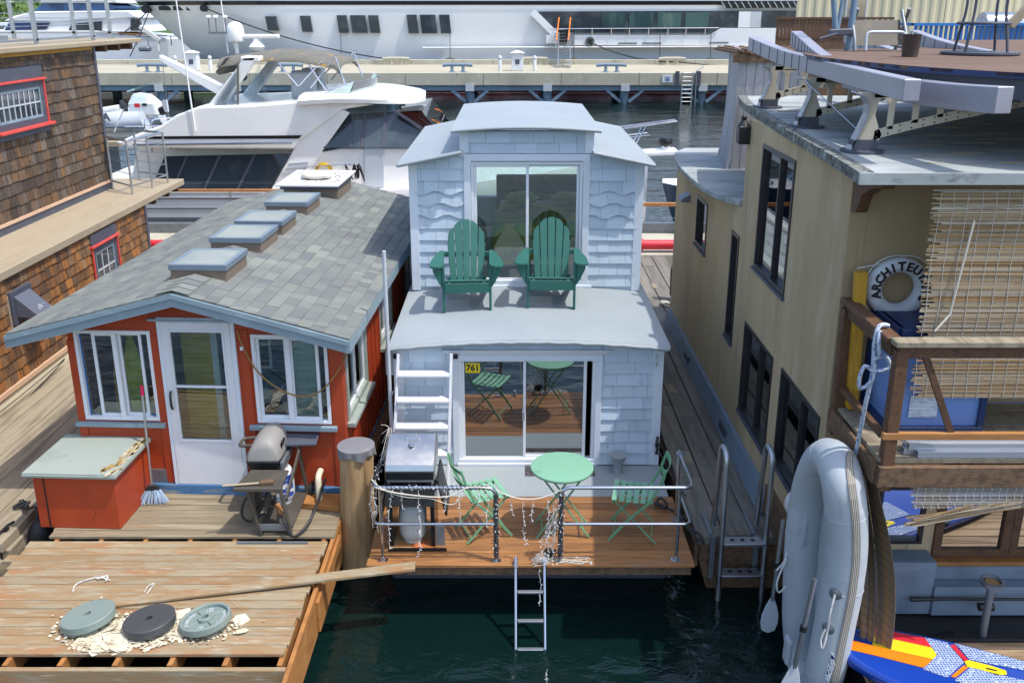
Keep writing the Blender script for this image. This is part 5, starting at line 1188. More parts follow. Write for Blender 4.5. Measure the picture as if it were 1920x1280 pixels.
def trimmed_window(X, y0, y1, z0, z1, head, nbars):
    w = MB(); ring_rect(w, (X, 0), (0, 1, 0), (1, 0, 0), y0, y1, z0, z1, .10, .0, .03); w = w.build('window', K['slate_trim'], SH, bevel=.003)
    mb = MB(); ring_rect(mb, (X, 0), (0, 1, 0), (1, 0, 0), y0 + .1, y1 - .1, z0 + .1, z1 - .1, .035, -.01, .02); mb.build('sash', K['grey_trim'], w)
    mb = MB()
    for k in range(1, nbars): y = y0 + .13 + (y1 - y0 - .26) * k / nbars; mb.box(X + .004, X + .014, y - .011, y + .011, z0 + .13, z1 - .13)
    mb.box(X + .005, X + .015, y0 + .13, y1 - .13, (z0 + z1) / 2 - .012, (z0 + z1) / 2 + .012); mb.build('glazing_bar', K['gel_grey'], w)
    MB().box(X - .0, X + .003, y0 + .1, y1 - .1, z0 + .1, z1 - .1).build('pane', K['black_glass'], w)
    MB().box(X, X + .07, y0 - .04, y1 + .06, z1, z1 + .035).build('coral_trim', K['coral'], w, bevel=.004)
    MB().box(X + .03, X + .05, y1, y1 + .03, z0, z1).build('coral_trim', K['coral'], w); MB().box(X + .03, X + .05, y0 - .03, y0, z0, z1).build('coral_trim', K['coral'], w)
    MB().box(X, X + .12, y0 - .06, y1 + .08, z0 - .04, z0).build('coral_trim', K['coral'], w, bevel=.004)
    MB().box(X, X + .04, y0 - .02, y1 + .02, z1 + .035, z1 + .035 + head).build('header', K['slate_trim'], w, bevel=.003)
    MB().box(X, X + .045, y0 - .03, y1 + .03, z0 - .14, z0 - .04).build('apron', K['slate_trim'], w, bevel=.003)
trimmed_window(UXW, 13.62, 15.16, 3.84, 4.52, .19, 8)
trimmed_window(LXW, 13.95, 14.86, 1.16, 1.98, .17, 3)
hd = MB().box(LXW + .01, LXW + .06, 11.45, 12.0, 1.56, 2.02).build('vent_hood', K['slate_trim'], SH, bevel=.004)
MB().prism([(LXW + .06, 11.52, 1.95), (LXW + .06, 11.52, 1.66), (LXW + .34, 11.52, 1.64), (LXW + .34, 11.52, 1.69)], (0, .40, 0)).build('cowl', M('slate_hood_with_streaks', s(88, 92, 102), .5, layers=((s(200, 204, 210), 5, (1, 1, 1), .66, .7, .8),)), hd, bevel=.004)
MB().box(LXW + .005, LXW + .02, 11.42, 11.46, 1.52, 1.98).build('backing_board', K['ledge'], hd)
# flat roof with overhang and deck rail
MB().box(-14, -7.56, 6.5, 19.2, 4.97, 5.06).build('roof_slab', K['ledge'], SH, bevel=.015)
MB().box(-12, UXW + .02, 6.5, 17.2, 4.91, 4.969).build('eave_strip', K['yellow'], SH)
for y in (17.7, 18.3, 18.9): MB().box(-9, -7.66, y - .05, y + .05, 4.85, 4.969).build('joist_end', K['old_wood'], SH)
rail = MB().box(-7.80, -7.74, 6.5, 17.5, 5.12, 5.155).build('deck_railing', K['alu'], SH)
for y in (11.2, 13.3, 15.35, 17.45): MB().box(-7.80, -7.74, y - .03, y + .03, 5.06, 6.05).build('post', K['alu'], rail)
for z in (5.35, 5.55, 5.75): MB().tube([(-7.77, 6.5, z), (-7.77, 17.5, z)], .006, 5).build('wire', K['alu'], rail)
MB().box(-7.82, -7.72, 6.5, 17.5, 6.05, 6.09).build('handrail', K['alu'], rail)
r2 = MB().box(-13.5, -7.75, 18.5, 18.56, 5.16, 5.2).build('deck_railing', K['alu'], SH)
for x in (-12.6, -11.2, -9.8, -8.6, -7.9): MB().box(x - .03, x + .03, 18.5, 18.56, 5.06, 6.05).build('post', K['alu'], r2)
for z in (5.45, 5.75): MB().tube([(-13.5, 18.53, z), (-7.75, 18.53, z)], .008, 5).build('wire', K['alu'], r2)
MB().box(-13.5, -7.75, 18.48, 18.58, 6.05, 6.09).build('handrail', K['alu'], r2)
# balcony rail at the end of the ledge
P = [(-7.62, 17.12), (-7.02, 16.55), (-6.80, 17.75), (-7.5, 18.1)]
r3 = MB().tube(fillet([(x, y, 3.33) for x, y in P], .12), .022, 8).build('balcony_railing', K['alu'], SH, smooth=40)
for (x, y) in (P[0], P[1], P[2], (-6.9, 17.2), P[3]): MB().tube([(x, y, 2.35), (x, y, 3.33)], .02, 8).build('post', K['alu'], r3)
for z in (2.5, 2.72, 2.92, 3.12): MB().tube([(x, y, z) for x, y in P], .006 if z > 2.55 else .018, 6).build('wire', K['alu'], r3)
t = thing('timber_beam', 'short weathered grey timber lying on the flat roof of the shingled house', 'beam', (-10, 16, 5.06))
MB().bar((-9.0, 16.6, 5.12), (-10.6, 17.9, 5.12), .22, .12).build('beam', K['galv'], t, bevel=.01)
l1 = thing('mooring_line', 'dark line drooping along the cream float of the shingled house', 'rope', (-6.55, 9.5, .7))
MB().tube(hang((-6.57, 12.4, .70), (-6.5, 8.6, .60), .10, 14), .008, 6).build('rope', K['black'], l1)
MB().tube(hang((-6.56, 12.4, .72), (-6.55, 8.3, .75), .05, 14), .006, 6).build('rope', K['black'], l1)
# ================================================================ tan stucco float house with rooftop terrace
BH = thing('stucco_house', 'tan stucco float house with curved roof edge, wooden balcony and rooftop terrace', 'house', (4.5, 9, 0))
WXB = 2.66
Yend = 14.5
def U(y): return Yend - y
wins = [(8.45, 9.60, 2.91, 4.25, 1), (12.08, 12.80, 2.38, 3.08, 0), (10.29, 10.66, 1.74, 3.07, 0), (8.60, 9.76, 1.14, 2.22, 1), (7.14, 8.30, 1.23, 2.24, 1)]
mb = MB()
wall_with_holes(mb, (WXB, Yend), (0, -1, 0), (-1, 0, 0), U(10.28), .62, 3.40, .14, [(U(b), U(a), c, d_) for (a, b, c, d_, k) in wins if a > 10.28])
mb2 = MB(); wall_with_holes(mb2, (WXB, 10.28), (0, -1, 0), (-1, 0, 0), 3.28, .62, 4.43, .14, [(10.28 - b, 10.28 - a, c, d_) for (a, b, c, d_, k) in wins if a < 10.2])
mb.merge(mb2)
bw = mb.build('long_wall', K['stucco'], BH)
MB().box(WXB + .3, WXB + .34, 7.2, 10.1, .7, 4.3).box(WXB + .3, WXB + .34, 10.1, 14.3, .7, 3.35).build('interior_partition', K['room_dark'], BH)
dkf = M('dark_bronze_window_frame', s(44, 42, 44), .4, .2, layers=((s(62, 60, 60), 5, (1, 1, 1), .5, .7, .6),))
for (a, b, c, d_, k) in wins:
    w = MB(); ring_rect(w, (WXB, 0), (0, -1, 0), (-1, 0, 0), -b, -a, c, d_, .045, -.10, .012); w = w.build('window', dkf, BH, bevel=.003)
    if k:
        m_ = (a + b) / 2; MB().box(WXB + .02, WXB + .06, m_ - .018, m_ + .018, c + .045, d_ - .045).build('mullion', dkf, w)
        MB().box(WXB + .035, WXB + .04, m_ + .018, b - .045, c + .045, d_ - .045).build('pane', K['glass_mirror'], w); MB().box(WXB + .055, WXB + .06, a + .045, m_ - .018, c + .045, d_ - .045).build('pane', K['glass_mirror'], w)
    else: MB().box(WXB + .045, WXB + .05, a + .045, b - .045, c + .045, d_ - .045).build('pane', K['glass_mirror'], w)
    MB().box(WXB - .03, WXB + .01, a - .02, b + .02, c - .03, c).build('window_sill', K['slate_trim'], w)
mb = MB(); mb.box(WXB + .142, 8.5, 7.003, 7.12, 2.45, 4.428); mb.build('gable_wall', K['stucco'], BH)
MB().box(WXB + .142, 8.5, 10.14, 10.278, 3.38, 4.428).build('parapet_wall', K['stucco'], BH)
mb = MB(); ys = steps(8.3, 14.4, 9)
for a, b in zip(ys[:-1], ys[1:]): mb.hexa([(2.55, a + .004, .61), (2.66, a + .004, .61), (2.66, b - .004, .61), (2.55, b - .004, .61), (2.61, a + .004, .84), (2.658, a + .004, .84), (2.658, b - .004, .84), (2.61, b - .004, .84)])
sk = mb.build('metal_skirting', M('blue_grey_sheet_metal', s(122, 138, 152), .6, .2, layers=((s(92, 106, 120), 2, (1, 1, 1), .45, .7, .7), (s(150, 168, 184), 5, (1, 1, 1), .6, .75, .5))), BH)
for y in (9.9, 12.3): MB().bar((2.575, y, .72), (2.575, y + .34, .72), .03, .10).build('vent', K['slate_trim'], sk)
MB().box(2.6, 2.66, 7.0, 8.3, .62, .95).build('base_board', K['old_wood'], BH)
# roofs
def poly_slab(pts, z0, z1, name, mat, **k): return MB().prism([(x, y, z0) for x, y in pts], (0, 0, z1 - z0)).build(name, mat, BH, **k)
edge = crom([(2.44, 6.3, 0), (2.50, 6.9, 0), (2.60, 8.3, 0), (2.69, 9.5, 0), (2.85, 11.27, 0), (3.05, 12.4, 0)], 5)
rp = [(p.x, p.y) for p in edge] + [(9, 12.4), (9, 6.3)]
poly_slab(rp, 4.43, 4.50, 'main_roof', K['roofmem'], bevel=.012)
edge2 = crom([(2.80, 14.7, 0), (2.55, 14.2, 0), (2.42, 13.4, 0), (2.38, 12.2, 0), (2.42, 11.2, 0), (2.52, 10.7, 0), (2.66, 10.46, 0)], 5)
poly_slab([(p.x, p.y) for p in edge2] + [(5, 10.46), (5, 14.7)], 3.40, 3.47, 'curved_roof', K['roofmem'], bevel=.01)
lich = M('lichen_roof_edge', s(120, 124, 118), .9, layers=((s(66, 68, 62), 14, (1, 1, 1), .46, .58, .9), (s(186, 190, 186), 9, (1, 1, 1), .58, .68, .8)), bump=.6, bsc=60)
mb = MB(); mb.loft([[(p.x - .012, p.y, 4.425), (p.x - .012, p.y, 4.508), (p.x + .10, p.y, 4.506), (p.x + .10, p.y, 4.425)] for p in edge]); mb.build('roof_edge', lich, BH)
MB().box(2.425, 9, 6.27, 6.298, 4.425, 4.506).build('roof_edge', K['roofmem'], BH)
strm = M('ochre_streak', s(176, 158, 104), .7, layers=((s(140, 124, 84), 6, (1, 1, 1), .5, .7, .6),)); mb = MB(); rg = random.Random(8)  # ochre for short dashes scattered over the roof
for i in range(70):
    x = rg.uniform(2.9, 6); y = rg.uniform(6.7, 10.5); l = rg.uniform(.12, .4); mb.bar((x, y, 4.502), (x + l, y + l * .05, 4.502), .007, .003)
mb.build('roof_streaks', strm, BH)
MB().prism([(2.66, 6.96, 4.42), (2.66, 6.96, 4.08), (2.66, 6.88, 4.1), (2.66, 6.8, 4.25), (2.66, 6.6, 4.34), (2.66, 6.45, 4.36), (2.66, 6.4, 4.42)], (.09, 0, 0)).build('corbel', K['brown_wood'], BH, bevel=.004)
ln = MB().box(2.53, 2.66, 10.16, 10.30, 4.16, 4.36).build('wall_lantern', K['black'], BH, bevel=.008); MB().lathe([(.07, 0), (.03, .06), (.035, .1), (.01, .12)], (2.59, 10.23, 4.36), 12).build('lantern_cap', K['black'], ln)
MB().prism([(2.66, 13.3, 2.98), (2.52, 13.3, 2.9), (2.52, 13.3, 2.86), (2.66, 13.3, 2.86)], (0, .3, 0)).build('wall_light', K['galv'], BH)
# balcony
mb = MB(); plank_run(mb, 2.70, 8.5, steps(5.98, 6.98, 7), 2.45, .035, 0.0); mb.build('balcony_floor', K['dock_light'], BH, bevel=.004)
MB().box(2.68, 8.5, 5.93, 5.975, 2.245, 2.41).build('balcony_fascia', K['old_wood'], BH, bevel=.005)
MB().box(2.66, 2.70, 5.98, 6.98, 2.245, 2.41).build('balcony_fascia', K['old_wood'], BH, bevel=.005)
for (x, y) in ((2.75, 5.99), (2.71, 6.93), (5.2, 5.99)): MB().box(x - .045, x + .045, y - .04, y + .04, 2.2, 3.30).build('balcony_post', K['brown_wood'], BH, bevel=.004)
MB().box(2.68, 8.5, 5.92, 6.03, 3.34, 3.385).build('balcony_rail', K['dock_light'], BH, bevel=.006)
MB().box(2.72, 8.5, 5.955, 6.0, 3.25, 3.34).build('balcony_rail', K['brown_wood'], BH, bevel=.004)
MB().box(2.655, 2.765, 6.03, 6.98, 3.335, 3.38).build('balcony_rail', K['brown_wood'], BH, bevel=.006)
MB().box(2.69, 2.73, 6.03, 6.98, 3.24, 3.335).build('balcony_rail', K['brown_wood'], BH)
MB().box(2.68, 8.5, 5.945, 5.985, 2.62, 2.675).build('balcony_rail', K['fresh_wood'], BH, bevel=.004)
MB().box(2.69, 2.73, 6.03, 6.98, 2.60, 2.65).build('balcony_rail', K['brown_wood'], BH)
MB().bar((2.92, 5.975, 3.26), (3.18, 5.975, 2.67), .045, .03, (0, 1, 0)).build('balcony_brace', K['brown_wood'], BH)
bd = MB(); ring_rect(bd, (0, 6.43), (1, 0, 0), (0, -1, 0), 2.94, 3.66, 2.452, 3.30, .05, -.03, .02); ring_rect(bd, (2.94, 0), (0, 1, 0), (-1, 0, 0), 6.46, 7.0, 2.452, 3.30, .05, -.03, .02); bd.box(2.94, 3.66, 6.46, 7.0, 3.27, 3.30)
bd = bd.build('balcony_door', K['navy'], BH, bevel=.004)
MB().box(2.99, 3.61, 6.435, 6.44, 2.5, 3.25).build('blue_pane', K['blue_panel'], bd); MB().box(2.95, 2.956, 6.5, 6.96, 2.5, 3.25).build('blue_pane', K['blue_panel'], bd)
ntc = M('printed_notice', s(206, 216, 226), .8, layers=((s(96, 110, 140), 60, (.25, 1, 2.2), .52, .58, .55),))
MB().box(3.07, 3.29, 6.424, 6.43, 2.58, 2.76).build('paper_notice', ntc, bd)
# ground floor
mb = MB(); wall_with_holes(mb, (2.9, 6.85), (1, 0, 0), (0, -1, 0), 5.6, .62, 2.25, .1, [(.23, .64, 1.19, 1.74), (.74, 5.0, 1.06, 1.95)]); mb.build('ground_wall', K['stucco'], BH)
w = MB(); ring_rect(w, (0, 6.85), (1, 0, 0), (0, -1, 0), 3.13, 3.54, 1.19, 1.74, .03, -.04, .015); w = w.build('window', dkf, BH); MB().box(3.16, 3.51, 6.86, 6.865, 1.22, 1.71).build('pane', K['glass_mirror'], w)
for x0 in (3.64, 4.30, 4.96):
    w = MB(); ring_rect(w, (0, 6.85), (1, 0, 0), (0, -1, 0), x0, x0 + .66, 1.06, 1.95, .075, -.04, .02); w = w.build('glazed_door', K['brown_wood'], BH, bevel=.004); MB().box(x0 + .075, x0 + .585, 6.86, 6.865, 1.135, 1.875).build('pane', K['glass_mirror'], w)
MB().box(3.6, 8, 6.76, 6.85, 1.02, 1.06).build('door_sill', K['fresh_wood'], BH)
bs = M('blue_grey_base_paint', s(118, 134, 150), .6, layers=((s(92, 106, 120), 2, (1, 1, 1), .45, .7, .7), (s(140, 152, 164), 5, (.5, 1, 2), .56, .72, .5)))
MB().box(2.72, 3.60, 6.64, 6.85, .62, 1.13).build('base_wall', bs, BH, bevel=.008); MB().box(3.60, 8, 6.62, 6.85, .62, .90).build('base_wall', bs, BH, bevel=.008); MB().box(3.60, 8, 6.74, 6.85, .90, 1.02).build('base_wall', bs, BH, bevel=.008)
MB().box(2.8, 8, 6.3, 14, -.3, .61).build('float_block', K['black'], BH)
dk = thing('plank_deck', 'brown plank deck under the balcony of the stucco house', 'deck', (4, 6, .6))
mb = MB(); plank_run(mb, 2.78, 8, steps(4.9, 6.62, 13), .60, .035, .03, gap=.01, split=.3); mb.build('planking', M('lightened_brown_deck', s(168, 142, 110), .7, layers=((s(120, 98, 74), 2.4, (.6, 6, 5), .45, .64, .8), (s(190, 170, 140), 6, (.3, 14, 10), .56, .74, .6)), isl=.16, bump=.4, bsc=12, bst=(.6, 16, 16)), dk, bevel=.004)  # deck brown lightened to make up for the shade under the balcony
MB().box(2.8, 8, 4.9, 6.2, -.3, .5).build('float_block', K['black'], dk)
# ---- rooftop terrace parts
z5 = 5.17
dp = [(3.85, 6.3), (3.55, 6.6), (3.27, 7.1), (3.12, 7.5), (2.97, 8.3), (2.91, 8.9), (2.99, 9.6), (3.25, 10.2), (3.8, 10.7), (4.6, 11.0), (5.3, 11.4), (6.2, 14.0), (10, 14.5), (10, 5.9), (4.8, 5.95)]
dp = [(p.x, p.y) for p in crom([(x, y, 0) for x, y in dp[:11]], 4)] + dp[11:]
td = MB(); y = 5.9
def span(yv):
    xs = []
    n = len(dp)
    for i in range(n):
        (x0, y0), (x1, y1) = dp[i], dp[(i + 1) % n]
        if (y0 <= yv < y1) or (y1 <= yv < y0): xs.append(x0 + (x1 - x0) * (yv - y0) / (y1 - y0))
    return (min(xs), max(xs)) if len(xs) > 1 else None
while y < 14.4:
    sp = span(y + .05)
    s0, s1 = span(y + .004), span(y + .096)
    if s0 and s1: td.hexa([(s0[0], y + .004, z5 - .03), (10, y + .004, z5 - .03), (10, y + .096, z5 - .03), (s1[0], y + .096, z5 - .03), (s0[0], y + .004, z5), (10, y + .004, z5), (10, y + .096, z5), (s1[0], y + .096, z5)])
    y += .1
tdk = td.build('terrace_deck', K['deckplank'], BH)
ring = [(x, y) for x, y in dp if x < 9.5]
mb = MB(); mb.loft([[(x, y, z5 - .045), (x, y, z5 - .002), (x + .03, y + .0, z5 - .002), (x + .03, y, z5 - .045)] for x, y in ring]); mb.build('edge_trim', K['navy'], tdk)
mb = MB(); mb.prism([(x + .06, y + .02, z5 - .20) for x, y in dp], (0, 0, .155)); mb.build('rim_joist', K['slate_trim'], tdk)
def ringbeam(path, w=.12, h=.155, j0=2):
    P = crom(path, 4); mb = MB(); secs = []
    for i, p in enumerate(P):
        d = (P[min(i + 1, len(P) - 1)] - P[max(i - 1, 0)]); d.z = 0; d.normalize(); a = Vector((d.y, -d.x, 0)) * w / 2
        secs.append([p - a - Vector((0, 0, h)), p + a - Vector((0, 0, h)), p + a, p - a])
    b = mb.loft(secs).build('clad_beam', K['clad'], BH, bevel=.006)
    mb = MB()
    for i in range(j0, len(P) - 1, 1):
        p = P[i]; d = P[i + 1] - P[i - 1]; d.z = 0; d.normalize(); a = Vector((d.y, -d.x, 0)) * (w / 2 + .002)
        for sg in (-1, 1): mb.bar(p + a * sg - Vector((0, 0, h - .003)), p + a * sg - Vector((0, 0, .003)), .007, .003, d)
    mb.build('joint_line', K['slate_trim'], b)
ringbeam([(2.86, 6.62, 5.12), (2.93, 8.0, 5.13), (3.0, 9.3, 5.15), (3.01, 10.4, 5.18), (2.95, 11.5, 5.28)], j0=8)
ringbeam([(3.02, 8.7, 5.14), (3.12, 9.5, 5.20), (3.18, 10.1, 5.28), (3.2, 10.6, 5.37)])
ringbeam([(4.35, 10.5, 5.16), (4.3, 11.2, 5.24), (4.25, 11.9, 5.36)])
ringbeam([(5.2, 9.9, 5.16), (5.05, 10.8, 5.24), (4.95, 11.6, 5.36)])
ringbeam([(3.05, 8.4, 5.10), (3.12, 7.5, 5.08), (3.22, 6.8, 5.08), (3.32, 6.22, 5.10)], .13, .18, j0=99)
def bracket(loc, mat):
    # plate in the XZ plane, foot at the local origin, reaching along +X
    t = bpy.data.objects.new('roof_bracket', None)
    L0 = Vector(loc)
    o = MB(); y0 = -.012; zt = .47
    A = lambda x, z: L0 + Vector((x, y0, z))
    def pr(pts): o.prism([A(x, z) for x, z in pts], (0, .024, 0))
    zl = lambda x: .10 + .36 * min(1, max(0, (x - .12) / 1.6)) ** .8     # lower chord
    pr([(.02, .08), (.22, .08), (.24, .14), (.13, .30), (.30, .46), (.02, .46), (.09, .42), (.12, .36), (.10, .30)][:3] + [(.20, .22), (.17, .30), (.19, .40), (.26, .47), (-.02, .47), (.06, .44), (.10, .38), (.10, .32), (.06, .22)])
    for i in range(12):
        x0 = .18 + i * .14; x1 = x0 + .14; pr([(x0, zl(x0) - .03), (x1, zl(x1) - .03), (x1, min(zl(x1) + .045, .47)), (x0, min(zl(x0) + .045, .47))])
    pr([(.15, .43), (1.9, .43), (1.9, .47), (.15, .47)])
    x = .30
    while x < 1.5:
        pr([(x - .022, zl(x) + .02), (x + .022, zl(x) + .02), (x + .022, .44), (x - .022, .44)])
        for sg in (-1, 1):   # arch haunches
            for k in range(4):
                a0, a1 = k * PI / 8, (k + 1) * PI / 8; r_ = .075; cx = x + sg * (.022 + r_); zc = .355
                pr([(cx - sg * r_ * math.cos(a0), zc + r_ * math.sin(a0)), (cx - sg * r_ * math.cos(a1), zc + r_ * math.sin(a1)), (cx - sg * r_ * math.cos(a1), .44), (cx - sg * r_ * math.cos(a0), .44)])
        x += .195
    b = o.build('roof_bracket', mat, BH)
    mb = MB(); pts = [(-.01, .02), (.05, .16), (.10, .30), (.10, .38), (.06, .44), (-.02, .475)]
    for p, q in zip(pts[:-1], pts[1:]): mb.bar(A(*p) + Vector((0, .012, 0)), A(*q) + Vector((0, .012, 0)), .012, .11, (0, 1, 0))
    mb.build('flange', K['clad'], b)
    mb = MB(); mb.box(L0.x + .0, L0.x + .20, L0.y - .055, L0.y + .055, L0.z + .015, L0.z + .10); mb.lathe([(.17, 0), (.17, .018)], (L0.x + .10, L0.y, L0.z + .001), 20); mb.build('foot', K['slate_trim'], b)
    mb = MB()
    for i in range(16):
        x = .2 + i * .09
        for dz in (-.012, .028):
            p = A(x, zl(x) + dz); mb.lathe([(.008, 0), (.006, .006)], (p.x, p.y, p.z), 6, Matrix.Rotation(R(90), 3, 'X'))
    mb.build('rivet', K['slate_trim'], b)
bracket((2.72, 7.32, 4.5), K['bridge']); bracket((2.78, 8.95, 4.5), K['bridge']); bracket((2.90, 10.8, 4.5), K['bridge'])
mb = MB(); mb.tube([(2.80, 8.9, 4.95), (2.95, 7.34, 4.53)], .005, 5); mb.tube([(2.98, 7.9, 4.95), (2.98, 7.4, 4.56)], .004, 5); mb.build('stay_wire', K['alu'], BH)
# grey weathered board tower behind the terrace
tw = thing('board_tower', 'silvery weathered board wall flaring at the bottom beside the terrace beams', 'wall', (3.4, 13, 3.47))
def fin(u, v):
    a = Vector((3.22, 13.9, 0)).lerp(Vector((3.06, 12.62, 0)), u); fl = (1 - v) ** 3 * .10
    return (a.x - fl + .10 * (1 - v) * .3, a.y, 3.47 + 1.63 * v)
mb = MB()
for i in range(9): mb.grid(lambda u, v, i=i: fin((i + .02 + .96 * u) / 9, v), 1, 8, (.03, 0, 0))
mb.build('boards', M('silver_grey_boards', s(164, 162, 164), .85, isl=.08, layers=((s(130, 128, 130), 3, (4, 4, .5), .45, .7, .7), (s(110, 92, 76), 5, (6, 6, .4), .64, .74, .7)), bump=.4, bsc=16, bst=(8, 8, .6)), tw)
gb_ = bpy.data.materials['silver_grey_boards']
mb = MB()
for i in range(8): x = 3.06 + i * .12; mb.box(x + .003, x + .117, 12.62, 12.65, 3.47, 5.02 - .01 * rnd.random())
mb.build('boards', gb_, tw)
mb = MB()
for i in range(26):
    x = 3.0 + i * .045; mb.box(x, x + .06, 12.55 + rnd.uniform(-.03, .03), 13.9, 5.03 + rnd.uniform(0, .03), 5.06 + rnd.uniform(0, .04))
mb.box(2.98, 4.1, 12.56, 12.6, 4.92, 5.04); mb.build('cap_boards', K['old_wood'], tw)
# ================================================================ things on the terrace
t = thing('plant_pot', 'dark brown tapered pot standing on the round terrace deck', 'pot', (3.76, 8.85, z5))
MB().lathe([(.068, 0), (.072, .003), (.088, .20), (.09, .205), (.08, .205), (.078, .17), (.001, .165)], (3.76, 8.85, z5 + .001), 24, cap=False).build('pot', M('brown_pot_glaze', s(66, 56, 54), .4, layers=((s(84, 72, 68), 4, (1, 1, 1), .5, .7, .5),)), t, smooth=40)
MB().tube([(3.76, 8.85, z5 + .16), (3.765, 8.85, z5 + .27)], .006).build('plant_stem', K['string'], t)
t = thing('metal_stand', 'dark round metal stand with four bowed legs on the terrace deck', 'stand', (4.62, 9.25, z5))
cx, cy = 4.62, 9.25
MB().lathe([(.05, .003), (.35, .003), (.36, .012), (.36, .03), (.05, .035)], (cx, cy, z5), 40).build('base_plate', K['slate_trim'], t, smooth=40)
for k in range(4):
    a = R(35 + 90 * k); f = lambda r, z: (cx + r * math.cos(a), cy + r * math.sin(a), z5 + z)
    MB().tube(crom([f(.27, .03), f(.24, .2), f(.2, .42), f(.21, .62), f(.27, .85), f(.34, 1.05)], 5), .014, 8).build('leg', K['slate_trim'], t, smooth=50)
MB().tube([(cx + .235 * math.cos(2 * PI * k / 28), cy + .235 * math.sin(2 * PI * k / 28), z5 + .30) for k in range(28)], .013, 8, closed=True).build('hoop', K['slate_trim'], t, smooth=50)
MB().lathe([(.02, 0), (.23, .004), (.23, .012), (.02, .016)], (cx, cy, z5 + .295), 28).build('shelf', K['galv'], t)
t = thing('patio_chair', 'weathered grey sling patio chair on the terrace, seen from behind', 'chair', (4.0, 10.3, z5))
MB().grid(lambda u, v: (3.72 + .5 * u + .0 * v, 10.15 + .14 * v, z5 + .06 + .26 * v), 4, 4, (0, .02, 0)).build('sling_backrest', K['bronze'], t)
for x in (3.68, 4.24): MB().tube(crom([(x, 10.05, z5), (x, 10.12, z5 + .15), (x, 10.32, z5 + .42)], 5), .02, 8).build('frame', K['galv'], t, smooth=50); MB().tube(crom([(x + .05, 10.5, z5), (x + .06, 10.4, z5 + .2), (x + .05, 10.25, z5 + .44)], 5), .02, 8).build('leg', K['galv'], t, smooth=50)
MB().tube(fillet([(3.78, 10.02, z5 + .01), (3.78, 10.05, z5 + .2), (4.2, 10.05, z5 + .2), (4.2, 10.02, z5 + .01)], .06), .016, 8).build('armrest', K['gel_grey'], t, smooth=50)
t = thing('umbrella_stand', 'blue-grey tubular umbrella mast with splayed arm rising above the terrace', 'umbrella stand', (3.55, 10.2, z5))
MB().tube([(3.66, 10.2, z5), (3.70, 10.25, 6.3)], .035, 10).build('mast', K['bluesteel'], t, smooth=50)
MB().tube([(3.50, 10.2, 5.38), (3.36, 10.25, 6.3)], .03, 10).build('arm', K['bluesteel'], t, smooth=50); MB().tube([(3.52, 10.2, 5.38), (3.62, 10.3, 6.3)], .022, 10).build('strut', K['bluesteel'], t, smooth=50)
MB().bar((3.42, 10.18, 5.36), (3.68, 10.18, 5.37), .07, .07).build('clamp', K['slate_trim'], t, bevel=.01); MB().tube([(3.50, 10.14, 5.35), (3.30, 10.1, 5.30)], .014).build('crank', K['slate_trim'], t)
MB().lathe([(.055, 0), (.055, .12), (.04, .14)], (3.68, 10.22, 5.86), 12).build('collar', K['black'], t)

# ================================================================ blinds, ring, rope and odds and ends at the balcony
def blind(name, label, x0, x1, z0, z1, Yf, mat, dz=.0175, rag=.0, strings=.062, curve=0.0):
    t = thing(name, label, 'blind', (x0, Yf, z1))
    mb = MB(); z = z1; rg = random.Random(int(x0 * 100 + z0 * 77)); k = 0
    while z > z0:
        f = (z1 - z) / (z1 - z0); yy = Yf + curve * math.sin(PI * f)
        l = x0 + rg.random() ** 2 * rag * 1.0 - rag * .35 * rg.random() * f + .05 * f
        mb.bar((l, yy + rg.uniform(-.003, .003), z + rg.uniform(-.002, .002)), (x1, yy, z + rg.uniform(-.004, .004)), .006, dz * rg.uniform(.55, .85))
        z -= dz
    mb.build('reeds', mat, t)
    mb = MB(); x = x0 + .06
    while x < x1:
        n = 14; pts = [(x + .006 * math.sin(i), Yf - .005 + curve * math.sin(PI * i / n), z1 - (z1 - z0) * i / n) for i in range(n + 1)]
        mb.tube([(p[0] + rg.uniform(-.004, .004), p[1], p[2]) for p in pts], .0024, 4); x += strings * rg.uniform(.85, 1.15)
    mb.build('strings', K['string'], t)
    return t
bl = blind('bamboo_blind', 'large frayed bamboo roll blind hanging from the stucco roof edge over the balcony', 2.99, 5.0, 2.765, 4.37, 6.36, K['reed'], dz=.0135, rag=.10, strings=.095)
MB().tube([(3.30, 6.33, 4.16), (3.22, 6.32, 3.45), (3.12, 6.3, 3.33)], .008, 6).build('wand', K['string'], bl)
b2 = blind('bamboo_blind', 'short tattered bamboo blind sagging below the balcony fascia', 2.93, 5.0, 2.06, 2.24, 5.95, K['reed_grey'], dz=.014, rag=.05)
mb = MB(); rg = random.Random(2)
for i in range(26): mb.bar((2.95 + rg.uniform(-.02, .06), 5.945 + rg.uniform(-.02, .03), 1.90 + .1 * rg.random()), (3.75 + rg.uniform(-.3, .4), 5.95, 2.10 + .04 * rg.random()), .007, .007)
mb.build('loose_reeds', K['reed'], b2)
mb = MB().tube([(3.83, 5.93, 2.24), (3.83, 5.92, 2.08), (3.815, 5.92, 2.0)], .009, 6); mb.build('tie', K['fblue'], b2)
mt_ = thing('reed_mat', 'dark torn reed mat dangling beside the grey inflatable dinghy', 'mat', (2.8, 6.3, 2.2))
mb = MB(); rg = random.Random(9)
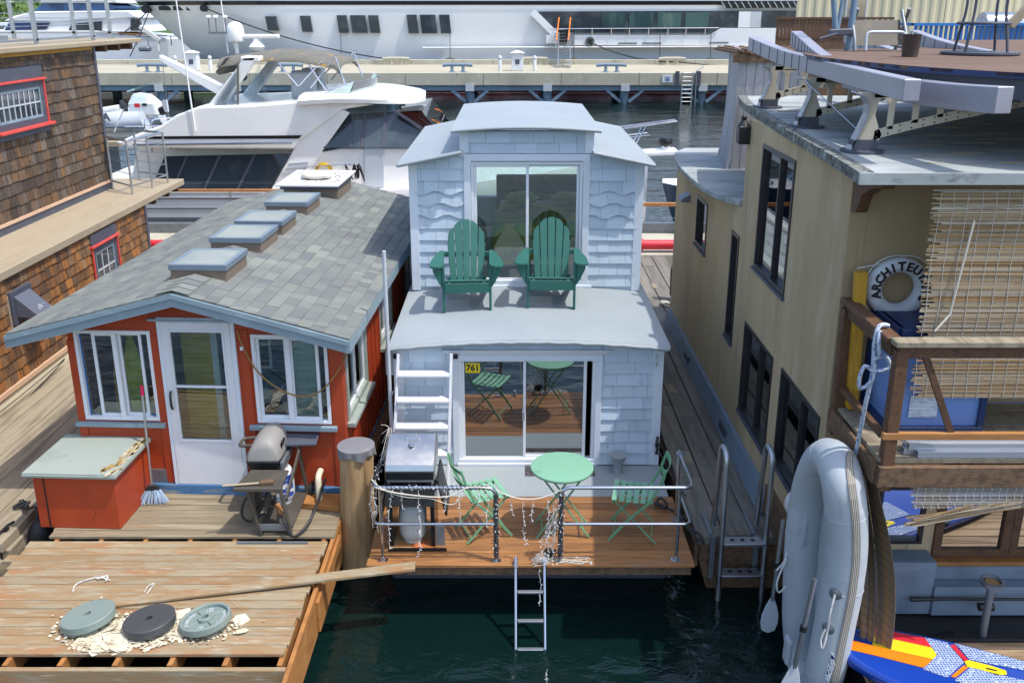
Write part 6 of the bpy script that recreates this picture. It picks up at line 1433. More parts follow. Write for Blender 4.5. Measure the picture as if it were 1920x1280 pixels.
for i in range(34):
    u0, u1 = i / 34, (i + 1.02) / 34
    def mp(u, v):
        l = Vector((2.715, 6.85, 2.22)).lerp(Vector((2.70, 6.25, .72)), v); r_ = Vector((2.735, 6.02, 2.22)).lerp(Vector((3.02, 6.12, .42)), v)
        if u > .5: r_ = r_ + Vector((.11, 0, 0)) * math.sin(PI * v)
        p = l.lerp(r_, u); p.y += .05 * math.sin(3 * v + 2 * u); return p
    e = 1.0 - (.06 * rg.random()) - (.16 * (1 - u0) if True else 0)
    o_ = Vector((rg.uniform(-.004, .004), rg.uniform(-.004, .004), 0))
    mb.grid(lambda u, v: mp(u0 + (u1 - u0) * u, v * e) + o_, 1, 12, (-.004, -.004, 0))
mb.build('reeds', K['reed_dark'], mt_)
mb = MB()
for v in [k / 22 for k in range(21)]: mb.tube([mp(u / 8, v) + Vector((-.008, -.008, 0)) for u in range(9)], .0025, 4)
mb.build('cords', K['old_wood'], mt_)
t = thing('life_ring', 'white life ring lettered in black on the shaded stucco wall', 'life ring', (3.07, 6.92, 3.47))
n = 44; RR, rr = .19, .062
secs = []
lm = M('white_life_ring', s(206, 208, 210), .5, layers=((s(176, 178, 182), 4, (1, 1, 1), .5, .75, .6),))
cx, cy, cz = 3.08, 6.925, 3.475
mb = MB(); mb.tube([(cx + RR * math.cos(2 * PI * k / n), cy, cz + RR * math.sin(2 * PI * k / n)) for k in range(n)], rr, 14, closed=True); mb.build('ring', lm, t, smooth=60)
mb = MB(); word = 'ARCHITEUTHIS'
for i, ch in enumerate(word):
    a = R(192 - i * 19.5); p = Vector((cx + (RR + .002) * math.cos(a), cy - rr - .003, cz + (RR + .002) * math.sin(a)))
    mb.merge(glyphs(ch, .098, .004, .003), frame3((math.sin(a), 0, -math.cos(a)), (math.cos(a), 0, math.sin(a)), p))
mb.build('lettering', K['black'], t)
mb = MB(); mb.tube(crom([(cx + (RR + rr + .015 + .02 * abs(math.sin(2 * th))) * math.cos(th), cy - .02, cz + (RR + rr + .015 + .02 * abs(math.sin(2 * th))) * math.sin(th)) for th in [2 * PI * k / 32 for k in range(33)]], 2), .006, 6); mb.tube([(cx - .15, cy, cz + .2), (cx - .35, cy - .03, cz + .17)], .006); mb.build('grab_line', K['rope'], t, smooth=60)
o = MB().bar((2.80, 6.86, 2.46), (2.755, 6.88, 3.62), .085, .085, (0, 1, 0)).build('yellow_post', K['yellow'], None, bevel=.006); tag(o, 'yellow stained timber post standing in the balcony corner left of the life ring', 'post')
cg = M('blue_flecked_rope', s(190, 200, 210), .9, layers=((s(50, 84, 160), 45, (1, 1, 1), .56, .6, .9),), bump=.5, bsc=100)
t = thing('hanging_rope', 'white and blue flecked rope knotted on the balcony rail, holding the dinghy up', 'rope', (2.68, 6.2, 3.38))
mb = MB(); mb.tube(crom([(2.74, 6.22, 3.40), (2.70, 6.22, 3.41), (2.655, 6.2, 3.39), (2.635, 6.18, 3.28), (2.64, 6.16, 3.05), (2.62, 6.17, 2.8), (2.651, 6.3, 2.331)], 8), .016, 8)
mb.tube(crom([(2.63, 6.16, 3.16), (2.70, 6.13, 3.2), (2.74, 6.12, 3.12), (2.64, 6.13, 3.08), (2.57, 6.14, 3.12), (2.54, 6.14, 3.02), (2.56, 6.14, 2.94), (2.63, 6.13, 3.02), (2.64, 6.14, 3.14)], 6), .014, 8); mb.tube(crom([(2.66, 6.17, 3.38), (2.64, 6.12, 3.3), (2.66, 6.12, 3.2)], 6), .015, 8)
mb.build('rope', cg, t, smooth=60)
for i, (y, z, x0) in enumerate(((6.02, 2.47, 2.98), (6.08, 2.47, 2.90), (6.14, 2.47, 2.93), (6.05, 2.52, 2.92), (6.11, 2.52, 3.0), (6.10, 2.565, 2.88))):
    MBx = MB().box(x0, 5.6, y - .025, y + .025, z - .017, z - .011).box(x0, 5.6, y - .025, y - .019, z - .011, z + .026).box(x0, 5.6, y + .019, y + .025, z - .011, z + .026).box(x0, 5.6, y - .025, y + .025, z + .026, z + .03)
    o = MBx.build('aluminium_channel', M('bright_aluminium_%s' % 'abcdef'[i], s(206, 208, 212), .4, .7, layers=((s(186, 190, 194), 3, (.3, 1, 1), .5, .7, .5),)) if i == 0 else bpy.data.materials['bright_aluminium_a'], None)
    tag(o, 'bright aluminium channel bar in the stack lying on the balcony floor', 'metal bar', 'aluminium bars on the balcony')

# ================================================================ grey inflatable dinghy hung on end, oars
t = thing('inflatable_dinghy', 'grey inflatable dinghy hung upright on its end beside the stucco house', 'dinghy', (2.5, 6.3, .1))
loop = [(2.502, 6.12, 2.178), (2.574, 6.1, 1.753), (2.591, 6.1, 1.373), (2.57, 6.1, 0.98), (2.538, 6.12, 0.443), (2.533, 6.3, 0.058), (2.59, 6.6, -0.034), (2.569, 6.8, 0.283), (2.545, 6.85, 0.746), (2.522, 6.85, 1.282), (2.518, 6.8, 1.724), (2.506, 6.6, 2.09), (2.504, 6.35, 2.25)]
LP = crom(loop, 5, closed=True)
mb = MB(); mb.tube(LP, [.156 if p.z > .5 else .156 - .03 * (.5 - p.z) for p in LP], 20, closed=True); tb = mb.build('tube', K['pvc'], t, smooth=70)
mb = MB(); FL = [(LP[k] + Vector((.07, 0, 0)), LP[52 - k] + Vector((.07, 0, 0))) for k in range(0, 23)]
mb.grid(lambda u, v: FL[round(u * 22)][0].lerp(FL[round(u * 22)][1], v), 22, 4, (.02, 0, 0)); mb.build('floor', K['pvc'], t, smooth=60)
view = Vector((-.30, -.93, .22)).normalized()
def surf(p, d, off=.0, k=None):   # point on the tube surface facing the walkway side
    i = LP.index(p); tn = (LP[(i + 1) % len(LP)] - LP[i - 1]).normalized(); v = (d - tn * d.dot(tn)).normalized(); return p + v * (.156 + off), v, tn
seg = LP[-7:] + LP[:24]
for dx_, mat_, w_ in ((.0, K['pvc_tape'], .06), (-.014, K['string'], .0035), (.0, K['string'], .0035), (.014, K['string'], .0035)):
    mb = MB(); secs = []
    for p in seg:
        q, v, tn = surf(p, Vector((.10, -.99, .1)), .001 if w_ > .01 else .004); a = v.cross(tn).normalized(); q = q + a * dx_
        secs.append([q + a * w_ / 2, q + a * w_ / 2 + v * .004, q - a * w_ / 2 + v * .004, q - a * w_ / 2])
    mb.loft(secs).build('rubbing_strip', mat_, tb if w_ > .01 else tb)
p, v, tn = surf(LP[18], Vector((-.25, -.95, .1)), .003)
# logo patch: navy swoosh with white lettering
side = v.cross(Vector((0, 0, 1))).normalized(); upv = tn * (1 if tn.z > 0 else -1)
def lp_(a, b, o_=0.0): # on the curved tube surface
    ang = a / .156; return LP[18] + upv * b + (v * math.cos(ang) + side * -math.sin(ang)) * (.156 + .002 + o_)
def flag(pts, mat, off, name):
    mb = MB(); n = len(pts); mb.add([lp_(a, b, off) for a, b in pts] + [lp_(a, b, off - .004) for a, b in pts], [tuple(range(n)), tuple(range(2 * n - 1, n - 1, -1))] + [(i, (i + 1) % n, n + (i + 1) % n, n + i) for i in range(n)]); mb.build(name, mat, tb)
flag([(-.012, .135), (.035, .085), (.052, .03), (.045, -.02), (.018, -.08), (.012, -.145), (-.02, -.115), (-.02, .0)], K['white'], .0015, 'badge')
flag([(-.008, .122), (.028, .078), (.042, .03), (.034, -.02), (.006, -.08), (-.016, -.105), (-.014, .0)], K['navy'], .003, 'badge')
flag([(.012, .078), (.034, .03), (.028, -.02), (.014, -.05), (.022, -.015), (.024, .028)], K['white'], .0045, 'badge')
gm = MB().merge(glyphs('Achilles', .058, .001, .0015)); gm.v = [lp_(.002 - y * 1.0, x * 1.0 - .012, .005 + z) for (x, y, z) in gm.v]; gm.build('lettering', K['white'], tb)
# seams, valve patches, grab rope, transom pad
for i in (3, 11, 33, 45, 58):
    mb = MB(); tn = (LP[(i + 1) % len(LP)] - LP[i - 1]).normalized(); a = tn.orthogonal().normalized(); b = tn.cross(a)
    mb.tube([LP[i] + (a * math.cos(2 * PI * k / 30) + b * math.sin(2 * PI * k / 30)) * .157 for k in range(30)], .003, 4, closed=True); mb.build('seam', K['pvc'], tb)
q1, v1, _ = surf(LP[11], Vector((-.6, -.75, .1)), .012); q2, v2, _ = surf(LP[15], Vector((-.62, -.75, .1)), .012)
mb = MB(); mb.tube(crom([q1, q1.lerp(q2, .5) + v1 * .03, q2, q2 + Vector((-.015, -.01, -.12)), q2 + Vector((-.03, -.01, -.17)), q2 + Vector((-.045, 0, -.1)), q2 + Vector((-.02, 0, 0))], 6), .009, 7); mb.build('grab_rope', K['rope'], t, smooth=60)
for q, vv in ((q1, v1), (q2, v2)): MB().lathe([(.05, -.012), (.05, -.004), (.02, .006)], q - vv * .006, 16, vv.to_track_quat('Z', 'Y').to_matrix()).build('patch', K['galv'], tb)
MB().bar((2.358, 6.5, 0.245), (2.363, 6.5, 0.49), .05, .12).build('transom_pad', K['pvc'], t, bevel=.02, seg=2)
q3, v3, _ = surf(LP[47], Vector((-.35, -.9, .1)), .004); MB().bar(q3 + Vector((0, 0, -.2)), q3 + Vector((.02, 0, .2)), .035, .02).build('handle_strap', K['pvc'], tb, bevel=.006)
def oar(name, label, a, b, blade_dir):
    t = thing(name, label, 'oar', tuple(b)); a = Vector(a); b = Vector(b); d = (b - a).normalized()
    MB().tube([a, b], .017, 10).build('shaft', K['alu'], t, smooth=50)
    mb = MB(); x_ = d.cross(Vector(blade_dir)).normalized(); n_ = x_.cross(d)
    pr = [(.018, -.02), (.05, .06), (.075, .15), (.08, .24), (.06, .32), (0, .35)]; pts = [b + x_ * w + d * l for w, l in pr] + [b - x_ * w + d * l for w, l in reversed(pr[:-1])]
    mb.prism(pts, n_ * .01); mb.build('blade', K['gel_grey'], t, bevel=.004)
    MB().tube([a.lerp(b, .52), a.lerp(b, .58)], .028, 10).build('oar_collar', K['black'], t)
oar('oar', 'aluminium oar with pale blade strapped across the front of the dinghy', (2.302, 5.93, 1.467), (2.223, 5.93, 0.663), (0, 1, 0))
oar('oar', 'aluminium oar hanging behind the dinghy next to the dock ladder', (2.36, 6.95, 1.352), (2.337, 6.95, 0.536), (0, 1, 0))
t = thing('rope_coil', 'white rope coil hung between the dock ladder and the dinghy', 'rope', (2.40, 7.0, 1.4))
mb = MB()
for k in range(5): mb.tube([(2.45 + (.045 + .006 * k) * math.cos(2 * PI * i / 20), 6.95 + .01 * k, 1.50 + (.08 + .008 * k) * math.sin(2 * PI * i / 20)) for i in range(20)], .009, 6, closed=True)
mb.tube(crom([(2.44, 6.9, 1.42), (2.40, 6.85, 1.2), (2.36, 6.8, 1.05), (2.30, 6.8, .95)], 6), .01); mb.tube(crom([(2.36, 6.75, 1.1), (2.28, 6.7, .92), (2.30, 6.7, .8), (2.36, 6.7, .86)], 6), .008)
mb.build('rope', K['rope'], t, smooth=60)

# ================================================================ aluminium dock ladder
t = thing('dock_ladder', 'aluminium boarding ladder with looped handrails at the end of the walkway', 'ladder', (2.25, 7.75, .6))
for x in (2.03, 2.46):
    MB().tube(fillet([(x - .01, 8.0, .66), (x, 7.93, 1.60), (x, 7.70, 1.60), (x + .02, 7.70, -.45)], .13, 6), .027, 12).build('rail', K['alu'], t, smooth=50)
    MB().box(x - .07, x - .03, 7.90, 8.28, .602, .63).build('mount_plate', K['galv'], t, bevel=.004); MB().box(x - .06, x - .01, 7.84, 7.89, .15, .62).build('mount_plate', K['galv'], t)
for z in (.655, .30, -.04, -.35):
    tr = MB().box(2.06, 2.45, 7.66, 7.80, z - .03, z).build('tread', K['alu'], t, bevel=.004)
    for k in range(3): MB().lathe([(.022, .001), (.022, .003)], (2.15 + .1 * k, 7.735, z), 14).build('hole', K['black'], tr)

# ================================================================ paddle board on the lower deck
t = thing('paddle_board', 'blue paddle board with red, yellow and orange stripes lying on the lower deck', 'paddle board', (3.6, 5.8, .62))
ax = Vector((.885, -.465, 0)); pe = Vector((.465, .885, 0)); nose = Vector((2.63, 6.22, .0))
prof = [(0, .0), (.02, .08), (.10, .18), (.3, .29), (.6, .365), (1.0, .40), (1.6, .41), (2.2, .40), (2.8, .33), (3.1, .22), (3.25, .0)]
cl = crom([(a, b, 0) for a, b in prof], 4)
mb = MB(); secs = []
for h, ins in ((.625, .05), (.64, .01), (.69, .0), (.72, .02), (.728, .06)):
    pts = [nose + ax * max(p.x, 0 + ins * .5) + pe * max(p.y - ins, 0.001) for p in cl] + [nose + ax * p.x - pe * max(p.y - ins, 0.001) for p in reversed(cl[1:-1])]
    secs.append([Vector((q.x, q.y, h)) for q in pts])
mb.loft(secs); pb = mb.build('hull', K['fblue'], t, smooth=60)
padm = bpy.data.materials.new('hex_grip_pad'); padm.use_nodes = True
nt = padm.node_tree; bb = nt.nodes['Principled BSDF']; bb.inputs['Roughness'].default_value = .7
vo = nt.nodes.new('ShaderNodeTexVoronoi'); vo.feature = 'DISTANCE_TO_EDGE'; vo.inputs['Scale'].default_value = 42; vo.inputs['Randomness'].default_value = .25
tcx = nt.nodes.new('ShaderNodeTexCoord'); nt.links.new(tcx.outputs['Object'], vo.inputs['Vector'])
crx = nt.nodes.new('ShaderNodeValToRGB'); crx.color_ramp.elements[0].color = s(186, 196, 214); crx.color_ramp.elements[1].color = s(58, 92, 152); crx.color_ramp.elements[0].position = .08; crx.color_ramp.elements[1].position = .15
nt.links.new(vo.outputs['Distance'], crx.inputs[0]); nt.links.new(crx.outputs[0], bb.inputs['Base Color'])
def patch(name, mat, px, z=.7295, e=None):
    MB().prism([(x, y, z) for x, y, _ in px], (0, 0, .004)).build(name, mat, pb)
patch('red_stripe', K['fred'], [(2.973, 6.314, 0.73), (3.343, 6.194, 0.73), (3.367, 6.071, 0.73), (2.942, 6.234, 0.73)])
patch('yellow_stripe', K['fyel'], [(2.941, 6.23, 0.73), (3.365, 6.068, 0.73), (3.363, 5.996, 0.73), (3.306, 5.934, 0.73), (2.892, 6.1, 0.73)])
patch('orange_stripe', K['forange'], [(2.742, 6.207, 0.73), (2.76, 6.161, 0.73), (2.891, 6.097, 0.73), (3.299, 5.928, 0.73), (3.187, 5.843, 0.73), (2.85, 5.99, 0.73), (2.672, 6.059, 0.73)])
patch('grip_pad', padm, [(3.352, 6.194, 0.73), (3.504, 6.129, 0.73), (3.53, 5.903, 0.73), (3.322, 5.731, 0.73), (3.179, 5.825, 0.73), (3.357, 5.983, 0.73)], .731)
patch('grip_pad', padm, [(3.561, 6.122, 0.73), (4.137, 5.849, 0.73), (4.176, 5.702, 0.73), (3.987, 5.802, 0.73), (3.591, 5.928, 0.73)], .731)
patch('grip_pad', padm, [(3.551, 5.843, 0.73), (3.784, 5.743, 0.73), (4.022, 5.645, 0.73), (3.884, 5.399, 0.73), (3.538, 5.561, 0.73), (3.365, 5.702, 0.73)], .731)
patch('red_arm', K['fred'], [(3.511, 6.097, 0.73), (3.551, 6.11, 0.73), (3.575, 5.928, 0.73), (3.54, 5.916, 0.73)], .731)
patch('yellow_stem', K['fyel'], [(3.537, 5.91, 0.73), (3.577, 5.925, 0.73), (3.711, 5.867, 0.73), (3.809, 5.807, 0.73), (3.796, 5.766, 0.73), (3.716, 5.755, 0.73), (3.608, 5.825, 0.73), (3.533, 5.849, 0.73)], .731)
patch('orange_arm', K['forange'], [(3.355, 5.743, 0.73), (3.512, 5.867, 0.73), (3.534, 5.843, 0.73), (3.383, 5.731, 0.73)], .731)
patch('carry_handle', K['black'], [(3.672, 5.837, 0.73), (3.739, 5.807, 0.73), (3.733, 5.796, 0.73), (3.664, 5.822, 0.73)], .7345)
t = thing('fishing_rod', 'black fishing rod lying beside the galvanised pipe stub on the lower deck', 'fishing rod', (4, 6.55, .8))
MB().tube([(3.40, 6.60, .80), (3.7, 6.58, .82), (6.2, 6.45, .9)], [.02, .013, .008], 8).build('rod', K['black'], t, smooth=50); MB().tube([(3.93, 6.5, .80), (4.05, 6.5, .80)], .035, 12).build('reel', K['black'], t, smooth=50)
t = thing('pipe_stub', 'galvanised pipe stub with rusty flange on top, standing on the lower deck', 'pipe', (3.9, 6.4, .6))
MB().tube([(3.93, 6.38, .6), (3.93, 6.38, 1.1)], .03, 12).build('pipe', K['galv'], t, smooth=50); MB().lathe([(.03, 0), (.09, .02), (.095, .06), (.07, .065), (.06, .03)], (3.93, 6.38, 1.08), 16).build('flange', K['galv'], t, smooth=40); MB().lathe([(.002, 0), (.055, .0), (.055, .01)], (3.93, 6.38, 1.12), 12).build('rust', K['rust'], t)
pts = [(3.25 + .45 * k / 60 + .02 * math.cos(k * 1.3), 6.28 + .13 * k / 60 + .03 * math.sin(k * 1.3), .615 + .01 * math.cos(k * 1.3)) for k in range(60)]
o = MB().tube(pts, .005, 5).build('coiled_leash', K['black'], None, smooth=60); tag(o, 'thin black coiled leash lying on the lower deck boards', 'leash')
f = thing('fender', 'pair-like tall dark green bottle fender standing at the far end of the right walkway', 'fender', (3.0, 16.2, .6)); f['label'] = 'tall dark bottle-shaped fender beside the skirting at the far end of the right walkway'
MB().lathe([(.06, .3), (.09, .36), (.095, .8), (.07, .9), (.04, .95), (.05, 1.0), (.02, 1.02)], (2.93, 15.6, .35), 16).build('fender_bulb', K['rubber'], f, smooth=40); MB().lathe([(.06, .0), (.095, .05), (.095, .36), (.07, .42)], (2.90, 15.3, .3), 16).build('fender_bulb', K['rubber'], f, smooth=40)
mb = MB(); pts = [(2.72 + rnd.uniform(-.08, .08), 15.3 + rnd.uniform(-.12, .12), .615 + rnd.random() * .05) for k in range(18)]; mb.tube(crom(pts, 4), .012); mb.build('rope_tangle', K['string'], f, smooth=60)
# ================================================================ white motor cruiser moored behind the houseboats
MC = thing('motor_cruiser', 'white flybridge motor cruiser with grey bimini and dark saloon windows behind the red cottage', 'motor yacht', (-3, 24, 0))
G_ = K['gel']
LEAN = {'saloon_window': (1.34, .32), 'mullion': (1.34, .32), 'pilothouse_glass': (2.4, .45), 'window_post': (2.4, .45)}
def EX(poly, dy, name, mat, parent=None, **k):
    if name in LEAN: z0, f = LEAN[name]; poly = [(x, y + (z - z0) * f - .02, z) for x, y, z in poly]
    return MB().prism(poly, (0, dy, 0)).build(name, mat, parent or MC, **k)
secs = []
for i in range(31):
    X_ = -11.0 + 14.6 * i / 30; f = 1 if X_ < -3.5 else max(.02, 1 - ((X_ + 3.5) / 7.1) ** 2.2)
    hb = 2.05 * f; sh = 1.32 + .0 * max(0, X_) + .75 * max(0, (X_ + 5) / 8.6) ** 1.6; wl_ = hb * (.92 if X_ < -3 else max(.1, .92 - .09 * (X_ + 3)))
    secs.append([(X_ - .0, 24 - wl_, -.25), (X_, 24 - hb * .99, sh * .55), (X_, 24 - hb - .03, sh * .9), (X_, 24 - hb, sh), (X_, 24 + hb, sh), (X_, 24 + hb + .03, sh * .9), (X_, 24 + hb * .99, sh * .55), (X_, 24 + wl_, -.25)])
hull = MB().loft(secs).build('hull', G_, MC, smooth=40)
MB().box(-10.4, -3.2, 21.90, 21.97, .62, .72).build('rub_rail', K['galv'], hull); MB().box(-10.4, -4.4, 21.88, 22.0, 1.36, 1.42).build('cap_rail', K['fresh_wood'], MC, bevel=.01)
for z in (.95, 1.2): MB().tube([(-9.3, 21.9, z), (-4.6, 21.9, z)], .014).build('grab_rail', K['steel'], MC)
for x in (-9.2, -6.9, -5.0): MB().tube([(x, 21.92, .5), (x, 21.92, 1.38)], .02).build('stanchion', K['steel'], MC)
# lower cabin
EX([(-9.988, 22.9, 0.722), (-9.36, 22.9, 2.497), (-2.141, 22.9, 2.656), (-1.989, 22.9, 0.722)], 2.3, 'saloon', G_, bevel=.03)
win = EX([(-9.036, 22.33, 1.25), (-8.655, 22.33, 2.128), (-5.506, 22.33, 2.194), (-6.147, 22.33, 1.263)], .03, 'saloon_window', K['black_glass'])
for pts in (([(-8.509, 22.31, 1.253), (-8.12, 22.31, 2.145), (-8.068, 22.31, 2.145), (-8.456, 22.31, 1.253)]), ([(-7.738, 22.31, 1.253), (-7.304, 22.31, 2.158), (-7.238, 22.31, 2.158), (-7.671, 22.31, 1.253)]), ([(-6.914, 22.31, 1.253), (-6.436, 22.31, 2.171), (-6.37, 22.31, 2.171), (-6.847, 22.31, 1.253)])):
    EX(pts, .02, 'mullion', K['slate_trim'], win)
EX([(-9.744, 22.34, 0.841), (-9.542, 22.34, 1.275), (-1.93, 22.34, 1.248), (-1.941, 22.34, 0.841)], .6, 'saloon_sill', G_, bevel=.02); EX([(-5.597, 22.36, 1.244), (-5.066, 22.36, 2.19), (-4.201, 22.36, 2.36), (-1.904, 22.36, 2.36), (-1.932, 22.36, 1.244)], .6, 'saloon_side', G_, bevel=.02)
# side wing panel with louvres
wing = EX([(-6.116, 22.28, 1.152), (-5.442, 22.28, 2.202), (-5.218, 22.28, 2.58), (-4.134, 22.28, 3.313), (-3.945, 22.28, 3.224), (-4.648, 22.28, 2.32), (-5.083, 22.28, 1.687), (-5.187, 22.28, 1.125)], .12, 'wing_panel', G_, bevel=.02)
for pts in ([(-5.505, 22.26, 1.995), (-5.016, 22.26, 2.034)], [(-5.579, 22.26, 1.876), (-5.063, 22.26, 1.916)], [(-5.667, 22.26, 1.757), (-5.137, 22.26, 1.797)]):
    MB().bar(pts[0], pts[1], .03, .02).build('louvre', K['gel_grey'], wing)
# pilothouse glass band and door
EX([(-4.635, 22.3, 2.382), (-4.068, 22.3, 3.158), (-2.822, 22.3, 3.221), (-2.011, 22.3, 2.577), (-2.016, 22.3, 2.382)], .1, 'pilothouse_glass', K['black_glass'])
for pts in ([(-3.989, 22.28, 2.398), (-3.935, 22.28, 3.172), (-3.883, 22.28, 3.172), (-3.923, 22.28, 2.398)], [(-3.714, 22.28, 2.398), (-3.649, 22.28, 3.185), (-3.584, 22.28, 3.185), (-3.636, 22.28, 2.398)], [(-3.191, 22.28, 2.398), (-3.156, 22.28, 3.211), (-3.079, 22.28, 3.211), (-3.113, 22.28, 2.398)]):
    EX(pts, .03, 'window_post', K['slate_trim'])
EX([(-3.676, 22.31, 1.388), (-3.629, 22.31, 2.368), (-3.144, 22.31, 2.368), (-3.185, 22.31, 1.388)], .05, 'cabin_door', K['gel_grey'], bevel=.01)
EX([(-2.834, 22.4, 3.236), (-1.941, 22.4, 2.564), (-1.705, 22.4, 2.564), (-2.209, 22.4, 3.275)], 3.2, 'windscreen', K['glass_dark'])
for yv in (22.4, 23.2, 24.0, 24.8, 25.55): MB().bar(((-2.833, 22.4, 3.249)[0], yv, (-2.833, 22.4, 3.249)[2]), ((-1.81, 22.4, 2.564)[0], yv, (-1.81, 22.4, 2.564)[2]), .07, .06).build('windscreen_post', K['slate_trim'], MC)
# hardtop roof, rounded at the front
a = (-5.118, 22.1, 3.444); b = (-2.239, 22.1, 3.444)
secs = []
for i in range(15):
    f = i / 14; X_ = a[0] + (b[0] - a[0]) * f; hb = 1.95 * math.sqrt(max(.0, 1 - (max(0, f - .35) / .65) ** 2.4)) + .01; zc = 3.62 + .10 * math.sin(PI * min(1, f * .9 + .1)) - .05 * f
    secs.append([(X_, 24 - hb, zc - .22), (X_, 24 - hb - .03, zc - .12), (X_, 24 - hb * .93, zc - .02), (X_, 24 - hb * .5, zc + .04), (X_, 24 + hb * .5, zc + .04), (X_, 24 + hb * .93, zc - .02), (X_, 24 + hb, zc - .22)])
MB().loft(secs).build('hardtop', G_, MC, smooth=60)
# flybridge body
fb = EX([(-9.682, 22.2, 2.513), (-9.217, 22.2, 2.694), (-8.541, 22.2, 2.926), (-8.125, 22.2, 3.181), (-7.562, 22.2, 3.384), (-6.298, 22.2, 3.422), (-5.135, 22.2, 3.511), (-3.853, 22.2, 3.485), (-3.342, 22.2, 3.422), (-4.12, 22.2, 3.308), (-5.202, 22.2, 2.565), (-5.347, 22.2, 2.357), (-9.386, 22.2, 2.383)], 3.6, 'flybridge', G_, bevel=.05, seg=2)
EX([(-8.934, 22.18, 2.607), (-8.719, 22.18, 2.671), (-5.11, 22.18, 2.697), (-5.193, 22.18, 2.619)], .03, 'black_stripe', K['black_gloss'], fb)
MB().tube([(-9.212, 22.12, 2.473), (-5.342, 22.12, 2.524)], .035, 8).build('rub_moulding', K['steel'], fb, smooth=50)
# radar arch
for yv in (22.4, 25.3):
    d = yv - 22.4
    P = [(-7.568, 22.4, 3.211), (-6.614, 22.4, 4.273), (-6.451, 22.4, 4.521), (-6.104, 22.4, 4.546), (-6.278, 22.4, 4.298), (-7.178, 22.4, 3.211)]
    MB().prism([(x, yv, z) for x, _, z in P], (0, .22, 0)).build('arch_leg', G_, MC, bevel=.03)
MB().box((-6.515, 22.4, 4.521)[0], (-6.055, 22.4, 4.521)[0], 22.4, 25.5, (-6.524, 22.4, 4.422)[2], (-6.512, 22.4, 4.546)[2]).build('arch_top', G_, MC, bevel=.03)
EX([(-7.401, 22.36, 3.189), (-6.572, 22.36, 4.325), (-6.669, 22.36, 3.241)], .012, 'vinyl_curtain', K['vinylclear']); EX([(-7.328, 25, 3.277), (-6.755, 25, 4.259), (-6.6, 25, 3.334)], .012, 'vinyl_curtain', K['vinylclear'])
MB().bar((-7.55, 22.34, 3.192), (-6.663, 22.34, 3.243), .02, .09).build('curtain_hem', K['canvas'], MC); MB().bar((-6.559, 22.34, 4.4), (-6.666, 22.34, 3.217), .05, .02).build('curtain_hem', K['canvas'], MC)
sp = MB().lathe([(.01, .0), (.13, .0), (.13, .05), (.1, .06)], (-7.301, 25.2, 3.898), 18, Matrix.Rotation(R(90), 3, 'X')).build('speaker', K['black'], MC, smooth=40)
# bimini: canvas over bows
c0, c1 = (-7.177, 22.3, 4.476), (-4.197, 22.3, 4.526)
def bim(u, v):
    x = c0[0] + (c1[0] - c0[0]) * u; z = c0[2] + .02 + (.16 * math.sin(PI * min(1, u * 1.05)) - .10 * max(0, u - .85) * 3) + .03 * abs(math.sin(3 * PI * u)) * -.6
    e = abs(v - .5) * 2; z -= .20 * e ** 6 + (.12 * (u > .97)); return (x, 22.66 + 2.75 * v, z)
MB().grid(bim, 24, 18, (0, 0, -.03)).build('bimini', K['canvas'], MC, smooth=60)
MB().grid(lambda u, v: (c0[0] - .05 + .28 * u, 22.66 + 2.75 * v, c0[2] + .02 - .42 * (1 - u) * (1 if .02 < v < .98 else .8)), 6, 10, (.02, 0, 0)).build('bimini_flap', K['canvas'], MC, smooth=60)
for yv in (22.68, 25.38):
    for p, q in (((512, 118), (552, 165)), ((600, 112), (545, 172)), ((570, 122), (605, 172)), ((625, 104), (575, 168)), ((622, 108), (642, 165))):
        pa = {(512, 118): (-5.694, 22.25, 4.405), (600, 112): (-4.571, 22.25, 4.479), (570, 122): (-4.96, 22.25, 4.356), (625, 104): (-4.248, 22.25, 4.577), (622, 108): (-4.289, 22.25, 4.528)}[p]; pb_ = {(552, 165): (-5.227, 22.25, 3.821), (545, 172): (-5.323, 22.25, 3.733), (605, 172): (-4.554, 22.25, 3.733), (575, 168): (-4.935, 22.25, 3.783), (642, 165): (-4.074, 22.25, 3.821)}[q]
        MB().tube([(pa[0], yv, pa[2]), (pb_[0], yv, pb_[2])], .018, 6).build('bimini_pole', K['steel'], MC)
# flybridge windscreen, seats
gw = EX([(-6.233, 22.3, 3.298), (-4.767, 22.3, 3.577), (-3.793, 22.3, 3.967), (-3.857, 22.3, 3.729), (-4.385, 22.3, 3.501), (-5.17, 22.3, 3.336)], .03, 'wind_deflector', K['glass_clear'])
EX([(-7.1, 25.4, 2.98), (-5.429, 25.4, 3.298), (-4.32, 25.4, 3.742), (-4.393, 25.4, 3.471), (-4.994, 25.4, 3.212), (-5.889, 25.4, 3.024)], .03, 'wind_deflector', K['glass_clear'])
MB().grid(lambda u, v: Vector((-3.793, 22.3, 3.967)).lerp(Vector((-3.924, 22.3, 3.678)), v) + Vector((.35 * math.sin(PI * u), 3.1 * u, 0)), 10, 2, (.02, 0, 0)).build('wind_deflector', K['glass_clear'], MC)
MB().tube([(-6.233, 22.3, 3.298), (-4.767, 22.3, 3.577), (-3.793, 22.3, 3.967)], .02, 6).build('screen_rail', K['steel'], MC)
for yv in (23.2, 24.4): MB().box(-5.55, -5.0, yv, yv + .6, 3.45, 4.15).build('helm_seat', K['gel_grey'], MC, bevel=.08, seg=2)
EX([(-6.736, 23, 3.226), (-6.653, 23, 3.41), (-5.52, 23, 3.436), (-5.534, 23, 3.239)], 2.2, 'settee', K['gel_grey'], bevel=.04)
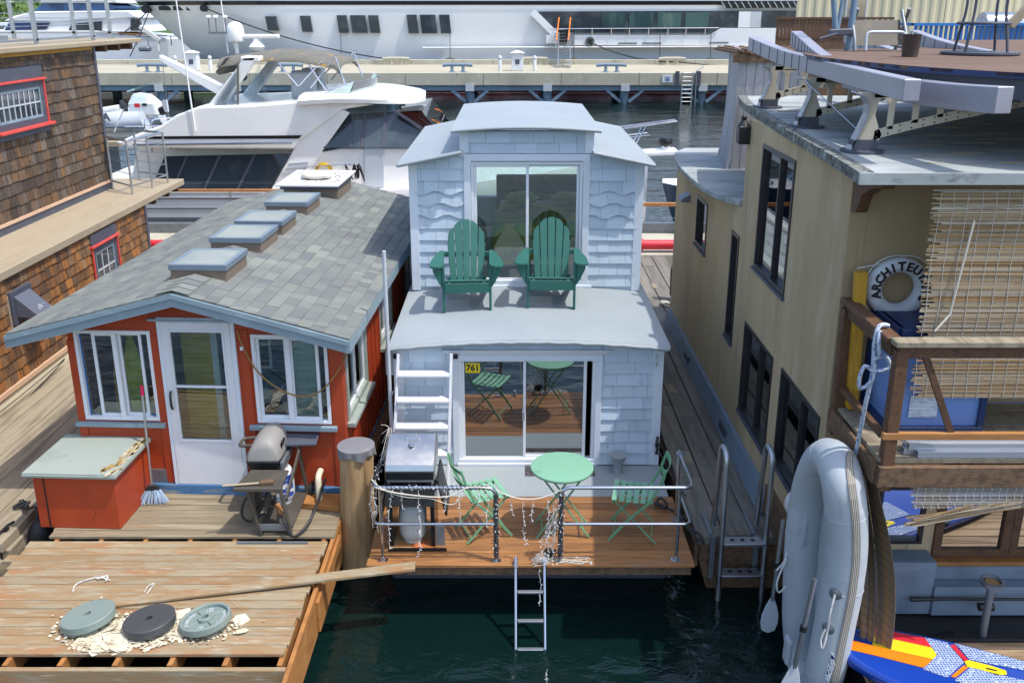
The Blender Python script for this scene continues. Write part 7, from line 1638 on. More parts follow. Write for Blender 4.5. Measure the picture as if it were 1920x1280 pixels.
# boom, mast things
bo = MB().hexa([(-9.05, 23.9, 4.37), (-9.05, 24.1, 4.37), (-7.3, 24.14, 3.33), (-7.3, 23.86, 3.33), (-9.02, 23.9, 4.52), (-9.02, 24.1, 4.52), (-7.15, 24.14, 3.6), (-7.15, 23.86, 3.6)]).build('boom', G_, MC, bevel=.03); MB().tube([(-8.98, 24, 4.4), (-8.98, 24, 2.9)], .008, 4).build('fall_wire', K['galv'], bo)
MB().tube([(-7.683, 22.15, 2.804), (-7.815, 22.15, 5.831), (-7.824, 22.15, 6.416)], [.022, .016, .01], 6).build('whip_antenna', G_, MC); MB().tube([(-7.271, 24, 4.551), (-7.355, 24, 6.233)], [.02, .012], 6).build('whip_antenna', G_, MC)
MB().tube([(-5.465, 24, 3.397), (-5.39, 24, 4.286)], .012, 5).build('whip_antenna', G_, MC)
dm = (-7.04, 24, 4.841); MB().lathe([(.02, -.0), (.20, .0), (.215, .04), (.215, .26), (.19, .38), (.12, .46), (.02, .49)], dm, 22).build('satellite_dome', G_, MC, smooth=50); MB().tube([(dm[0], 24, dm[2] - .3), (dm[0], 24, dm[2])], .05, 8).build('dome_post', G_, MC)
rd = (-6.52, 24, 4.709); MB().lathe([(.1, -.14), (.17, -.10), (.21, .0), (.15, .07), (.1, .14), (.1, .2)], rd, 18).build('radar_pedestal', G_, MC, smooth=50); MB().box(rd[0] - .60, rd[0] + .60, 23.9, 24.06, rd[2] + .19, rd[2] + .31).build('radar_array', G_, MC, bevel=.04, seg=2)
pm = (-7.496, 24, 5.05); MB().bar((pm[0] - .22, 24, pm[2]), (pm[0] + .3, 24, pm[2]), .05, .05).build('instrument_arm', K['galv'], MC)
for dx in (-.2, -.02, .22): MB().tube([(pm[0] + dx, 24, pm[2]), (pm[0] + dx, 24, pm[2] + .35)], .016, 6).build('instrument_mast', K['galv'], MC); MB().lathe([(.02, 0), (.07, .03), (.05, .08)], (pm[0] + dx, 24, pm[2] + .35), 10).build('sensor', G_, MC)
MB().tube([(pm[0] + .3, 24, pm[2]), (dm[0], 24, dm[2] - .25)], .03, 6).build('arm_brace', G_, MC)
for xx in (0, .55): MB().tube(fillet([(-9.0 + xx * .2, 22.4, 2.25), (-9.0 + xx * .3, 22.4, 3.05), (-8.6 + xx * .3, 22.9, 3.05), (-8.6 + xx * .3, 22.9, 2.25)], .15), .02, 6).build('boarding_rail', K['steel'], MC)
MB().tube([(-9.992, 22.4, 2.876), (-8.618, 22.4, 2.902)], .018, 6).build('boarding_rail', K['steel'], MC); MB().tube([(-9.539, 22.6, 3.28), (-9.848, 22.6, 2.721)], .016, 6).build('boarding_rail', K['steel'], MC)
MB().bar((-8.564, 22.5, 3.354), (-8.494, 22.5, 3.162), .2, .2).build('covered_motor', K['black'], MC, bevel=.04); MB().bar((-8.449, 22.45, 3.513), (-8.442, 22.45, 3.231), .10, .1).build('motor_head', K['gel_grey'], MC)
# foredeck pulpit seen beyond the blue houseboat
MB().hexa([(2.2, 23.7, 1.86), (4.35, 23.72, 1.98), (4.35, 24.28, 1.98), (2.2, 24.3, 1.86), (2.2, 23.7, 1.98), (4.35, 23.72, 2.12), (4.35, 24.28, 2.12), (2.2, 24.3, 1.98)]).build('bow_pulpit', G_, MC, bevel=.04, seg=2)
for yv in (23.75, 24.25): MB().tube(fillet([(1.8, yv - .0, 1.9), (2.6, yv, 2.62), (4.3, 24 + (yv - 24) * .6, 2.85)], .15), .022, 8).build('bow_rail', K['steel'], MC, smooth=50); MB().tube([(2.3, yv, 2.35), (3.6, yv, 2.5)], .014, 6).build('bow_rail', K['steel'], MC); MB().tube([(3.1, yv, 2.05), (3.5, yv, 2.74)], .018, 6).build('bow_stanchion', K['steel'], MC)
MB().lathe([(.1, 0), (.16, .06), (.19, .16), (.15, .24), (.05, .26)], (4.05, 24, 2.16), 12).build('windlass_cover', K['black'], MC, smooth=50); MB().bar((4.05, 24, 2.1), (4.05, 24, 2.2), .2, .2).build('windlass', G_, MC)
yh = M('yellow_hose', s(214, 178, 40), .5, layers=((s(190, 150, 30), 8, (1, 1, 1), .5, .7, .6),))
hc = thing('hose_coil', 'yellow hose coiled on the grab rail of the white motor cruiser', 'hose', (-4.6, 22.2, 1.7))
q = (-4.636, 22.2, 1.833)
for k in range(4): MB().tube([(q[0] + (.14 + .02 * k) * math.cos(2 * PI * i / 20), 22.2 + .01 * k, q[2] + (.13 + .02 * k) * math.sin(2 * PI * i / 20)) for i in range(20)], .014, 6, closed=True).build('hose_loop', yh, hc)
MB().tube(fillet([(-5.267, 22.2, 1.635), (-5.089, 22.2, 1.925), (-3.865, 22.2, 2.004), (-3.854, 22.2, 1.701)], .1), .015, 6).build('grab_rail', K['steel'], MC)
rc = thing('rope_hank', 'black mooring lines hanked on the grab rail of the white motor cruiser', 'rope', (-3.8, 22.2, 1.7))
q = (-3.995, 22.15, 1.868); rg = random.Random(6)
MB().tube(crom([(q[0] + rg.uniform(-.2, .15) + .02 * k, 22.15 + rg.uniform(-.03, .03), q[2] + (.12 if k % 2 else -.26) + rg.uniform(-.05, .05)) for k in range(16)], 4), .016, 5).build('line', K['black'], rc, smooth=60)

# ================================================================ tender with outboard
TD = thing('tender', 'pale grey inflatable tender with white outboard and dark lettering on its tube', 'tender', (-13, 29, 0))
t0, t1 = (-14.165, 29, 2.345), (-11.67, 29, 2.345); TZ = 2.28
for yv in (28.4, 29.8): MB().tube(crom([(t0[0] - 1, yv, TZ), (t0[0] + 1, yv, TZ), (t1[0], yv, TZ + .03), (t1[0] + .3, yv, TZ + .07)], 4), .32, 14).build('tube', K['gel_grey'], TD, smooth=60)
MB().box(t0[0] - 1, t1[0], 28.5, 29.7, 1.75, TZ).build('hull', G_, TD, bevel=.08); MB().box(t0[0] - 1, t1[0] + .2, 28.06, 28.10, TZ - .12, TZ - .06).build('rub_strip', K['slate_trim'], TD)
gm = MB().merge(glyphs('NAUTICA', .34, .01, .01), frame3((1, 0, 0), (0, 0, 1), ((-13.042, 28.05, 2.499)[0], 28.05, (-13.042, 28.05, 2.499)[2] - .02))); gm.build('lettering', K['slate_trim'], TD)
q = (-11.479, 28.8, 2.73); MB().loft([[(q[0] - .45, 28.6, q[2] - .25), (q[0] + .45, 28.6, q[2] - .3), (q[0] + .45, 29.2, q[2] - .3), (q[0] - .45, 29.2, q[2] - .25)], [(q[0] - .45, 28.55, q[2] + .1), (q[0] + .4, 28.55, q[2] + .1), (q[0] + .4, 29.25, q[2] + .1), (q[0] - .45, 29.25, q[2] + .1)], [(q[0] - .3, 28.65, q[2] + .42), (q[0] + .15, 28.65, q[2] + .36), (q[0] + .15, 29.15, q[2] + .36), (q[0] - .3, 29.15, q[2] + .42)]]).build('console', G_, TD, bevel=.08, seg=2)
MB().bar((q[0] - .3, 28.6, q[2] + .5), (q[0] + .35, 28.6, q[2] + .72), .6, .04).build('console_screen', K['glass_clear'], TD); MB().box(q[0] - .22, q[0] - .06, 28.535, 28.555, q[2] + .0, q[2] + .12).build('badge', K['fred'], TD); MB().box(q[0] + .02, q[0] + .16, 28.535, 28.555, q[2] + .04, q[2] + .12).build('badge', K['black'], TD)
MB().lathe([(.05, -.03), (.2, -.02), (.2, .02), (.05, .03)], (q[0] - .62, 28.7, q[2] + .02), 16, Matrix.Rotation(R(70), 3, 'Y')).build('wheel', K['black'], TD)
MB().bar((q[0] - 2.0, 28.6, q[2] - .2), (q[0] - .7, 28.6, q[2] + .0), .3, .16).build('covered_seat', K['gel'], TD, bevel=.05)

# ================================================================ runabout at the right
RB_ = thing('runabout', 'small navy-hulled runabout with white foredeck and blue cover beyond the tan house', 'boat', (6, 23.5, 0))
secs = []; sd = []
for i in range(13):
    X_ = 3.95 + 5.5 * i / 12; f = min(1, math.sqrt(max(.0004, i / 12 * 2.2))) ; hb = 1.15 * min(1, f); sh = 1.28 - .16 * min(1, i / 6)
    secs.append([(X_ + .5 * (1 - i / 12), 23.6 - hb * .55, -.2), (X_ + .15 * (1 - i / 12), 23.6 - hb * .9, sh * .6), (X_, 23.6 - hb, sh), (X_, 23.6 + hb, sh), (X_ + .15 * (1 - i / 12), 23.6 + hb * .9, sh * .6), (X_ + .5 * (1 - i / 12), 23.6 + hb * .55, -.2)])
    sd.append([(X_, 23.6 - hb, sh + .002), (X_, 23.6 - hb * .5, sh + .10), (X_, 23.6 + hb * .5, sh + .10), (X_, 23.6 + hb, sh + .002)])
MB().loft(secs).build('hull', M('dark_blue_grey_hull', s(70, 88, 112), .3, layers=((s(54, 70, 92), 2, (1, 1, 1), .45, .7, .6),)), RB_, smooth=50); MB().loft(sd).build('foredeck', G_, RB_, smooth=50)
MB().hexa([(5.1, 22.75, 1.22), (5.15, 24.45, 1.22), (7.6, 24.6, 1.2), (7.6, 22.6, 1.2), (5.55, 22.85, 1.72), (5.6, 24.35, 1.72), (7.5, 24.5, 1.8), (7.5, 22.7, 1.8)]).build('boat_cover', K['navy'], RB_, bevel=.05)
MB().hexa([(4.95, 22.8, 1.2), (4.98, 24.4, 1.2), (5.1, 24.4, 1.2), (5.08, 22.8, 1.2), (5.42, 22.9, 1.62), (5.44, 24.3, 1.62), (5.5, 24.3, 1.62), (5.48, 22.9, 1.62)]).build('windscreen', K['glass_clear'], RB_)
MB().lathe([(.04, 0), (.04, .06), (.015, .08)], (4.5, 23.2, 1.33), 10).build('bow_light', K['steel'], RB_)

for x in (-16.5, -13.2): MB().box(x, x + .25, 28.3, 29.9, -.2, 1.8).build('lift_post', K['galv'], TD)
MB().box(-18, -12, 27.8, 30.2, 1.62, 1.76).build('lift_deck', K['ledge'], TD)
# ================================================================ concrete pier
PR = thing('concrete_pier', 'long pale concrete pier on steel piles in front of the huge yacht', 'pier', (0, 62, 0))
mb = MB()
for i in range(24):
    x = -60.0 + 4.87 * i - .25; mb.box(x + .015, x + 4.855, 58, 58.35, 1.13, 1.90)
mb.build('edge_panels', K['conc'], PR, bevel=.02)
MB().box(-60, 57, 58.36, 67.4, 1.55, 1.88).build('deck_slab', M('pier_deck_concrete', s(172, 166, 146), .85, layers=((s(152, 146, 128), .5, (.4, 1.5, 1), .45, .7, .7), (s(186, 182, 166), 2, (1, 1, 1), .55, .75, .5)), bump=.2, bsc=12), PR)
mb = MB()
for i in range(40): mb.box(-60 + 2.93 * i + .01, -60 + 2.93 * (i + 1) - .01, 67.4, 67.9, 1.6, 2.22)
mb.build('kerb', K['conc'], PR, bevel=.02)
MB().box(-60, 57, 58.15, 58.3, .80, 1.13).build('edge_beam', K['bluesteel'], PR); MB().box(-60, 57, 63, 63.3, .6, 1.13).build('edge_beam', K['bluesteel'], PR)
for i in range(16):
    x = -41.6 + 4.87 * i
    pl = MB().lathe([(.30, -.5), (.30, .75), (.36, .76), (.36, .82)], (x, 58.5, 0), 16).build('pile', K['bluesteel'], PR, smooth=40)
    MB().box(x - .27, x + .27, 57.96, 58.4, .78, 1.22).build('pile_cap', K['gel_grey'], pl)
    for sg in (-1, 1): MB().bar((x + sg * .25, 58.2, .1), (x + sg * 1.15, 58.2, .85), .18, .18, (0, 1, 0)).build('brace', K['bluesteel'], pl)
    MB().lathe([(.30, -.5), (.30, 1.0)], (x, 63.2, 0), 12).build('inner_pile', K['bluesteel'], pl, smooth=40)
    for dx in (-1.2, 1.2): MB().box(x + dx - .1, x + dx + .1, 58.1, 58.15, .82, 1.13).build('stiffener', K['bluesteel'], pl)
MB().box(-60, 57, 66, 66.3, .05, .45).build('pipe_run', K['redpipe'], PR)
def cleat(x, y, z, nm, lab, mat, gr):
    t = thing(nm, lab, 'cleat', (x, y, z), 0, gr)
    MB().tube([(x - .95, y, z + .42), (x - .5, y, z + .46), (x + .5, y, z + .46), (x + .95, y, z + .42)], .11, 10).build('horn', mat, t, smooth=50)
    for dx in (-.35, .35): MB().lathe([(.16, 0), (.10, .06), (.10, .4)], (x + dx, y, z), 10).build('leg', mat, t, smooth=40); MB().box(x + dx - .2, x + dx + .2, y - .2, y + .2, z, z + .04).build('foot', mat, t)
for px_, lab in (((-3.442, 58.9, 1.872), 'steel mooring cleat on the pier edge, left of the white power pedestal'), ((6.277, 58.9, 1.872), 'steel mooring cleat on the pier edge, right of the boarding gangway'), ((-14.165, 58.9, 2.003), 'steel mooring cleat on the pier edge behind the cruiser bimini'), ((-22.723, 58.9, 2.069), 'steel mooring cleat on the pier edge left of the cruiser arch')):
    cleat(px_[0], 58.9, 1.88, 'mooring_cleat', lab, K['bluesteel'], 'mooring cleats on the pier')
for px_, lab in (((-8.305, 67, 2.032), 'pale mooring cleat on the far pier edge holding the long bow line'), ((1.646, 67, 2.032), 'pale mooring cleat on the far pier edge directly behind the power pedestal'), ((11.482, 67, 2.032), 'pale mooring cleat on the far pier edge beside the stern line')):
    cleat(px_[0], 67, 1.88, 'mooring_cleat', lab, K['conc'], 'mooring cleats on the pier')
for (x, lab) in (((0.346, 60.5, 1.973)[0], 'white power pedestal between two bollard posts on the pier'), ((-20.688, 60.5, 2.175)[0], 'white power pedestal on the pier left of the cruiser radar arch')):
    t = thing('power_pedestal', lab, 'power pedestal', (x, 60.5, 1.88))
    MB().box(x - .38, x + .38, 60.2, 60.8, 1.89, 3.0).build('cabinet', K['white'], t, bevel=.02); MB().hexa([(x - .46, 60.1, 3.0), (x + .46, 60.1, 3.0), (x + .46, 60.9, 3.0), (x - .46, 60.9, 3.0), (x - .1, 60.4, 3.16), (x + .1, 60.4, 3.16), (x + .1, 60.6, 3.16), (x - .1, 60.6, 3.16)]).build('cap', K['white'], t)
    MB().box(x - .14, x + .14, 60.18, 60.2, 2.3, 2.6).build('socket_panel', K['slate_trim'], t)
    for dx, w_ in ((-.75, 'left'), (.75, 'right')):
        b = thing('bollard_post', 'white bollard post on the %s side of the %s' % (w_, 'power pedestal near the gangway' if x > -10 else 'power pedestal near the cruiser arch'), 'bollard', (x + dx * 1.5, 60.5, 1.88), 0, 'white bollard posts on the pier')
        MB().lathe([(.12, 0), (.12, .85), (.10, .92), (.03, .95)], (x + dx * 1.5, 60.5, 1.88), 12).build('post', K['white'], b, smooth=40)
        MB().lathe([(.123, .7), (.123, .76)], (x + dx * 1.5, 60.5, 1.88), 12, cap=False).build('band', K['galv'], b)
g = thing('gangway', 'aluminium boarding gangway with orange handrails between pier and huge yacht', 'gangway', (3.7, 66, 1.9))
gb, gt = (3.534, 63, 1.824), (3.878, 69, 3.295)
for dx in (-.42, .42): MB().bar((gb[0] + dx, 63.4, 1.95), (gt[0] + dx, 69.6, 4.0), .08, .2).build('stringer', K['alu'], g); MB().tube([(gb[0] + dx, 66.2, 3.6), (gt[0] + dx, 69.6, 5.1)], .05, 8).build('handrail', K['forange'], g); MB().tube([(gb[0] + dx, 66.6, 2.9), (gb[0] + dx, 66.6, 3.8)], .035, 6).build('rail_post', K['alu'], g)
for i in range(11): f = i / 10; MB().box(gb[0] - .38, gb[0] + .38, 63.5 + 5.9 * f, 63.8 + 5.9 * f, 1.98 + 2.0 * f, 2.02 + 2.0 * f).build('tread', K['galv'], g)
t = thing('pier_ladder', 'vertical steel ladder hung on the pier face beside the notice', 'ladder', (20, 58, 1.9))
x = (10.926, 57.9, 1.157)[0]
for dx in (-.32, .32): MB().tube([(x + dx, 57.88, -.3), (x + dx, 57.88, 1.95)], .04, 8).build('rail', K['alu'], t)
for i in range(9): MB().tube([(x - .32, 57.88, -.1 + .25 * i), (x + .32, 57.88, -.1 + .25 * i)], .03, 6).build('rung', K['alu'], t)
for dx in (-.62, .72): MB().box(x + dx - .12, x + dx + .12, 57.9, 58, 1.1, 2.0).build('rubbing_post', K['slate_trim'], t)
MB().tube([(x + .55, 57.9, 0), (x + .55, 57.9, 2.0), (x + 1.0, 58.2, 2.3)], .05, 8).build('grab_pole', K['galv'], t)
t = thing('pier_notice', 'small white notice board with blue printed lines fixed to the pier face', 'sign', (10, 58, 1.5)); a = (9.372, 57.95, 1.77); b = (10.027, 57.95, 1.316)
MB().box(a[0], b[0], 57.95, 58.0, b[2], a[2]).build('panel', K['white'], t); inkm = M('blue_print', s(70, 100, 160), .8, layers=((s(200, 206, 214), 14, (2, 1, .4), .55, .6, .5),))
w_ = b[0] - a[0]; h_ = a[2] - b[2]
for f, l in ((.30, .5), (.5, .36), (.62, .5), (.76, .4)): MB().box(a[0] + w_ * (.5 - l / 2), a[0] + w_ * (.5 + l / 2), 57.94, 57.95, a[2] - h_ * f - .02, a[2] - h_ * f + .02).build('print_line', inkm, t)

# ================================================================ the huge yacht
SY = thing('superyacht', 'huge white superyacht with pale grey bow and dark glazed side deck moored along the pier', 'yacht', (0, 75, 0))
zt = 7.2
def near(u, v):
    z = -.3 + (zt + .3) * v; xb = -31.0 + (zt - z) * 1.08 if z > 0.8 else -31.0 + (zt - .8) * 1.08
    x = xb + (44 - xb) * u; f = math.sin(min(1, u / .17) * PI / 2) ** .9
    return (x, 76 - 6.0 * f * (.90 + .10 * v), z)
mb = MB(); mb.grid(near, 60, 14); mb.grid(lambda u, v: (near(u, v)[0], 152 - near(u, v)[1], near(u, v)[2]), 60, 14)
mb.grid(lambda u, v: (near(u, 1)[0], near(u, 1)[1] + (152 - 2 * near(u, 1)[1]) * v, zt), 60, 2)
hull = mb.build('hull', K['ship'], SY, smooth=60)
mb = MB(); mb.grid(lambda u, v: (near(u, .02)[0], near(u, .02)[1] - .02, -.3 + 1.0 * v), 60, 1); mb.build('red_boot_stripe', M('antifouling_red', s(150, 46, 48), .5, layers=((s(120, 36, 40), .5, (1, 1, 1), .45, .7, .6),)), hull)
def panel(a, b, mat, nm, par=None, t_=.10, slope=0.0):
    x0, _, z1 = a; x1, _, z0 = b
    Yp = a[1]
    MB().prism([(x0 + slope, Yp, z1), (x1 + slope, Yp, z1), (x1, Yp, z0), (x0, Yp, z0)], (0, t_, 0)).build(nm, mat, par or SY)
    return None
sg_ = K['black_glass']
for a, b in (((-18.108, 69.93, 5.2), (-17.32, 69.93, 4.179)), ((-15.546, 69.93, 5.238), (-14.794, 69.93, 4.103)), ((-12.829, 69.93, 5.275), (-12.108, 69.93, 4.027)), ((-11.845, 69.93, 5.275), (-10.723, 69.93, 4.027)), ((-10.507, 69.93, 5.275), (-9.774, 69.93, 4.027)), ((-7.672, 69.93, 5.313), (-6.926, 69.93, 3.989)), ((-6.689, 69.93, 5.313), (-5.541, 69.93, 3.989)), ((-5.272, 69.93, 5.313), (-4.512, 69.93, 3.989))):
    panel(a, b, sg_, 'hull_window', t_=.5, slope=-.12)
for a, b in (((-1.675, 69.9, 2.11), (-1.238, 69.9, 1.762)), ((-0.957, 69.9, 2.11), (-0.519, 69.9, 1.762)), ((2.473, 69.9, 2.11), (2.917, 69.9, 1.723)), ((4.787, 69.9, 2.11), (5.274, 69.9, 1.723)), ((5.505, 69.9, 2.11), (5.953, 69.9, 1.723)), ((6.223, 69.9, 2.11), (6.673, 69.9, 1.723)), ((8.176, 69.9, 2.149), (8.631, 69.9, 1.723)), ((8.894, 69.9, 2.149), (9.35, 69.9, 1.723)), ((1.596, 69.9, 2.11), (1.997, 69.9, 1.762))):
    panel(a, b, sg_, 'port_light', t_=.6)
for c in ((-11.456, 69.9, 1.956), (-10.857, 69.9, 1.956), (-14.168, 69.9, 1.994), (-8.703, 69.9, 1.917)):
    MB().lathe([(.19, 0), (.19, .7)], (c[0], 70.6, c[2]), 14, Matrix.Rotation(R(90), 3, 'X')).build('port_light', sg_, SY)
# glazed side deck
P = [(1.572, 69.9, 5.539), (3.322, 69.9, 4.028), (15.228, 69.9, 4.028), (21.323, 69.9, 4.407), (21.994, 69.9, 5.614)]
dg = MB().prism(P, (0, .6, 0)).build('deck_glazing', sg_, SY)
gg = M('green_mottled_glazing', s(70, 98, 96), .1, layers=((s(40, 60, 66), .35, (1, 1, .2), .45, .6, .9), (s(120, 140, 130), .5, (1, 1, .3), .62, .7, .5)), spec=.8)  # green glazing with darker and paler patches
for a, b in (((6.598, 69.85, 5.464), (8.365, 69.85, 4.408)), ((8.679, 69.85, 5.464), (10.417, 69.85, 4.408)), ((10.761, 69.85, 5.464), (12.469, 69.85, 4.408)), ((12.803, 69.85, 5.464), (14.521, 69.85, 4.408))): panel(a, b, gg, 'green_pane', dg, t_=.06)
panel((16.722, 69.84, 5.539), (17.596, 69.84, 4.408), K['ship'], 'open_door', dg, t_=.06); panel((17.586, 69.84, 5.539), (18.385, 69.84, 4.408), K['gel_grey'], 'door_recess', dg, t_=.06)
panel((3.429, 69.82, 4.56), (4.202, 69.82, 3.267), K['black'], 'boarding_opening', SY, t_=.2)
MB().prism([(4.545, 69.8, 3.878), (14.623, 69.8, 3.878), (15.459, 69.8, 4.371), (22.084, 69.8, 4.371), (22.204, 69.8, 3.153), (4.56, 69.8, 3.153)], (0, .5, 0)).build('bulwark', K['ship'], SY)
MB().bar((1.49, 69.75, 5.539), (3.239, 69.75, 3.879), .5, .18, (0, 1, 0)).build('slanted_pillar', K['ship'], SY)
MB().tube([(2.758, 69.7, 4.297), (15.279, 69.7, 4.373)], .05, 6).build('deck_rail', K['steel'], SY)
for q in ((5.914, 69.7, 4.108), (7.333, 69.7, 4.108), (8.674, 69.7, 4.108), (10.093, 69.7, 4.108), (11.513, 69.7, 4.108), (12.853, 69.7, 4.108), (14.272, 69.7, 4.108)): MB().tube([(q[0], 69.7, q[2] - .25), (q[0], 69.7, q[2] + .3)], .04, 6).build('rail_stanchion', K['steel'], SY)
panel((2.522, 69.6, 3.883), (3.398, 69.6, 3.275), K['ship'], 'boarding_box', SY, t_=.4)
MB().bar((-6.667, 69.8, 2.962), (21.418, 69.8, 3.077), .3, .12).build('rubbing_strake', K['gel'], SY, bevel=.03)
mb = MB(); mb.grid(lambda u, v: (lambda p: (p[0], p[1] - .06, p[2]))(near(u, (6.0 + .28 * v + .3) / (zt + .3))), 60, 1); mb.build('dark_sheer_band', K['black_gloss'], SY)
pn = MB().prism([(15.268, 69.85, 6.174), (15.767, 69.85, 5.763), (21.372, 69.85, 5.801), (21.329, 69.85, 6.249)], (0, .4, 0)).build('engine_vent', K['black'], SY)
for k in range(13):
    q = ((15.675, 69.8, 5.801)[0] + k * .48, 69.8, (15.675, 69.8, 5.801)[2]); MB().bar(q, (q[0] - .3, 69.8, q[2] + .42), .05, .05, (0, 1, 0)).build('vent_slat', K['gel_grey'], pn)
for a, b in (((7.918, 69.75, 3.346), (9.268, 69.75, 3.231)), ((9.699, 69.75, 3.346), (11.09, 69.75, 3.231)), ((14.645, 69.75, 3.384), (16.078, 69.75, 3.27))): panel(a, b, K['galv'], 'scupper', SY, t_=.1)
q = (5.774, 69.7, 3.424); MB().lathe([(.18, 0), (.34, .0), (.34, .15), (.18, .15)], (q[0], 69.8, q[2]), 18, Matrix.Rotation(R(90), 3, 'X')).build('fairlead', K['steel'], SY)
MB().lathe([(.02, .01), (.2, .01), (.2, .16)], (q[0], 69.78, q[2]), 14, Matrix.Rotation(R(90), 3, 'X')).build('fairlead_hole', K['black'], SY)
q = (-28.845, 75.3, 5.697); MB().lathe([(.02, .0), (.3, .0), (.3, .8)], (q[0], 75.4, q[2]), 14, Matrix.Rotation(R(90), 3, 'X')).build('fairlead_hole', K['black'], SY)
q = (-23.157, 71.6, 5.768); MB().lathe([(.02, .0), (.26, .0), (.26, .6)], (q[0], 71.8, q[2]), 14, Matrix.Rotation(R(90), 3, 'X')).build('fairlead_hole', K['black'], SY)
for a, b in (((-27.381, 73.6, 5.93), (-26.467, 73.6, 5.615)), ((-26.016, 72.9, 5.927), (-25.191, 72.9, 5.615)), ((-24.857, 72.5, 5.925), (-24.197, 72.5, 5.615))): panel(a, b, K['black'], 'bow_slot', SY, t_=1.2)
MB().box(-26, 44, 72.5, 79.5, zt - .3, 10.5).build('superstructure', K['ship'], SY, bevel=.2)
def fender(x, z, lab):
    t = thing('fender', lab, 'fender', (x, 69.3, z), 0, 'olive fenders along the huge yacht')
    MB().lathe([(.1, -.6), (.45, -.5), (.62, -.25), (.62, .0), (.5, .22), (.2, .38), (.05, .42)], (x, 69.2, z), 16).build('cover', K['olive'], t, smooth=50); MB().tube([(x, 69.35, z + .4), (x, 69.6, 4.1)], .03, 5).build('lanyard', K['slate_trim'], t)
for c, lab in (((-12.652, 69.2, 1.877), 'olive fender on the huge yacht, leftmost one, behind the cruiser flybridge screen'), ((-4.586, 69.2, 1.877), 'olive fender on the huge yacht above the cleat left of the power pedestal'), ((4.586, 69.2, 1.877), 'olive fender on the huge yacht just right of the gangway'), ((10.951, 69.2, 1.877), 'olive fender on the huge yacht touching the pale far cleat'), ((14.707, 69.2, 1.877), 'olive fender on the huge yacht, rightmost one, near the board tower')):
    fender(c[0], c[2], lab)
for nm, a, b, sg, lab in (('mooring_line', (-22.872, 71.2, 5.729), (-8.603, 67, 2.254), .5, 'long dark bow line running down to the pale pier cleat'), ('mooring_line', (5.846, 69.6, 3.351), (11.554, 67, 2.106), .35, 'dark line from the yacht fairlead to the pale pier cleat right of the gangway'), ('mooring_line', (11.86, 67, 2.106), (17.676, 67.2, 1.797), .1, 'dark line trailing along the pier edge to the right'), ('mooring_line', (-28.74, 75, 5.616), (-29.093, 70, 3.873), .1, 'dark bow line crossing in front of the neighbouring white yacht'), ('mooring_line', (-28.656, 75, 5.616), (-28.368, 69.5, 2.361), .1, 'thin dark bow line dropping to the concrete float')):
    tag(MB().tube(hang(a, b, sg, 14), .045, 6).build(nm, K['black'], None, smooth=60), lab, 'rope')

# ================================================================ far left: float, neighbour yacht, small craft, shore
t = thing('concrete_float', 'pale concrete float under the bow of the huge yacht', 'float', (-36, 71, 0))
a = (-25.218, 69.5, 2.897)
MB().prism([(-52, 69.0, .6), (-28.5, 69.0, .9), (a[0], 69.2, 1.25), (a[0] + .4, 69.4, 1.9), (-30, 69.0, 1.78), (-52, 69.0, 1.6)], (0, 5.5, 0)).build('float_body', K['conc'], t, bevel=.04)
NY = thing('motor_yacht', 'white motor yacht with blue-tinted windows moored at far left beyond the shingled house', 'motor yacht', (-42, 86, 0))
B = lambda pts, dy, nm, mat, **k: MB().prism(pts, (0, dy, 0)).build(nm, mat, NY, **k)
B([(-50.692, 82, 0.69), (-50.078, 82, 3.936), (-36.167, 82, 3.936), (-29.839, 82, 3.311), (-30.133, 82, 0.69)], 7, 'hull', K['ship'], bevel=.1)
B([(-44.653, 82.4, 3.839), (-43.853, 82.4, 4.732), (-40.401, 82.4, 4.821), (-33.402, 82.4, 5.087), (-32.254, 82.4, 3.839)], 6, 'main_cabin', K['ship'], bevel=.1)
B([(-44.263, 82.3, 4.733), (-43.363, 82.3, 5.132), (-41.632, 82.3, 5.53), (-33.295, 82.3, 5.619), (-32.353, 82.3, 4.999), (-40.379, 82.3, 4.644)], 6.2, 'deckhouse', K['ship'], bevel=.1)
B([(-41.591, 82.6, 5.574), (-40.746, 82.6, 6.238), (-36.104, 82.6, 6.326), (-34.206, 82.6, 5.973), (-35, 82.6, 5.574)], 5.6, 'pilothouse_glass', M('blue_tinted_glass', s(70, 110, 158), .08, layers=((s(40, 66, 104), .4, (1, 1, 1), .45, .6, .8),), spec=.8))
B([(-40.968, 82.3, 6.235), (-40.333, 82.3, 6.761), (-34.302, 82.3, 6.761), (-34.047, 82.3, 6.235)], 6.2, 'pilothouse_roof', K['ship'], bevel=.1)
B([(-44.243, 82.2, 3.977), (-43.675, 82.2, 4.601), (-40.244, 82.2, 4.601), (-40.604, 82.2, 4.066)], .3, 'cabin_window', M('blue_strip_glass', s(44, 66, 110), .08, layers=((s(26, 36, 54), .4, (1, 1, .3), .45, .6, .8),), spec=.8)); B([(-38.673, 82.2, 3.932), (-38.31, 82.2, 4.512), (-35.683, 82.2, 4.734), (-35.791, 82.2, 3.932)], .3, 'cabin_window', K['black_glass']); B([(-33.234, 82.2, 3.932), (-33.106, 82.2, 4.956), (-32.324, 82.2, 4.911), (-32.258, 82.2, 3.932)], .3, 'cabin_window', K['black_glass'])
B([(-36.135, 81.9, 3.849), (-30.051, 81.9, 3.582), (-30.061, 81.9, 3.493), (-36.148, 81.9, 3.76)], .2, 'teak_rail', K['fresh_wood'])
dv = MB().bar((-31.927, 81, 4.308), (-30.322, 81, 3.162), .25, .3).build('davit', K['gel'], NY); MB().tube([(-30.475, 81, 3.427), (-30.563, 81, 2.274)], .12, 8).build('davit_post', K['gel'], NY)
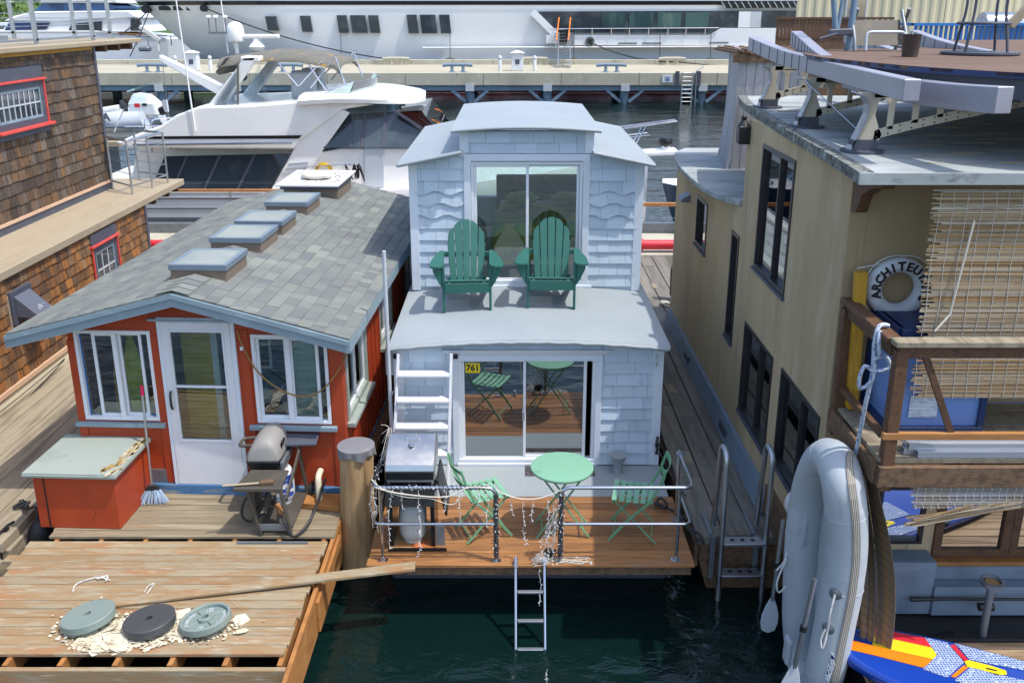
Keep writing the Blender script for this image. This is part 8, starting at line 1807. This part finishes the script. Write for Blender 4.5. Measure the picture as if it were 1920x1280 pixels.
for k in range(5): MB().tube([((-32.556, 81.5, 3.414)[0] + 1.0 * k, 81.5, 2.7), ((-32.556, 81.5, 3.414)[0] + 1.0 * k, 81.5, 3.5)], .05, 6).build('stern_stanchion', K['steel'], NY)
MB().tube([((-32.556, 81.5, 3.414)[0], 81.5, 3.5), ((-32.556, 81.5, 3.414)[0] + 4, 81.5, 3.5)], .05, 6).build('stern_rail', K['steel'], NY)
MB().bar((-31.956, 80.5, 2.471), (-31.04, 80.5, 2.471), .8, .4).build('windlass', K['galv'], NY, bevel=.1)
def small_boat(nm, lab, x, y, l, hullm, cab, cover=None, h=1.6):
    t = thing(nm, lab, 'boat', (x, y, 0), 0, 'small craft at the far shore')
    secs = [[(x + l * f, y - 1.5 * w, -.1), (x + l * f, y - 1.7 * w, h * .8), (x + l * f, y + 1.7 * w, h * .8), (x + l * f, y + 1.5 * w, -.1)] for f, w in ((0, 1), (.5, 1), (.8, .7), (1, .08))]
    MB().loft(secs).build('hull', hullm, t, smooth=40)
    MB().hexa([(x + l * .15, y - 1.2, h * .8), (x + l * .65, y - 1.1, h * .8), (x + l * .65, y + 1.1, h * .8), (x + l * .15, y + 1.2, h * .8), (x + l * .2, y - 1.0, h * 1.6), (x + l * .5, y - .9, h * 1.6), (x + l * .5, y + .9, h * 1.6), (x + l * .2, y + 1.0, h * 1.6)]).build('cabin', cab, t, bevel=.05)
    MB().box(x + l * .2, x + l * .52, y - 1.16, y + 1.16, h * 1.05, h * 1.4).build('cabin_window', K['black_glass'], t)
    if cover: MB().hexa([(x + l * .66, y - .9, h * .8), (x + l * .9, y - .4, h * .8), (x + l * .9, y + .4, h * .8), (x + l * .66, y + .9, h * .8), (x + l * .68, y - .6, h * 1.2), (x + l * .85, y - .3, h * 1.1), (x + l * .85, y + .3, h * 1.1), (x + l * .68, y + .6, h * 1.2)]).build('cover', cover, t, bevel=.05)
small_boat('small_boat', 'white cabin boat with yellow foredeck cover at the far left', -66, 112, 9, K['ship'], K['ship'], K['fyel'], 2.0)
small_boat('small_boat', 'dark blue-hulled cabin boat at the left frame edge', -62, 100, 8, K['navy'], K['gel_grey'], None, 1.9)
small_boat('small_boat', 'white distant cruiser moored in front of the green shore', -84, 150, 14, K['ship'], K['ship'], None, 2.4)
small_boat('small_boat', 'pale grey distant boat right of the other far craft', -64, 148, 11, K['gel_grey'], K['ship'], None, 2.2)
t = thing('marina_walkway', 'orange-yellow gangway rail by the small craft at the far left', 'gangway', (-56, 130, 0))
MB().box(-68, -52, 129, 131, .3, 1.6).build('float', K['conc'], t); MB().box(-66, -54, 129, 129.2, 2.9, 3.3).build('rail', K['fyel'], t)
for x in (-65, -61, -57, -54.5): MB().box(x - .15, x + .15, 129, 129.2, 1.6, 3.3).build('post', K['fyel'], t)
tag(MB().add([(-400, 180, -.2), (400, 180, -.2), (400, 186, 2), (-400, 186, 2), (400, 330, 14), (-400, 330, 14)], [(0, 1, 2, 3), (3, 2, 4, 5)]).build('hills', K['foliage'], None), kind='structure')
mb = MB(); rg = random.Random(31)
for i in range(5200):
    x = rg.uniform(-150, 60); y = rg.uniform(186, 215); zz = 2 + (y - 186) * .08; h = (4 + 5 * abs(math.sin(x * .13) * math.cos(x * .051 + 1))) * rg.random() ** .6; r_ = rg.uniform(.5, 1.3)
    a = rg.uniform(0, 6); n = Vector((rg.uniform(-1, 1), rg.uniform(-1, .2), rg.uniform(0, 1))).normalized(); u = n.orthogonal().normalized(); v = n.cross(u); c = Vector((x, y, zz + h))
    mb.add([c + (u * math.cos(a + k * 2.1) + v * math.sin(a + k * 2.1)) * r_ for k in range(3)], [(0, 1, 2)])
tag(mb.build('far_treeline', K['foliage'], None), 'green wooded far shore behind the small craft', 'trees', kind='stuff')
# ================================================================ right: corrugated shed, timber and blue railings on neighbouring houses
tag(MB().prism([(8.2, 23, -.5), (19.5, 56, -.5), (60, 56, -.5), (60, 23, -.5)], (0, 0, 1.5)).build('shore_ground', K['conc'], None), kind='structure')
corr = M('beige_corrugated_cladding', s(196, 188, 158), .55, layers=((s(178, 170, 142), .6, (1, 1, .3), .45, .7, .6),))
SD = thing('corrugated_shed', 'tall beige corrugated metal shed behind the rooftop terrace', 'shed', (18, 36, 1))
def corrugated(x0, x1, Yp, z0, z1, slant, nm):
    mb = MB(); n = int((x1 - x0) / .09); P = []
    for i in range(n + 1):
        x = x0 + (x1 - x0) * i / n; d = .035 if i % 4 in (0, 1) else 0; P.append((x, Yp - d + slant * (x - x0)))
    mb.loft([[(x, y, z) for x, y in P] for z in (z0, z1)], cap=False, closed=False); return mb.build(nm, corr, SD)
corrugated((10.777, 36, 5.212)[0], (16.439, 36, 5.212)[0], 36, 1, 10, 0, 'gable_wall'); corrugated((16.439, 36, 5.212)[0], 36, 36, 1, 10, .18, 'long_wall')
MB().prism([((10.777, 36, 5.212)[0] + .05, 36.1, 1), ((16.439, 36, 5.212)[0], 36.1, 1), (24, 50, 1), (16, 50, 1)], (0, 0, 9)).build('shed_body', corr, SD)
a = (12.664, 35.9, 6.365); b = (13.367, 35.9, 5.136); MB().box(a[0], b[0], 35.9, 36.05, b[2], a[2] + 1).build('tall_window', K['glass_mirror'], SD); MB().box(a[0] - .05, a[0], 35.88, 36.05, b[2], a[2] + 1).build('window_frame', K['gel_grey'], SD); MB().box(b[0], b[0] + .05, 35.88, 36.05, b[2], a[2] + 1).build('window_frame', K['gel_grey'], SD)
N1 = thing('timber_railed_house', 'low house with brown vertical-slat deck railing on its roof, left of the beige shed', 'house', (8.8, 28, 0))
fa, fb_ = (7.28, 26, 5.372), (10.491, 26, 5.231)
MB().prism([(fa[0], 26, 0), (fb_[0] + 1, 26, 0), (fb_[0] + 2, 31, 0), (fa[0] + 1.7, 31, 0)], (0, 0, 4.86)).build('house_body', K['old_wood'], N1)
rl = MB().box(fa[0] - .05, fb_[0], 25.95, 26.07, 5.36, 5.42).build('slat_railing', K['brown_wood'], N1)
mb = MB(); x = fa[0]
while x < fb_[0]: mb.box(x, x + (.09 if x < fa[0] + 1.9 else .05), 25.98, 26.02, 4.86, 5.36); x += .105 if x < fa[0] + 1.9 else .16
mb.build('slats', K['brown_wood'], rl)
N2 = thing('blue_railed_house', 'low house with bright blue slatted deck railing in front of the beige shed', 'house', (12.5, 27, 0))
a = (10.239, 24, 5.259)
MB().box(a[0], 20, 24, 31, 0, 4.70).build('house_body', K['galv'], N2)
blm = M('bright_blue_rail_paint', s(48, 118, 190), .5, layers=((s(36, 100, 172), 4, (1, 1, 1), .5, .7, .6),))
rl = MB().box(a[0] - .05, 20, 23.9, 24.1, 5.22, 5.29).build('blue_railing', blm, N2); mb = MB(); x = a[0]
while x < 19.9: mb.box(x, x + .055, 23.97, 24.03, 4.70, 5.22); x += .13
mb.build('balusters', blm, rl); MB().box(a[0] - .05, a[0] + .04, 24, 31, 5.22, 5.29).build('grab_rail', blm, rl)
t = thing('covered_barbecue', 'silver domed barbecue standing behind the blue railing', 'barbecue', (13.2, 25, 4.7)); q = (12.962, 25, 5.353)
MB().loft([[(q[0] - .55, 25 + .35 * math.cos(PI * k / 8), q[2] - .12 + .32 * math.sin(PI * k / 8)) for k in range(9)], [(q[0] + .6, 25 + .35 * math.cos(PI * k / 8), q[2] - .12 + .32 * math.sin(PI * k / 8)) for k in range(9)]]).build('dome_lid', K['steel'], t, smooth=50); MB().box(q[0] - .5, q[0] + .55, 24.75, 25.25, 4.71, q[2] - .12).build('cart', K['galv'], t)
o = MB().bar((12.43, 23.6, 5.239), (12.903, 23.6, 5.746), .16, .2).build('timber_post', K['ledge'], None); tag(o, 'leaning pale timber post at the right end of the blue railing', 'post')
# ================================================================ light, sky, camera
sc = bpy.context.scene
sun_dir = Vector((.437, -.19, 1.0)).normalized()      # towards the sun
ld = bpy.data.lights.new('sun', 'SUN'); ld.energy = 2.0; ld.angle = R(.5); ld.color = (1.0, .96, .9)
lo = bpy.data.objects.new('sun', ld); COL.objects.link(lo); lo.rotation_euler = (-sun_dir).to_track_quat('-Z', 'Y').to_euler()
w = bpy.data.worlds.new('World'); sc.world = w; w.use_nodes = True
nt = w.node_tree; bg = nt.nodes['Background']; sky = nt.nodes.new('ShaderNodeTexSky'); sky.sky_type = 'NISHITA'; sky.sun_disc = False
sky.sun_elevation = math.asin(sun_dir.z); sky.sun_rotation = math.atan2(sun_dir.x, sun_dir.y)
sky.air_density = 1.0; sky.dust_density = 2.0; sky.ozone_density = 1.2
nt.links.new(sky.outputs[0], bg.inputs['Color']); bg.inputs['Strength'].default_value = .15
cd = bpy.data.cameras.new('camera'); cam = bpy.data.objects.new('camera', cd); COL.objects.link(cam)
cam.location = (0, 0, 5.585); cam.rotation_euler = (R(90) - math.atan(.3115), 0, 0)
cd.sensor_width = 36; cd.sensor_fit = 'HORIZONTAL'; cd.lens = 36 * 1699 / 1920; cd.shift_y = -90 / 1920; cd.clip_start = .05; cd.clip_end = 3000
sc.camera = cam
sc.view_settings.view_transform = 'Standard'; sc.view_settings.look = 'None'; sc.view_settings.exposure = 1.0; sc.view_settings.gamma = 1
sc.cycles.max_bounces = 8; sc.cycles.transparent_max_bounces = 12; sc.cycles.use_denoising = True
